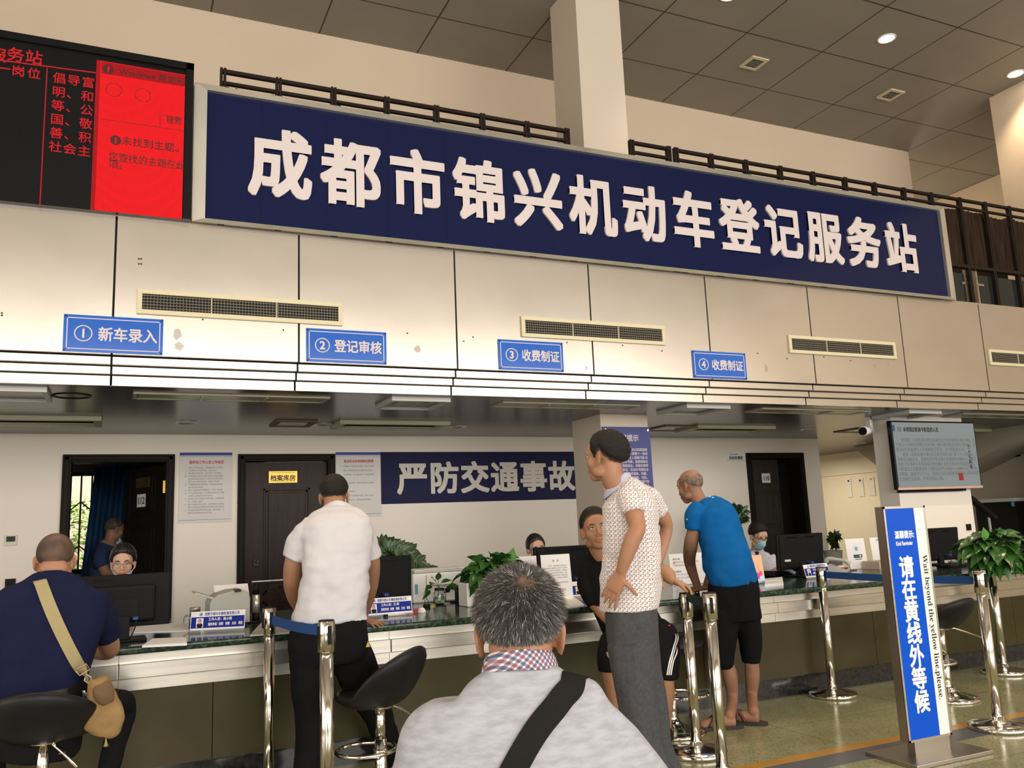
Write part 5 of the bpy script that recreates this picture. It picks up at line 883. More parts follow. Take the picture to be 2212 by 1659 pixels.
    def strands(s, parent, m_, line, N, L, up=.6, seed=1, whorl=None, T=.010, r=.0007, name='hair_strands', bald=None, mats=None, jit=.35, flow=None):
        rr = np.random.default_rng(seed); ys = [a for a, b in line]; zs = [b for a, b in line]; m = MB(); c = 0
        while c < N:
            v = rr.normal(size=3); v /= np.linalg.norm(v); d = Vector(v); p0 = Vector((d.x*.076, d.y*.094-.012, d.z*.085+.03)); zl = float(np.interp(p0.y, ys, zs)); dist = p0.z-zl
            if dist < .002: continue
            if bald and rr.random() > bald(p0): continue
            f = min(1, dist/.07); l = L*(.22+.78*f)*rr.uniform(.65, 1.15)
            g = Vector((p0.x-whorl[0], p0.y-whorl[1], p0.z-whorl[2])) if whorl else Vector((0, 0, -1)); g = g-d*g.dot(d); g = g.normalized() if g.length > 1e-4 else d.orthogonal()
            if flow: g = (g+Vector(flow)).normalized()
            dr = (d*up*(.35+.65*f)+g*(1.15-f*.45)+Vector(rr.normal(size=3))*jit*.5).normalized(); b = p0+d*(T*f*.35); sd = dr.cross(d).normalized()*r*.5/ s.s; mid = b+dr*l*.5+d*l*.08*up; e = b+dr*l-ZA*.004*f
            o = len(m.v); m.v += [tuple(s.q(*x)) for x in (b-sd*1.6, b+sd*1.6, mid+sd, mid-sd, e)]; mi = 0 if mats is None else int(rr.choice(len(mats[0]), p=mats[1])); m.f += [(o, o+1, o+2, o+3), (o+3, o+2, o+4)]; m.mi += [mi, mi]; m.sm += [False, False]; c += 1
        return obj(name, m, m_ if mats is None else mats[0], parent)
    def glasses(s, parent, m_, r=(.023, .017), rnd=True, t=.0014):
        m = MB()
        for x in (-1, 1):
            P = []
            for k in range(25):
                a = 2*PI*k/24; e = 1.0 if rnd else .65; ca, sa = math.cos(a), math.sin(a); P.append(s.q(x*.033+r[0]*abs(ca)**e*math.copysign(1, ca), .100-abs(x*.033+r[0]*ca)*.22, -.002+r[1]*abs(sa)**e*math.copysign(1, sa)))
            m.pipe(P, t, n=6); m.pipe([s.q(x*.056, .088, .006), s.q(x*.078, .06, .006), s.q(x*.082, -.005, .006), s.q(x*.08, -.03, -.01)], t, n=6, sub=4)
        m.pipe([s.q(-.011, .098, .001), s.q(0, .103, .004), s.q(.011, .098, .001)], t, n=6, sub=3); return obj('glasses', m, m_, parent)
    def mask(s, parent, m_, z0=-.02, z1=-.125, out=.006, loops=True):
        m = MB(); R = []
        for i in range(9):
            t = i/8; z = z0+(z1-z0)*t; ring = []
            for j in range(13):
                a = (j/12-.5)*2; w = .058*(1-.25*t*t); y = .104-.052*a*a-(.03*t*t if t > .5 else 0)-.012*(1-t)*abs(a)+.006*math.sin(t*PI)*(1-a*a)+(.0012 if i % 2 else 0); ring.append(s.q(a*w, y+out, z+.012*a*a*(1-t)))
            R.append(ring)
        m.rings(R, closed=False, cap=False); ob = obj('face_mask', m, m_, parent); sd = ob.modifiers.new('t', 'SOLIDIFY'); sd.thickness = .002
        if loops:
            m = MB()
            for x in (-1, 1): m.pipe([s.q(x*.055, .055, z0-.01), s.q(x*.078, .01, -.01), s.q(x*.084, -.02, -.02), s.q(x*.074, .012, -.05), s.q(x*.05, .055, z1+.02)], .0013, n=5, sub=4)
            obj('ear_loop', m, WHITE, ob)
        return ob
def hand(mb, w, d, pn, side=1, curl=(.25, .25, .3, .35), L=1.0, spread=.10, thumb=(.7, .2), tc=.25):
    """w wrist, d finger direction, pn direction the palm faces, side +1/-1 which flank the thumb leaves"""
    d = Vector(d).normalized(); pn = Vector(pn); pn = (pn-d*pn.dot(d)).normalized(); lat = d.cross(pn)*side; w = Vector(w); pl = .085*L; Q = []
    for t, wd, th in ((-.12, .026, .020), (.1, .028, .019), (.45, .038, .0165), (.8, .041, .0145), (1.0, .038, .012)):
        c = w+d*(pl*t); Q.append([c+lat*(wd*L*abs(math.cos(a))**.75*math.copysign(1, math.cos(a)))+pn*(th*L*abs(math.sin(a))**.85*math.copysign(1, math.sin(a))) for a in [2*PI*k/20 for k in range(20)]])
    mb.rings(Q)
    for i, (o, l) in enumerate(((.030, .92), (.010, 1.0), (-.010, .95), (-.029, .76))):
        b = w+d*(pl*.93)+lat*(o*L); a = 0; dd = (d+lat*(o/.03*spread)).normalized(); P = [b-d*.012, b]; r = [.0095*L, .0092*L]; c = b; cu = curl[i]
        for ph, fr in ((.042, 1.0), (.027, 1.15), (.021, .8)):
            a += cu*fr; v = dd*math.cos(a)+pn*math.sin(a); c = c+v*(ph*l*L); P.append(c); r.append((.0088 if ph > .03 else .0082 if ph > .025 else .0066)*L)
        mb.pipe(P, r, n=10, sub=3); mb.ell(P[-1], (r[-1],)*3, n=10, m=6)
    v0 = (d*math.cos(thumb[0])+lat*math.sin(thumb[0])+pn*thumb[1]).normalized(); b = w+d*(pl*.22)+lat*(.022*L); P = [b, b+v0*.035*L]; v1 = (v0+(d*.5-lat*.3)*tc+pn*tc*.5).normalized(); P.append(P[-1]+v1*.030*L); v2 = (v1+(d*.5-lat*.4)*tc+pn*tc*.4).normalized(); P.append(P[-1]+v2*.024*L); mb.pipe(P, [.013*L, .0115*L, .0098*L, .0078*L], n=10, sub=3); mb.ell(P[-1], (.0078*L,)*3, n=10, m=6)
def skinm(n, c, c2=None): return mat(n, c, .5, spec=.3, col2=c2 or tuple(v*.88 for v in c), nscale=14, bump=.06, bscale=220)
SK1 = skinm('skin_tan', (.385, .195, .115)); SK2 = skinm('skin_fair', (.54, .33, .235)); SK3 = skinm('skin_brown', (.30, .155, .095))
HAIRB = mat('black_hair', (.010, .009, .008), .42, col2=(.022, .019, .016), nscale=120, bump=.5, bscale=300); EYEW = mat('eye_white', (.62, .58, .54), .3); EYED = mat('dark_iris', (.012, .008, .006), .15); LIPM = mat('lip', (.42, .15, .11), .5); MASKB = mat('mask_blue', (.36, .60, .68), .8); BELTL = mat('black_leather', (.012, .011, .01), .4)
def hairmix(n, skin, hair, hair2, sc=90, base=.0):
    m = mat(n, hair, .5, spec=.25, col2=hair2, nscale=120, bump=.5, bscale=300); nt = m.node_tree; b = nt.nodes['Principled BSDF']; src = b.inputs['Base Color'].links[0].from_socket
    a = _n(nt, 'ShaderNodeAttribute'); a.attribute_name = 'hair_cover'; tc = _n(nt, 'ShaderNodeTexCoord'); nz = _n(nt, 'ShaderNodeTexNoise'); nz.inputs['Scale'].default_value = sc; nt.links.new(tc.outputs['Object'], nz.inputs['Vector'])
    v = ops(nt, 'ADD', ops(nt, 'MULTIPLY', ops(nt, 'SUBTRACT', nz.outputs['Fac'], .5), .9), ops(nt, 'ADD', a.outputs['Fac'], base)); c = _n(nt, 'ShaderNodeClamp'); nt.links.new(v, c.inputs[0]); mx = _n(nt, 'ShaderNodeMix', data_type='RGBA'); nt.links.new(c.outputs[0], mx.inputs[0]); mx.inputs[6].default_value = (*skin, 1); nt.links.new(src, mx.inputs[7]); nt.links.new(mx.outputs[2], b.inputs['Base Color']); return m
HM1 = hairmix('short_black_hair', (.45, .24, .14), (.008, .007, .006), (.016, .014, .012), 420, .30); HM2 = hairmix('clerk_black_hair', (.56, .35, .25), (.010, .009, .008), (.016, .014, .012), 420, .45)
def person(o, label): o.name = 'person'; o.data.name = 'person'; return tag(o, label, 'person')
LSHORT = [(-.12, -.045), (-.09, -.045), (-.05, -.03), (-.025, -.012), (.0, .015), (.02, .012), (.03, .02), (.042, .06), (.10, .078)]
def fabric(n, c, c2=None, **k): return mat(n, c, .9, spec=.1, col2=c2 or tuple(v*.85 for v in c), nscale=k.pop('nscale', 30), bump=.25, bscale=k.pop('bscale', 350), **k)

# ---------------------------------------------------------------- seated grey haired man with a black strap, nearest the camera
A = A_(1122, 1.62); fy = math.atan2(-A.f.x, A.f.y)
hc = A.p(1123, 1362, .0); H = Head(hc, fy, -.20, 0, 1.0, 1.02)
b = MB(); H.skull(b, A.p(1124, 1475, -.04), .064); A.torso(b, [(1124, 1474, -.045, 56, .05), (1124, 1560, -.05, 120, .06), (A.w(.0, -.05, .68), .15, .09), (A.w(0, -.02, .46), .15, .10)])
for sx, ex in ((-1, 1), (1, 1)): A.limb(b, [(A.w(sx*.18, -.02, .82), .04), (A.w(sx*.26, .06, .62), .042), (A.w(sx*.17, .30, .52), .034)]); hand(b, A.w(sx*.15, .33, .51), A.f-A.r*sx*.3, -ZA, sx, (.4, .4, .45, .5)); A.limb(b, [(A.w(sx*.1, .0, .44), .07), (A.w(sx*.13, .42, .46), .055), (A.w(sx*.13, .44, .08), .04)])
B1 = person(remesh(b, 'person', SK1, .0055), 'grey haired man in a pale heather sweatshirt seen from behind, nearest the camera')
HG = mat('grey_hair_dark', (.035, .032, .030), .5); HG2 = mat('grey_hair_mid', (.14, .13, .125), .5); HG3 = mat('grey_hair_white', (.45, .43, .41), .5); wh = (.012, -.090, .085)
LG = [(-.13, -.062), (-.09, -.062), (-.05, -.045), (-.025, -.02), (.0, .015), (.03, .02), (.05, .07), (.10, .08)]
H.hair(B1, hairmix('grey_scalp', (.20, .12, .075), (.022, .019, .017), (.055, .048, .043), 240, .18), LG, .010, .004, 80, name='hair', fade=.05, bald=lambda p: (p-Vector(wh)).length-.004, soft=True)
H.strands(B1, None, LG, 17000, .024, .70, 3, wh, .014, .0009, mats=([HG, HG2, HG3], [.74, .19, .07]), bald=lambda p: min(1, .40+((p-Vector(wh)).length-.004)/.035), jit=.5)
s = MB(); A.torso(s, [(1126, 1446, -.046, 74, .068), (1127, 1462, -.050, 92, .066), (1128, 1482, -.056, 122, .062), (1131, 1504, -.060, 162, .060), (1131, 1524, -.060, 194, .064), (1130, 1550, -.056, 224, .078), (1128, 1584, -.050, 247, .100), (1126, 1622, -.044, 257, .122), (1125, 1668, -.038, 260, .138), (1126, 1720, -.02, 250, .145), (A.w(0, -.01, .60), .205, .145), (A.w(0, 0, .45), .20, .15)], ex=2.3)
for sx in (-1, 1): A.limb(s, [(1130+sx*203, 1602, -.05, 55), (A.w(sx*.238, -.03, .76), .064), (A.w(sx*.268, .05, .62), .056), (A.w(sx*.19, .26, .53), .047)])
HEA = mat('heather_knit', (.32, .32, .355), .9, spec=.1, col2=(.41, .41, .45), nscale=55, ndet=8, nlo=.35, nhi=.65, stretch=(.5, .5, 1.6), bump=.2, bscale=500, sheen=0)
sw = remesh(s, 'sweatshirt', HEA, .008, 8, B1, .006, 4.5, (1, 1, 1.1), 2)
def plaid():
    m = mat('plaid_cotton', (.75, .74, .76), .8); nt = m.node_tree; bb = nt.nodes['Principled BSDF']; tc = _n(nt, 'ShaderNodeTexCoord'); mp = _n(nt, 'ShaderNodeMapping'); mp.inputs['Rotation'].default_value = (0, .75, -.43); nt.links.new(tc.outputs['Object'], mp.inputs[0]); sp = _n(nt, 'ShaderNodeSeparateXYZ'); nt.links.new(mp.outputs[0], sp.inputs[0]); prev = None
    for ax, off, c in ((0, 0, (.20, .02, .05)), (2, 0, (.20, .02, .05)), (0, .5, (.03, .03, .11)), (2, .5, (.03, .03, .11))):
        k = ops(nt, 'LESS_THAN', ops(nt, 'FRACT', ops(nt, 'ADD', ops(nt, 'DIVIDE', sp.outputs[ax], .0175), 20+off)), .30); mx = _n(nt, 'ShaderNodeMix', data_type='RGBA'); nt.links.new(ops(nt, 'MULTIPLY', k, .7), mx.inputs[0])
        if prev is None: mx.inputs[6].default_value = (.75, .74, .76, 1)
        else: nt.links.new(prev, mx.inputs[6])
        mx.inputs[7].default_value = (*c, 1); prev = mx.outputs[2]
    nt.links.new(prev, bb.inputs['Base Color']); return m
m = MB(); R = []
for t in range(4):
    z = (0, .012, .026, .036)[t]; ring = []
    for k in range(40):
        a = 2*PI*k/40; ring.append(A.p(1124, 1452, -.048)+A.r*(math.cos(a)*(.079-.012*t/3))+A.f*(math.sin(a)*(.076-.010*t/3))+ZA*(z+.020*(-math.sin(a))-.004))
    R.append(ring)
m.rings(R, cap=False); cl = obj('shirt_collar', m, plaid(), B1); sd = cl.modifiers.new('t', 'SOLIDIFY'); sd.thickness = .004
def strap(parent, pts, w, m_, name='bag_strap', up=None, t=.004):
    P = spline([Vector(p) for p in pts], 6); R = []
    for i, c in enumerate(P):
        d = (P[min(i+1, len(P)-1)]-P[max(i-1, 0)]).normalized(); n = up(c) if callable(up) else Vector(up); n = (n-d*n.dot(d)).normalized(); s_ = d.cross(n); R.append([c-s_*w/2, c+s_*w/2, c+s_*w/2+n*t, c-s_*w/2+n*t])
    return obj(name, MB().rings(R, smooth=False), m_, parent)
def onsurf(ob, pts, lift=.003):
    """lay points on the first surface of a garment that faces the camera, or over its shoulder"""
    out = []; dg = bpy.context.evaluated_depsgraph_get(); dg.update()
    from mathutils.bvhtree import BVHTree
    bv = BVHTree.FromPolygons([v.co for v in ob.data.vertices], [p.vertices for p in ob.data.polygons])
    for px, py in pts:
        h = bv.ray_cast(CP, ray(px, py).normalized())
        if h[0] is None: h = bv.find_nearest(atY(px, py, A.o.y))
        out.append((h[0]+h[1]*lift, h[1]))
    return out
def lay(parent, ob, pts, w, m_, name='bag_strap', pre=(), post=(), lift=.002, t=.004, over=()):
    if over:
        from mathutils.bvhtree import BVHTree
        bv = BVHTree.FromPolygons([v.co for v in ob.data.vertices], [p.vertices for p in ob.data.polygons]); q0 = onsurf(ob, pts[:1], lift)[0][0]; pre = []
        for df, dr in over:
            h = bv.ray_cast(q0+A.f*df+A.r*dr+ZA*.4, -ZA)
            if h[0] is not None: pre.insert(0, (h[0]+h[1]*lift, h[1]))
    q = onsurf(ob, pts, lift); isn = [isinstance(x, tuple) for x in pre]; P = [x[0] if t_ else x for x, t_ in zip(pre, isn)]+[p for p, n in q]+list(post); N = [Vector(x[1]) if t_ else q[0][1] for x, t_ in zip(pre, isn)]+[n for p, n in q]+[q[-1][1]]*len(post)
    P2 = spline([Vector(p) for p in P], 6); N2 = spline(N, 6); R = []
    for i, c in enumerate(P2):
        d = (P2[min(i+1, len(P2)-1)]-P2[max(i-1, 0)]).normalized(); n = N2[i].normalized(); n = (n-d*n.dot(d)).normalized(); s_ = d.cross(n); R.append([c-s_*w/2, c+s_*w/2, c+s_*w/2+n*t, c-s_*w/2+n*t])
    return obj(name, MB().rings(R, smooth=False), m_, parent)
q0 = A.p(1238, 1464, .05)
lay(B1, sw, [(1234, 1484), (1216, 1504), (1196, 1530), (1170, 1562), (1146, 1598), (1122, 1640), (1098, 1685), (1076, 1725), (1056, 1765)], .047, mat('black_webbing', (.014, .013, .012), .8, spec=.12, bump=.3, bscale=300), over=[(.02, .006), (.05, .014), (.085, .02)])
ch = empty('waiting_chair', tuple(A.w(0, 0, 0)), 'grey waiting bench seat under the grey haired man, below the frame', 'chair'); m = MB(); c = A.w(0, .02, .40); Rz = Matrix.Rotation(fy, 3, 'Z'); m.box((-.25, -.2, 0), (.25, .22, .03), 0, Rz, c); obj('seat', m, LGREY, ch, .01)
for sx in (-.2, .2):
    for sy in (-.15, .18): p = A.w(sx, .02+sy, 0); obj('leg', MB().cyl((p.x, p.y, 0), (p.x, p.y, .40), .015), CHROME, ch)
t = MB(); A.torso(t, [(A.w(0, .0, .52), .19, .14), (A.w(0, .02, .44), .20, .16)])
for sx in (-1, 1): A.limb(t, [(A.w(sx*.1, .02, .48), .085), (A.w(sx*.13, .44, .47), .068), (A.w(sx*.13, .46, .08), .055)])
remesh(t, 'trousers', fabric('dark_trousers', (.03, .03, .035)), .01, 3, B1)
for sx in (-1, 1): obj('shoe', MB().ell(A.w(sx*.13, .50, .04), (.045, .12, .045), Matrix.Rotation(fy, 3, 'Z')), BLK, B1)

# ---------------------------------------------------------------- seated man in navy with a tan bag, left edge
A = A_(118, 4.32); fy = math.atan2(-A.f.x, A.f.y)
H = Head(A.p(119, 1208, .10), fy-.05, -.10, 0, .98, 1.0, 1.1); b = MB(); H.skull(b, A.p(119, 1256, .04), .064)
H.ell(b, (0, -.07, -.045), (.058, .03, .04))
A.torso(b, [(118, 1252, .04, 36, .055), (112, 1310, .02, 72, .08), (100, 1400, 0, 66, .09), (95, 1475, -.02, 62, .09), (A.w(-.04, 0, .47), .17, .13)])
A.limb(b, [(205, 1325, .05, 18), (226, 1370, .14, 24), (236, 1402, .28, 22), (212, 1407, .40, 19), (180, 1400, .52, 15)]); hand(b, A.p(172, 1398, .56), -A.r*.9+A.f*.6, -ZA, 1, (.25, .3, .3, .35))
A.limb(b, [(20, 1325, .05, 18), (-18, 1390, .14, 24), (-10, 1412, .34, 20), (20, 1405, .50, 15)]); hand(b, A.p(28, 1402, .55), A.r*.8+A.f*.7, -ZA, -1)
B2 = person(remesh(b, 'person', SK1, .006), 'shaven headed man in a navy t-shirt seated at the left end of the counter')
BUZZ = mat('buzzed_scalp', (.028, .022, .018), .6, col2=(.19, .10, .062), nscale=9, ndet=6, nlo=.42, nhi=.72, bump=.3, bscale=400)
H.hair(B2, BUZZ, [(-.13, -.05), (-.07, -.05), (-.04, -.03), (0, .0), (.03, .01), (.05, .06), (.1, .075)], .0022, .0004, 60, fade=.02)
s = MB(); A.torso(s, [(119, 1249, .045, 42, .068), (118, 1262, .03, 62, .08), (115, 1282, .02, 100, .10), (110, 1320, 0, 112, .125), (104, 1370, -.02, 102, .14), (98, 1420, -.03, 93, .15), (94, 1465, -.04, 86, .155), (92, 1484, -.03, 80, .15)], ex=2.5)
A.limb(s, [(196, 1296, .02, 34), (222, 1340, .08, 35), (238, 1382, .13, 27)], round_=False); A.limb(s, [(26, 1296, .02, 34), (-4, 1340, .08, 35), (-22, 1385, .13, 27)], round_=False)
ts = remesh(s, 't_shirt', fabric('navy_cotton', (.011, .013, .042), nscale=8), .0085, 4, B2, .012, 6, (1, 1, .8), 5)
t = MB(); A.torso(t, [(92, 1472, -.03, 82, .15), (92, 1500, -.02, 90, .16), (A.w(-.05, .04, .47), .19, .17)])
A.limb(t, [(130, 1520, .05, 50), (215, 1525, .30, 42), (262, 1528, .46, 33), (250, 1600, .42, 27), (225, 1690, .36, 24)]); A.limb(t, [(50, 1520, .05, 50), (0, 1525, .35, 42), (-20, 1545, .48, 33), (-15, 1640, .42, 27), (-5, 1720, .36, 24)])
remesh(t, 'trousers', fabric('black_trousers', (.010, .010, .011), nscale=6), .009, 4, B2, .010, 8, seed=3)
obj('belt', MB().rings([[A.p(92, 1492, -.03)+A.r*(math.cos(a)*.178)+A.f*(math.sin(a)*.163)+ZA*z for a in [2*PI*k/40 for k in range(40)]] for z in (-.018, .018)], cap=False), BELTL, B2)
for p_ in (A.p(228, 1708, .40), A.p(-8, 1736, .40)): obj('shoe', MB().ell(p_, (.045, .12, .05), Matrix.Rotation(fy, 3, 'Z')), BLK, B2)
TAN = mat('tan_webbing', (.34, .28, .14), .8, bump=.3, bscale=350); TANB = mat('tan_canvas', (.30, .19, .075), .8, col2=(.24, .145, .055), nscale=14, bump=.3, bscale=260)
lay(B2, ts, [(86, 1254), (92, 1272), (106, 1310), (124, 1350), (144, 1390), (164, 1425), (180, 1452)], .050, TAN, pre=[A.p(80, 1250, .14)]) if False else None
bag = empty('shoulder_bag', tuple(A.p(225, 1530, -.12)), 'tan canvas shoulder bag hanging from the seated navy clad man', 'bag')
lay(bag, ts, [(86, 1256), (93, 1274), (107, 1310), (124, 1350), (144, 1392), (162, 1426), (176, 1450)], .050, TAN, 'strap', pre=[A.p(80, 1252, .13)], post=[A.p(188, 1466, -.20)])
obj('buckle', MB().pipe([A.p(x, y, -.205) for x, y in ((163, 1448), (186, 1434), (194, 1446), (172, 1460), (163, 1448))], .0035, n=8), mat('bronze_ring', (.35, .29, .18), .35, .6), bag); obj('hook', MB().pipe([A.p(x, y, -.205) for x, y in ((184, 1456), (196, 1462), (198, 1470), (190, 1476), (182, 1470), (186, 1460))], .0035, n=8), bpy.data.materials['bronze_ring'], bag)
m = MB(); A.torso(m, [(212, 1464, -.20, 17, .035), (214, 1482, -.20, 22, .045), (219, 1510, -.20, 31, .055), (224, 1545, -.20, 37, .06), (222, 1575, -.20, 34, .058), (216, 1592, -.20, 22, .04)], ex=2.6); remesh(m, 'pouch', TANB, .007, 3, bag, .010, 13, seed=6)
m = MB(); A.torso(m, [(217, 1478, -.245, 16, .02), (226, 1500, -.255, 20, .022), (234, 1518, -.255, 10, .012)]); remesh(m, 'flap', mat('brown_canvas', (.13, .075, .035), .8), .005, 2, bag, .006, 16)
obj('drawstring', MB().pipe([A.p(229, 1590, -.21), A.p(229, 1602, -.21), A.p(229, 1612, -.21)], [.003, .004, .010], n=8), TAN, bag)
k = empty('key_bunch', tuple(A.p(186, 1505, -.19)), 'bunch of keys hanging at the belt beside the tan bag', 'keys'); m = MB()
for i in range(7): a = A.p(178+i*3, 1492+i*5, -.20); m.slab([a, a+A.r*.010, a+A.r*.014-ZA*.035, a+A.r*.004-ZA*.035], .003)
obj('key', m, CHROME, k)

# ---------------------------------------------------------------- standing man in the white shirt
A = A_(715, 4.52); fy = math.atan2(-A.f.x, A.f.y)
H = Head(A.p(722, 1072, .30), fy-.10, -.30, .0, .98, .96); b = MB(); H.skull(b, A.p(727, 1112, .18), .056)
A.torso(b, [(728, 1105, .18, 30, .05), (728, 1145, .12, 48, .07), (725, 1230, .02, 46, .08), (715, 1330, 0, 50, .08), (715, 1420, 0, 50, .08)])
A.limb(b, [(664, 1175, .13, 15), (638, 1200, .13, 19), (631, 1250, .18, 19.5), (638, 1292, .30, 17), (662, 1330, .48, 13)]); hand(b, A.p(670, 1338, .54), A.f+A.r*.5, -ZA, 1)
hw = atZ(776, 1337, CT+.032); A.limb(b, [(788, 1170, .14, 15), (803, 1205, .19, 18), (800, 1265, .34, 18), (hw.lerp(A.p(800, 1300, .42), .25), .036), (hw, .027)]); hd_ = atZ(838, 1348, CT+.008)-hw
hand(b, hw+hd_.normalized()*.01, Vector((hd_.x, hd_.y, -.03)), -ZA, 1, (.05, .08, .10, .14), .98, .16, (.75, .25))
B3 = person(remesh(b, 'person', SK1, .005, 5), 'man in a white short sleeved shirt leaning on the counter, back turned')
H.hair(B3, HM1, LSHORT, .011, .003, 70, fade=.06); H.strands(B3, HAIRB, LSHORT, 4200, .016, .45, 5, (.0, -.075, .095), .012, .0012)
s = MB(); A.torso(s, [(729, 1100, .19, 34, .062), (729, 1112, .17, 50, .075), (729, 1126, .14, 72, .095), (729, 1150, .11, 80, .115), (729, 1190, .07, 75, .125), (726, 1235, .03, 71.5, .125), (720, 1285, .01, 73, .125), (713, 1325, 0, 78, .13), (712, 1340, 0, 79.5, .135)], ex=2.6)
A.limb(s, [(680, 1134, .12, 30), (655, 1162, .125, 32), (634, 1209, .13, 26.5)], round_=False); A.limb(s, [(776, 1134, .12, 30), (790, 1162, .145, 27), (803, 1207, .18, 23)], round_=False)
WHT = fabric('white_cotton', (.53, .52, .55), (.56, .55, .575), nscale=6)
sh = remesh(s, 'shirt', WHT, .0075, 3, B3, .016, 6.5, (1, 1, 1.6), 11)
m = MB(); R = []
for t in range(4):
    ring = []
    for k in range(32): a = 2*PI*k/32; ring.append(A.p(729, 1107, .19)+A.r*(math.cos(a)*(.080-.010*t/3))+A.f*(math.sin(a)*(.074-.010*t/3))+ZA*((-.004, .018, .034, .042)[t]-.022*math.sin(a)-.010*abs(math.cos(a))))
    R.append(ring)
m.rings(R, cap=False); cl = obj('shirt_collar', m, WHT, B3); sd = cl.modifiers.new('t', 'SOLIDIFY'); sd.thickness = .004
t = MB(); A.torso(t, [(712, 1330, 0, 75, .12), (712, 1362, 0, 82, .135), (710, 1400, 0, 84, .135), (710, 1420, .01, 78, .12)])
ft = atZ(846, 1634, .06)
A.limb(t, [(672, 1400, 0, 46), (672, 1470, .02, 43), (672, 1560, .03, 34), (A.w(-.115, -.0, .18), .075), (A.w(-.12, -.01, .06), .075)], round_=False); A.limb(t, [(752, 1400, .02, 47), (772, 1450, .08, 44), (800, 1510, .18, 37), (826, 1570, .32, 31), (ft, .068)], round_=False)
BTR = fabric('black_jersey', (.009, .009, .010), nscale=6); remesh(t, 'trousers', BTR, .0085, 3, B3, .012, 7, (1, 1, .8), 9)
lg = A.p(790, 1398, -.12); obj('logo_mark', MB().add([lg, lg+A.r*.012+ZA*.03, lg+A.r*.022-ZA*.0], [(0, 1, 2)]), GOLD, B3)
m = MB()
for p_, d in ((A.w(-.12, .06, .045), 0), (ft+A.f*.08-ZA*.02, -.35)): obj('shoe', MB().ell(p_, (.048, .14, .05), Matrix.Rotation(fy+d, 3, 'Z')), BLK, B3)

# ---------------------------------------------------------------- standing man in the patterned shirt
A = A_(1370, 3.72); fy = math.atan2(-A.f.x, A.f.y)
H = Head(A.p(1308, 988, .0), fy+1.05, .02, .06, 1.05, 1.0); b = MB(); H.skull(b, A.p(1338, 1052, .02), .060)
A.torso(b, [(1338, 1048, .02, 24, .055), (1356, 1095, .02, 32, .10), (1364, 1180, 0, 36, .09), (1362, 1300, 0, 36, .09), (1365, 1400, 0, 36, .09)])
A.limb(b, [(1366, 1095, -.15, 15), (1370, 1112, -.20, 19.5), (1377, 1140, -.25, 17), (1366, 1166, -.26, 17.5), (1352, 1204, -.25, 15), (1343, 1232, -.235, 11.5)])
wv = A.p(1340, 1240, -.23); hand(b, wv, A.p(1318, 1288, -.205)-wv, A.f*.9+A.r*.2, 1, (.05, .1, .14, .2), 1.05, .16, (1.25, .05), .1)
A.limb(b, [(1408, 1092, .18, 13), (1428, 1112, .24, 18), (1440, 1138, .28, 14.5), (1432, 1172, .26, 15), (1420, 1215, .20, 12)]); hand(b, A.p(1414, 1225, .18), A.p(1395, 1290, .15)-A.p(1414, 1225, .18), -A.f, -1)
B4 = person(remesh(b, 'person', SK1, .005, 6), 'standing man in a white patterned polo shirt with his hand on his hip')
H.face(B4, half=.6); LP = [(-.13, -.045), (-.08, -.04), (-.05, -.02), (-.03, .0), (-.012, .02), (.008, -.012), (.03, -.005), (.045, .05), (.06, .068), (.10, .075)]
H.hair(B4, HM1, LP, .016, .004, 60, .006, fade=.045, tb=.006); H.strands(B4, HAIRB, LP, 4200, .022, .32, 8, (.0, -.07, .105), .016, .0013)
m = MB()
s = MB(); A.torso(s, [(1337, 1050, .02, 31, .070), (1346, 1062, .02, 46, .12), (1355, 1082, .02, 56, .175), (1361, 1110, .01, 60, .185), (1363, 1160, 0, 61.5, .18), (1363, 1210, 0, 62, .175), (1361, 1262, 0, 65, .175), (1359, 1300, 0, 63, .175), (1360, 1316, 0, 61, .175)], ex=2.5)
A.limb(s, [(1356, 1068, -.12, 24), (1364, 1088, -.17, 27), (1369, 1108, -.19, 25.5)], round_=False); A.limb(s, [(1392, 1068, .12, 24), (1412, 1088, .19, 24), (1426, 1108, .23, 22)], round_=False)
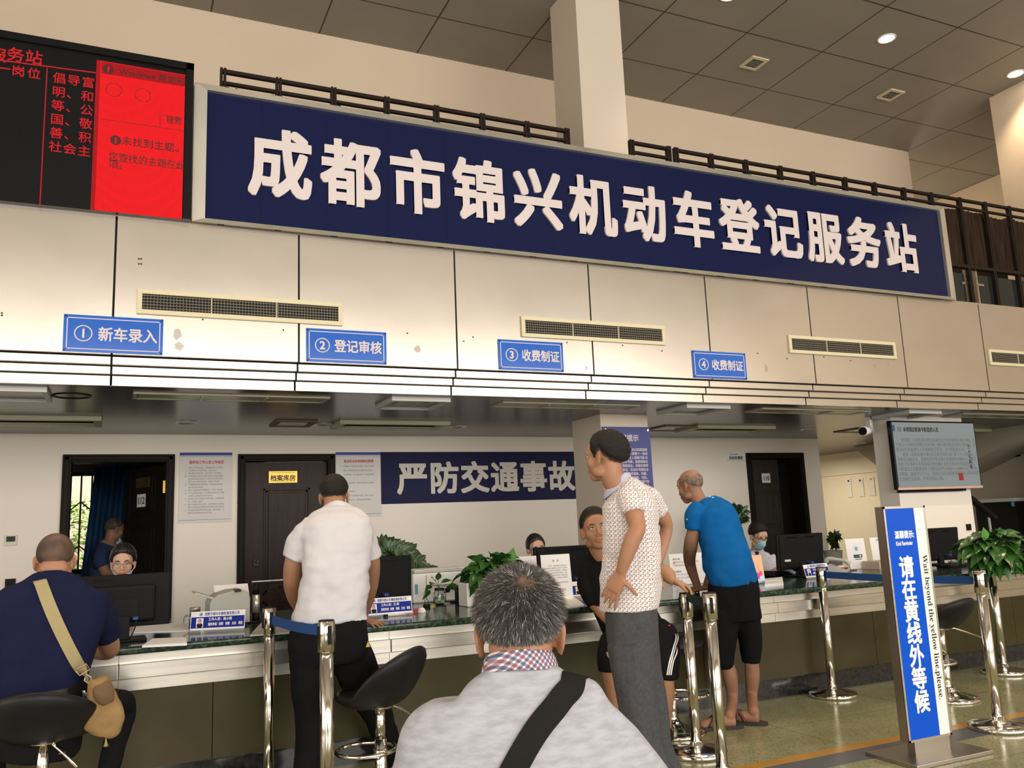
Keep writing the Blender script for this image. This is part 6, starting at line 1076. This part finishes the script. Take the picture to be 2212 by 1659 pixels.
def patt():
    m = mat('patterned_shirt', (.72, .67, .67), .8, sheen=.2); nt = m.node_tree; bb = nt.nodes['Principled BSDF']; tc = _n(nt, 'ShaderNodeTexCoord'); mp = _n(nt, 'ShaderNodeMapping'); mp.inputs['Rotation'].default_value = (0, 0, math.atan2(A.f.x, A.f.y)); nt.links.new(tc.outputs['Object'], mp.inputs[0]); sp = _n(nt, 'ShaderNodeSeparateXYZ'); nt.links.new(mp.outputs[0], sp.inputs[0]); prev = None
    c0 = mp.inputs['Rotation'].default_value; c0[2] = 0; ge = _n(nt, 'ShaderNodeNewGeometry')
    def dot(sock, v):
        n = _n(nt, 'ShaderNodeVectorMath', operation='DOT_PRODUCT'); nt.links.new(sock, n.inputs[0]); n.inputs[1].default_value = v; return n.outputs['Value']
    k_ = ops(nt, 'GREATER_THAN', ops(nt, 'ABSOLUTE', dot(ge.outputs['Normal'], A.r)), ops(nt, 'ABSOLUTE', dot(ge.outputs['Normal'], A.f))); pr_, pf_ = dot(mp.outputs[0], A.r), dot(mp.outputs[0], A.f)
    u = ops(nt, 'ADD', pr_, ops(nt, 'MULTIPLY', k_, ops(nt, 'SUBTRACT', pf_, pr_))); v = sp.outputs[2]
    P_ = .0215
    for ou, ov, wu, wv_, c in ((.0, .0, .52, .16, (.10, .075, .075)), (.25, .5, .16, .52, (.22, .06, .05)), (.5, .25, .30, .16, (.06, .055, .07)), (.75, .75, .16, .36, (.18, .13, .13)), (.62, .55, .3, .12, (.25, .10, .08))):
        fu = ops(nt, 'FRACT', ops(nt, 'ADD', ops(nt, 'DIVIDE', u, P_), 100+ou)); fv = ops(nt, 'FRACT', ops(nt, 'ADD', ops(nt, 'DIVIDE', v, P_), 100+ov)); k = ops(nt, 'MULTIPLY', ops(nt, 'LESS_THAN', fu, wu), ops(nt, 'LESS_THAN', fv, wv_)); mx = _n(nt, 'ShaderNodeMix', data_type='RGBA'); nt.links.new(ops(nt, 'MULTIPLY', k, .85), mx.inputs[0])
        if prev is None: mx.inputs[6].default_value = (.74, .69, .69, 1)
        else: nt.links.new(prev, mx.inputs[6])
        mx.inputs[7].default_value = (*c, 1); prev = mx.outputs[2]
    nt.links.new(prev, bb.inputs['Base Color']); return m
PAT = patt(); remesh(s, 'polo_shirt', PAT, .007, 3, B4, .010, 7.5, (1, 1, 1.2), 14)
m = MB(); R = []
for t in range(4):
    ring = []
    for k in range(36):
        a = 2*PI*k/36; fr = -math.cos(a)   # towards the front (image left)
        ring.append(A.p(1334, 1050, .02)+A.r*(math.cos(a)*(.078-.012*t/3))+A.f*(math.sin(a)*(.076-.012*t/3))+ZA*((-.018, .004, .028, .036)[t]-.050*max(fr, -.6)*1.0))
    R.append(ring)
m.rings(R, cap=False); cl = obj('shirt_collar', m, fabric('lilac_grey_knit', (.50, .50, .58)), B4); sd = cl.modifiers.new('t', 'SOLIDIFY'); sd.thickness = .005
t = MB(); A.torso(t, [(1362, 1300, 0, 55, .155), (1364, 1330, 0, 55, .165), (1366, 1370, 0, 54, .165), (1370, 1410, 0, 52, .15)])
A.limb(t, [(1360, 1390, -.07, 49), (1368, 1450, -.08, 47), (1378, 1530, -.08, 42), (1388, 1610, -.08, 38), (A.w(.04, -.08, .07), .078)], round_=False); A.limb(t, [(1376, 1390, .08, 47), (1388, 1450, .08, 43), (1402, 1530, .09, 42), (1414, 1610, .10, 37), (A.w(.095, .10, .07), .078)], round_=False)
remesh(t, 'trousers', fabric('grey_wool', (.060, .060, .066), (.075, .075, .082), nscale=60, bscale=420), .0085, 3, B4, .011, 7, (1.3, 1.3, .5), 17)
for p_ in (A.w(.0, -.09, .04), A.w(.055, .10, .04)): obj('shoe', MB().ell(p_, (.13, .05, .045), Matrix.Rotation(math.atan2(A.r.y, A.r.x), 3, 'Z')), BLK, B4)

# ---------------------------------------------------------------- man in the blue t-shirt leaning on the counter
A = A_(1575, 4.78); fy = math.atan2(-A.f.x, A.f.y)
H = Head(A.p(1491, 1050, .16), fy+1.02, -.22, .05, .98, .95); b = MB(); H.skull(b, A.p(1524, 1094, .12), .052)
A.torso(b, [(1524, 1088, .12, 20, .05), (1545, 1125, .10, 28, .09), (1562, 1190, .04, 30, .09), (1584, 1260, 0, 32, .09), (1588, 1320, 0, 30, .09)])
h1 = atZ(1506, 1272, CT+.035); h2 = atZ(1528, 1272, CT+.035)
A.limb(b, [(1504, 1118, .03, 13), (1498, 1148, .02, 14.5), (1492, 1178, .06, 15.5), (1490, 1215, .24, 13), (h1+ZA*.03, .028)]); hand(b, h1+ZA*.01, Vector((.35, .75, -.15)), -ZA, 1, (.1, .15, .2, .25))
A.limb(b, [(1550, 1120, .22, 17), (1540, 1170, .28, 15), (1544, 1212, .40, 14), (h2+ZA*.03, .028)]); hand(b, h2+ZA*.01, Vector((-.8, .45, -.12)), -ZA, -1, (.1, .15, .2, .25))
f1 = atZ(1577, 1556, .05); f2 = atZ(1629, 1548, .05)
A.limb(b, [(1568, 1350, -.02, 17), (1568, 1420, -.03, 14), (1577, 1460, -.03, 15.5), (1582, 1510, -.03, 11.5), (f1+ZA*.03, .036)]); A.limb(b, [(1610, 1350, .06, 17), (1622, 1420, .06, 15), (1625, 1460, .06, 15.5), (1624, 1505, .06, 11.5), (f2+ZA*.03, .036)])
fd = Vector((-.86, .35, 0)).normalized(); fd2 = Vector((-.62, .78, 0)).normalized()
for f_, dd in ((f1, fd), (f2, fd2)):
    P_ = [f_-dd*.03-ZA*.012, f_+dd*.06-ZA*.005, f_+dd*.13-ZA*.016, f_+dd*.19-ZA*.022]; b.pipe(P_, [.034, .036, .036, .024], n=14, sub=4)
    sd_ = Vector((-dd.y, dd.x, 0))
    for i in range(5): q = f_+dd*(.185-.008*abs(i-1))+sd_*(i-2)*.015-ZA*.024; b.ell(q+dd*.015, (.009 if i else .012,)*3, n=10, m=6)
B5 = person(remesh(b, 'person', SK3, .005, 6), 'bald man in a bright blue t-shirt and black cropped trousers leaning on the counter')
H.face(B5, half=.5, browc=mat('grey_brow', (.10, .08, .07), .6))
H.hair(B5, mat('grey_stubble', (.09, .075, .065), .6, col2=(.25, .15, .10), nscale=40, bump=.3, bscale=400), [(-.13, -.035), (-.07, -.035), (-.03, -.01), (0, .0), (.02, .0), (.035, .03), (.10, .09)], .003, .0008, 70, fade=.025, bald=lambda p: .075-p.z-.25*max(0, p.y+.02))
s = MB(); A.torso(s, [(1526, 1078, .13, 22, .058), (1533, 1092, .12, 36, .10), (1542, 1112, .11, 47, .165), (1552, 1140, .08, 48, .175), (1562, 1178, .05, 50, .165), (1572, 1215, .02, 53, .165), (1582, 1248, 0, 51, .165), (1584, 1258, 0, 50, .165)], ex=2.4)
A.limb(s, [(1512, 1092, .04, 19), (1502, 1112, .02, 22), (1499.5, 1144, .02, 20.5)], round_=False); A.limb(s, [(1550, 1095, .20, 18), (1552, 1120, .24, 21), (1546, 1150, .27, 19)], round_=False)
BLUET = fabric('blue_jersey', (.004, .095, .31), (.006, .11, .34), nscale=8); tsb = remesh(s, 't_shirt', BLUET, .0075, 3, B5, .011, 6.5, (1, 1, 1.2), 21)
lo = onsurf(tsb, [(1533, 1073), (1540, 1075), (1484, 1122)]); m = MB()
for c, n in lo[:2]: m.ell(c-n*.002, (.012, .004, .004))
m.ell(lo[2][0]-lo[2][1]*.003, (.005, .004, .006)); obj('logo_mark', m, mat('pale_blue_print', (.4, .6, .75), .6), B5)
t = MB(); A.torso(t, [(1584, 1244, 0, 48, .15), (1585, 1275, 0, 54, .16), (1586, 1310, 0, 55, .16), (1590, 1340, 0, 53, .15)])
A.limb(t, [(1564, 1320, -.05, 34), (1560, 1370, -.05, 32), (1560, 1410, -.04, 27), (1562, 1428, -.04, 24), (1563, 1438, -.03, 20.5)], round_=False); A.limb(t, [(1606, 1320, .07, 34), (1618, 1370, .07, 26), (1623, 1410, .07, 22), (1624, 1432, .07, 20)], round_=False)
remesh(t, 'cropped_trousers', BTR, .0085, 3, B5, .010, 7, (1, 1, .7), 23)
for f_, dd in ((f1, fd), (f2, fd2)):
    sd_ = Vector((-dd.y, dd.x, 0)); so = [f_+dd*a+sd_*w_-ZA*.05 for a, w_ in ((-.075, -.02), (-.085, 0), (-.075, .02), (-.03, .038), (.08, .042), (.17, .05), (.22, .03), (.225, 0), (.21, -.035), (.15, -.048), (.07, -.04), (-.03, -.036))]
    sn = obj('sandal', MB().rings([[p+ZA*z for p in so] for z in (0, .022)], smooth=False), mat('dark_sole', (.03, .024, .02), .7) if 'dark_sole' not in bpy.data.materials else bpy.data.materials['dark_sole'], B5)
    m = MB()
    for k, (a0, a1) in enumerate(((.05, .14), (.14, .05), (.10, .10))):
        m.pipe([f_+dd*a0+sd_*.042-ZA*.025, f_+dd*(a0*.6+a1*.4)+sd_*.022+ZA*.024, f_+dd*(a0*.4+a1*.6)-sd_*.022+ZA*.024, f_+dd*a1-sd_*.042-ZA*.025], .0115, n=8, sub=4)
    obj('sandal_strap', m, mat('brown_leather', (.09, .035, .02), .5) if 'brown_leather' not in bpy.data.materials else bpy.data.materials['brown_leather'], sn)

# ---------------------------------------------------------------- man in black perched on a stool, half hidden
A = A_(1310, 4.55); fy = math.atan2(-A.f.x, A.f.y)
A = A_(1322, 4.62); fy = math.atan2(-A.f.x, A.f.y)
H = Head(A.p(1287, 1144, -.06), fy+PI+.16, .10, .10, 1.06, 1.04, 1.08); b = MB(); H.skull(b, A.p(1306, 1206, .0), .064)
A.torso(b, [(1306, 1200, .02, 20, .05), (1326, 1250, .02, 36, .08), (1345, 1300, 0, 38, .08), (1378, 1370, .02, 50, .12), (1400, 1400, .04, 46, .12)])
A.limb(b, [(1280, 1250, .0, 13), (1273, 1285, -.02, 16.5), (1290, 1308, -.04, 14), (1308, 1330, -.12, 13), (1335, 1356, -.24, 10)]); hand(b, A.p(1340, 1362, -.27), A.r-A.f*.5-ZA*.3, -ZA, -1, (.4, .4, .45, .5))
pc3 = Vector((pC[0], pC[1], .885)); hw2 = pc3+Vector((-.055, .045, .075)); A.limb(b, [(1385, 1240, .05, 14), (1415, 1232, -.06, 17), (1440, 1240, -.16, 16), (hw2.lerp(A.p(1440, 1240, -.16), .3), .036), (hw2, .028)]); hand(b, hw2, Vector((.75, -.55, -.42)), Vector((-.2, -.05, -1)), -1, (.5, .55, .6, .65), 1.05, .06, (.5, .3))
A.limb(b, [(1388, 1390, -.02, 26), (1425, 1410, -.14, 22), (1437, 1450, -.16, 17), (1441, 1500, -.14, 15), (1440, 1545, -.10, 11), (1438, 1570, -.08, 12)]); A.limb(b, [(1350, 1390, -.02, 34), (1322, 1400, -.16, 26), (1318, 1440, -.18, 19), (1325, 1500, -.14, 15), (1330, 1560, -.10, 11)])
B6 = person(remesh(b, 'person', SK1, .005, 4), 'smiling man in a black t-shirt half hidden behind the patterned shirt')
H.face(B6, gaze=(-.6, .8), openm=True, half=.8); LB = [(-.12, -.05), (-.05, -.03), (0, .0), (.02, .01), (.035, .03), (.05, .058), (.10, .07)]
H.hair(B6, HM1, LB, .009, .002, 70, .014, fade=.04); H.strands(B6, HAIRB, LB, 2500, .018, .5, 9, (0, -.06, .11), .014, .0012)
s = MB(); A.torso(s, [(1305, 1182, .0, 23, .066), (1307, 1193, .01, 40, .085), (1314, 1212, .02, 58, .11), (1340, 1295, .01, 64, .135), (1362, 1340, .02, 62, .145), (1385, 1375, .04, 56, .15)], ex=2.5)
A.limb(s, [(1279, 1208, .01, 19), (1271, 1250, 0, 23), (1277, 1285, -.02, 21.5), (1287, 1302, -.03, 19)], round_=False); A.limb(s, [(1368, 1226, .04, 20), (1392, 1244, .0, 22), (1422, 1246, -.08, 21)], round_=False)
BLT = fabric('black_cotton', (.010, .010, .011), nscale=8); remesh(s, 't_shirt', BLT, .008, 3, B6, .010, 7, seed=31)
t = MB(); A.torso(t, [(1388, 1365, .04, 54, .15), (1398, 1395, .04, 56, .16)]); A.limb(t, [(1395, 1375, .0, 42), (1425, 1380, -.08, 40), (1436, 1420, -.14, 31), (1441, 1466, -.15, 23)], round_=False); A.limb(t, [(1365, 1390, .0, 42), (1330, 1392, -.14, 34), (1319, 1420, -.17, 28), (1318, 1450, -.17, 23)], round_=False)
sho = remesh(t, 'shorts', BLT, .008, 3, B6, .008, 8, seed=33)
for off in (-4, 0, 4): lay(sho, sho, [(1457+off*.9, 1335), (1463+off, 1370), (1458+off, 1400), (1450+off, 1430), (1445+off, 1458)], .007, WHITE, 'side_stripe', lift=.001, t=.0012)
lo = onsurf(sho, [(1445, 1352)]); obj('logo_mark', MB().ell(lo[0][0], (.010, .004, .004)), REDTXT, sho)
obj('ring', MB().pipe([hw2+Vector((.085, -.045, -.055))+Vector((math.cos(a)*.010, 0, math.sin(a)*.010)) for a in [2*PI*k/16 for k in range(17)]], .002, n=6), CHROME, B6)
for px, py, dy in ((1437, 1582, -.10), (1329, 1572, -.12)): p_ = A.p(px, py, dy)-ZA*.03; obj('shoe', MB().ell(p_+ZA*.03-A.f*.05, (.045, .12, .042), Matrix.Rotation(fy, 3, 'Z')), BLK, B6)

# ---------------------------------------------------------------- clerks behind the counter
def clerk(A, H, label, skin, shirt, nk, sl=1.0, nr=.045, arms=True, cl=''):
    b = MB(); H.skull(b, nk, nr); c = A.o; z = nk.z-.05
    A.torso(b, [(nk, .05, .045), (nk-ZA*.085, .10*sl, .06), (A.w(0, 0, z-.25), .12*sl, .08), (A.w(0, .02, .50), .13*sl, .09)])
    for sx in (-1, 1):
        A.limb(b, [(nk-ZA*.13+A.r*sx*.14*sl, .028), (A.w(sx*.20*sl, -.06, z-.26), .03), (A.w(sx*.16*sl, -.26, CT+.055), .024)]); hand(b, A.w(sx*.14*sl, -.29, CT+.045), -A.f-A.r*sx*.4, -ZA, -sx, L=.92)
        A.limb(b, [(A.w(sx*.09, 0, .5), .07), (A.w(sx*.1, -.34, .5), .055), (A.w(sx*.1, -.33, .06), .04)])
    B = person(remesh(b, 'person', skin, .005, 5), label); s = MB()
    A.torso(s, [(nk+ZA*.005, .058, .052), (nk-ZA*.03, .125*sl, .075), (nk-ZA*.075, .165*sl, .085), (A.w(0, 0, z-.18), .155*sl, .10), (A.w(0, .02, .52), .16*sl, .11)])
    for sx in (-1, 1): A.limb(s, [(nk-ZA*.08+A.r*sx*.13*sl, .05), (nk-ZA*.15+A.r*sx*.175*sl-A.f*.01, .052), (A.w(sx*.20*sl, -.05, z-.22), .048)], round_=False)
    remesh(s, 'shirt', shirt, .008, 3, B, .006, 8, seed=int(nk.x*10)); t = MB(); A.torso(t, [(A.w(0, .02, .56), .15*sl, .10), (A.w(0, .0, .46), .17*sl, .15)])
    for sx in (-1, 1): A.limb(t, [(A.w(sx*.09, 0, .5), .085), (A.w(sx*.1, -.36, .5), .065), (A.w(sx*.1, -.34, .05), .05)])
    remesh(t, 'trousers', bpy.data.materials['dark_trousers'], .012, 2, B)
    ch = empty('office_chair', tuple(A.w(0, .05, 0)), 'black office chair under the '+cl, 'chair', 'office chairs behind the counter'); m = MB(); c = A.w(0, .03, .40); R = Matrix.Rotation(math.atan2(-A.f.x, A.f.y), 3, 'Z'); m.box((-.22, -.22, 0), (.22, .20, .05), 0, R, c); obj('seat', m, BLK, ch, .02); obj('column', MB().cyl((c.x, c.y, .05), (c.x, c.y, .41), .025).lathe((c.x, c.y, 0), [(.26, 0), (.26, .03), (.04, .07), (.001, .07)]), BLK, ch)
    m = MB(); m.box((-.20, .20, .12), (.20, .24, .42), 0, R, c); obj('backrest', m, BLK, ch, .02); return B
WSH = fabric('clerk_white', (.66, .66, .74))
A = A_(267, 6.68); fy = math.atan2(-A.f.x, A.f.y); H = Head(A.p(266, 1215, -.06), fy+PI-.08, -.12, 0, .95, .98, .92)
B7 = clerk(A, H, 'woman clerk with thin round glasses and a mask under her chin', SK2, WSH, A.p(267, 1258, .0), .88, .042, cl='clerk with thin round glasses')
H.face(B7, half=.45, lipm=mat('red_lips', (.50, .06, .05), .4), gaze=(0, -.6)); LW = [(-.12, -.07), (-.05, -.055), (-.02, -.03), (.0, -.012), (.02, .0), (.036, .036), (.05, .054), (.075, .060), (.10, .070)]
HW = mat('smooth_black_hair', (.009, .008, .008), .35, spec=.3, col2=(.03, .026, .022), nscale=60, stretch=(1, .08, .3), bump=.35, bscale=120)
H.hair(B7, HW, LW, .017, .0015, 40, .010, fade=.035); obj('hair_bun', H.ell(MB(), (.02, -.06, .115), (.03, .03, .022)), HW, B7); H.glasses(B7, mat('thin_bronze_wire', (.25, .15, .09), .3, .9), (.026, .023), True, .0008); H.mask(B7, MASKB, -.075, -.135, .004, False)
m = MB()
for x in (-1, 1): m.pipe([H.q(x*.052, .05, -.078), H.q(x*.068, .02, -.055), H.q(x*.080, -.005, -.03)], .002, n=6, sub=3)
obj('ear_loop', m, WHITE, B7)
A = A_(1155, 6.68); fy = math.atan2(-A.f.x, A.f.y); H = Head(A.p(1158, 1185, -.05), fy+PI+.30, -.06, .10, .97, .95, .95)
B8 = clerk(A, H, 'woman clerk with dark rimmed glasses peering over the screen near the middle', SK2, WSH, A.p(1160, 1228, .0), .88, .042, cl='clerk with dark rimmed glasses')
H.face(B8, half=.6, lips=False); H.hair(B8, HW, LW, .013, .0012, 40, .006, fade=.03); H.glasses(B8, mat('dark_frame', (.03, .015, .012), .3), (.026, .015), False, .0018); H.mask(B8, MASKB, -.03, -.12)
A = A_(1643, 6.72); fy = math.atan2(-A.f.x, A.f.y); H = Head(A.p(1638, 1157, -.08), fy+PI+.62, -.42, .05, .98, .95)
B9 = clerk(A, H, 'young clerk in a white shirt, dark tie and blue mask looking down at his desk', SK2, WSH, A.p(1635, 1190, .01), 1.0, .046, cl='young clerk with the tie')
H.face(B9, half=.3, lips=False); LC = [(-.12, -.05), (-.05, -.035), (0, .0), (.02, .01), (.035, .03), (.055, .05), (.10, .06)]
H.hair(B9, HM2, LC, .016, .004, 60, .018, fade=.04); H.strands(B9, HAIRB, LC, 2500, .03, .5, 12, (0, -.05, .115), .02, .0014); H.glasses(B9, mat('black_frame', (.01, .01, .01), .3), (.025, .016), False, .0018); H.mask(B9, MASKB, -.015, -.12)
nk = A.p(1635, 1190, .01); m = MB(); A.torso(m, [(nk-A.f*.062-ZA*.01, .018, .012), (nk-A.f*.085-ZA*.045, .014, .010), (nk-A.f*.105-ZA*.14, .024, .006), (nk-A.f*.115-ZA*.30, .032, .006)]); obj('tie', m, NAVYF, B9)
m = MB()
for sx in (-1, 1): m.slab([nk-A.f*.05+A.r*sx*.01+ZA*.005, nk-A.f*.088+A.r*sx*.03-ZA*.055, nk-A.f*.06+A.r*sx*.075-ZA*.03, nk+A.f*.01+A.r*sx*.058+ZA*.03], .003)
obj('shirt_collar', m, WSH, B9)
# man in the office beyond the open door
A = A_(232, 10.0); fy = math.atan2(-A.f.x, A.f.y); H = Head(A.p(248, 1143, -.02), fy-1.15, -.18, 0, 1.0, .95); b = MB(); H.skull(b, A.p(236, 1172, 0), .056)
A.torso(b, [(236, 1170, 0, 14, .05), (226, 1200, 0, 26, .10), (220, 1260, 0, 24, .10), (A.w(0, 0, .85), .13, .10)])
A.limb(b, [(218, 1195, -.17, 13), (222, 1222, -.19, 11), (232, 1238, -.17, 10), (252, 1228, -.10, 8)]); hand(b, A.p(256, 1226, -.08), A.r+A.f*.3+ZA*.2, ZA, 1)
for sx in (-1, 1): A.limb(b, [(A.w(sx*.09, 0, .85), .08), (A.w(sx*.09, 0, .45), .055), (A.w(sx*.09, 0, .05), .04)])
B10 = person(remesh(b, 'person', SK3, .006), 'bald man in dark blue standing in the office beyond the open door'); H.face(B10, half=.5); H.hair(B10, BUZZ, [(-.13, -.04), (-.04, -.02), (0, .0), (.03, .03), (.10, .09)], .002, .0004, 60, fade=.02); H.mask(B10, MASKB, -.10, -.15, .0, False)
s = MB(); A.torso(s, [(236, 1176, 0, 17, .065), (230, 1190, 0, 27, .13), (224, 1215, 0, 31, .17), (219, 1270, 0, 30, .16), (A.w(0, 0, .82), .16, .15)]); A.limb(s, [(222, 1190, -.14, 15), (216, 1205, -.19, 16), (220, 1224, -.20, 14)], round_=False); A.limb(s, [(236, 1190, .14, 15), (240, 1224, .2, 14)], round_=False); remesh(s, 'shirt', fabric('dark_blue_shirt', (.03, .045, .10)), .009, 3, B10, .006, 8)
t = MB()
for sx in (-1, 1): A.limb(t, [(A.w(sx*.08, 0, .88), .10), (A.w(sx*.09, 0, .45), .075), (A.w(sx*.09, 0, .06), .06)])
remesh(t, 'trousers', bpy.data.materials['dark_trousers'], .012, 2, B10)
for sx in (-1, 1): obj('shoe', MB().ell(A.w(sx*.09+.03, 0, .04), (.12, .05, .04)), BLK, B10)
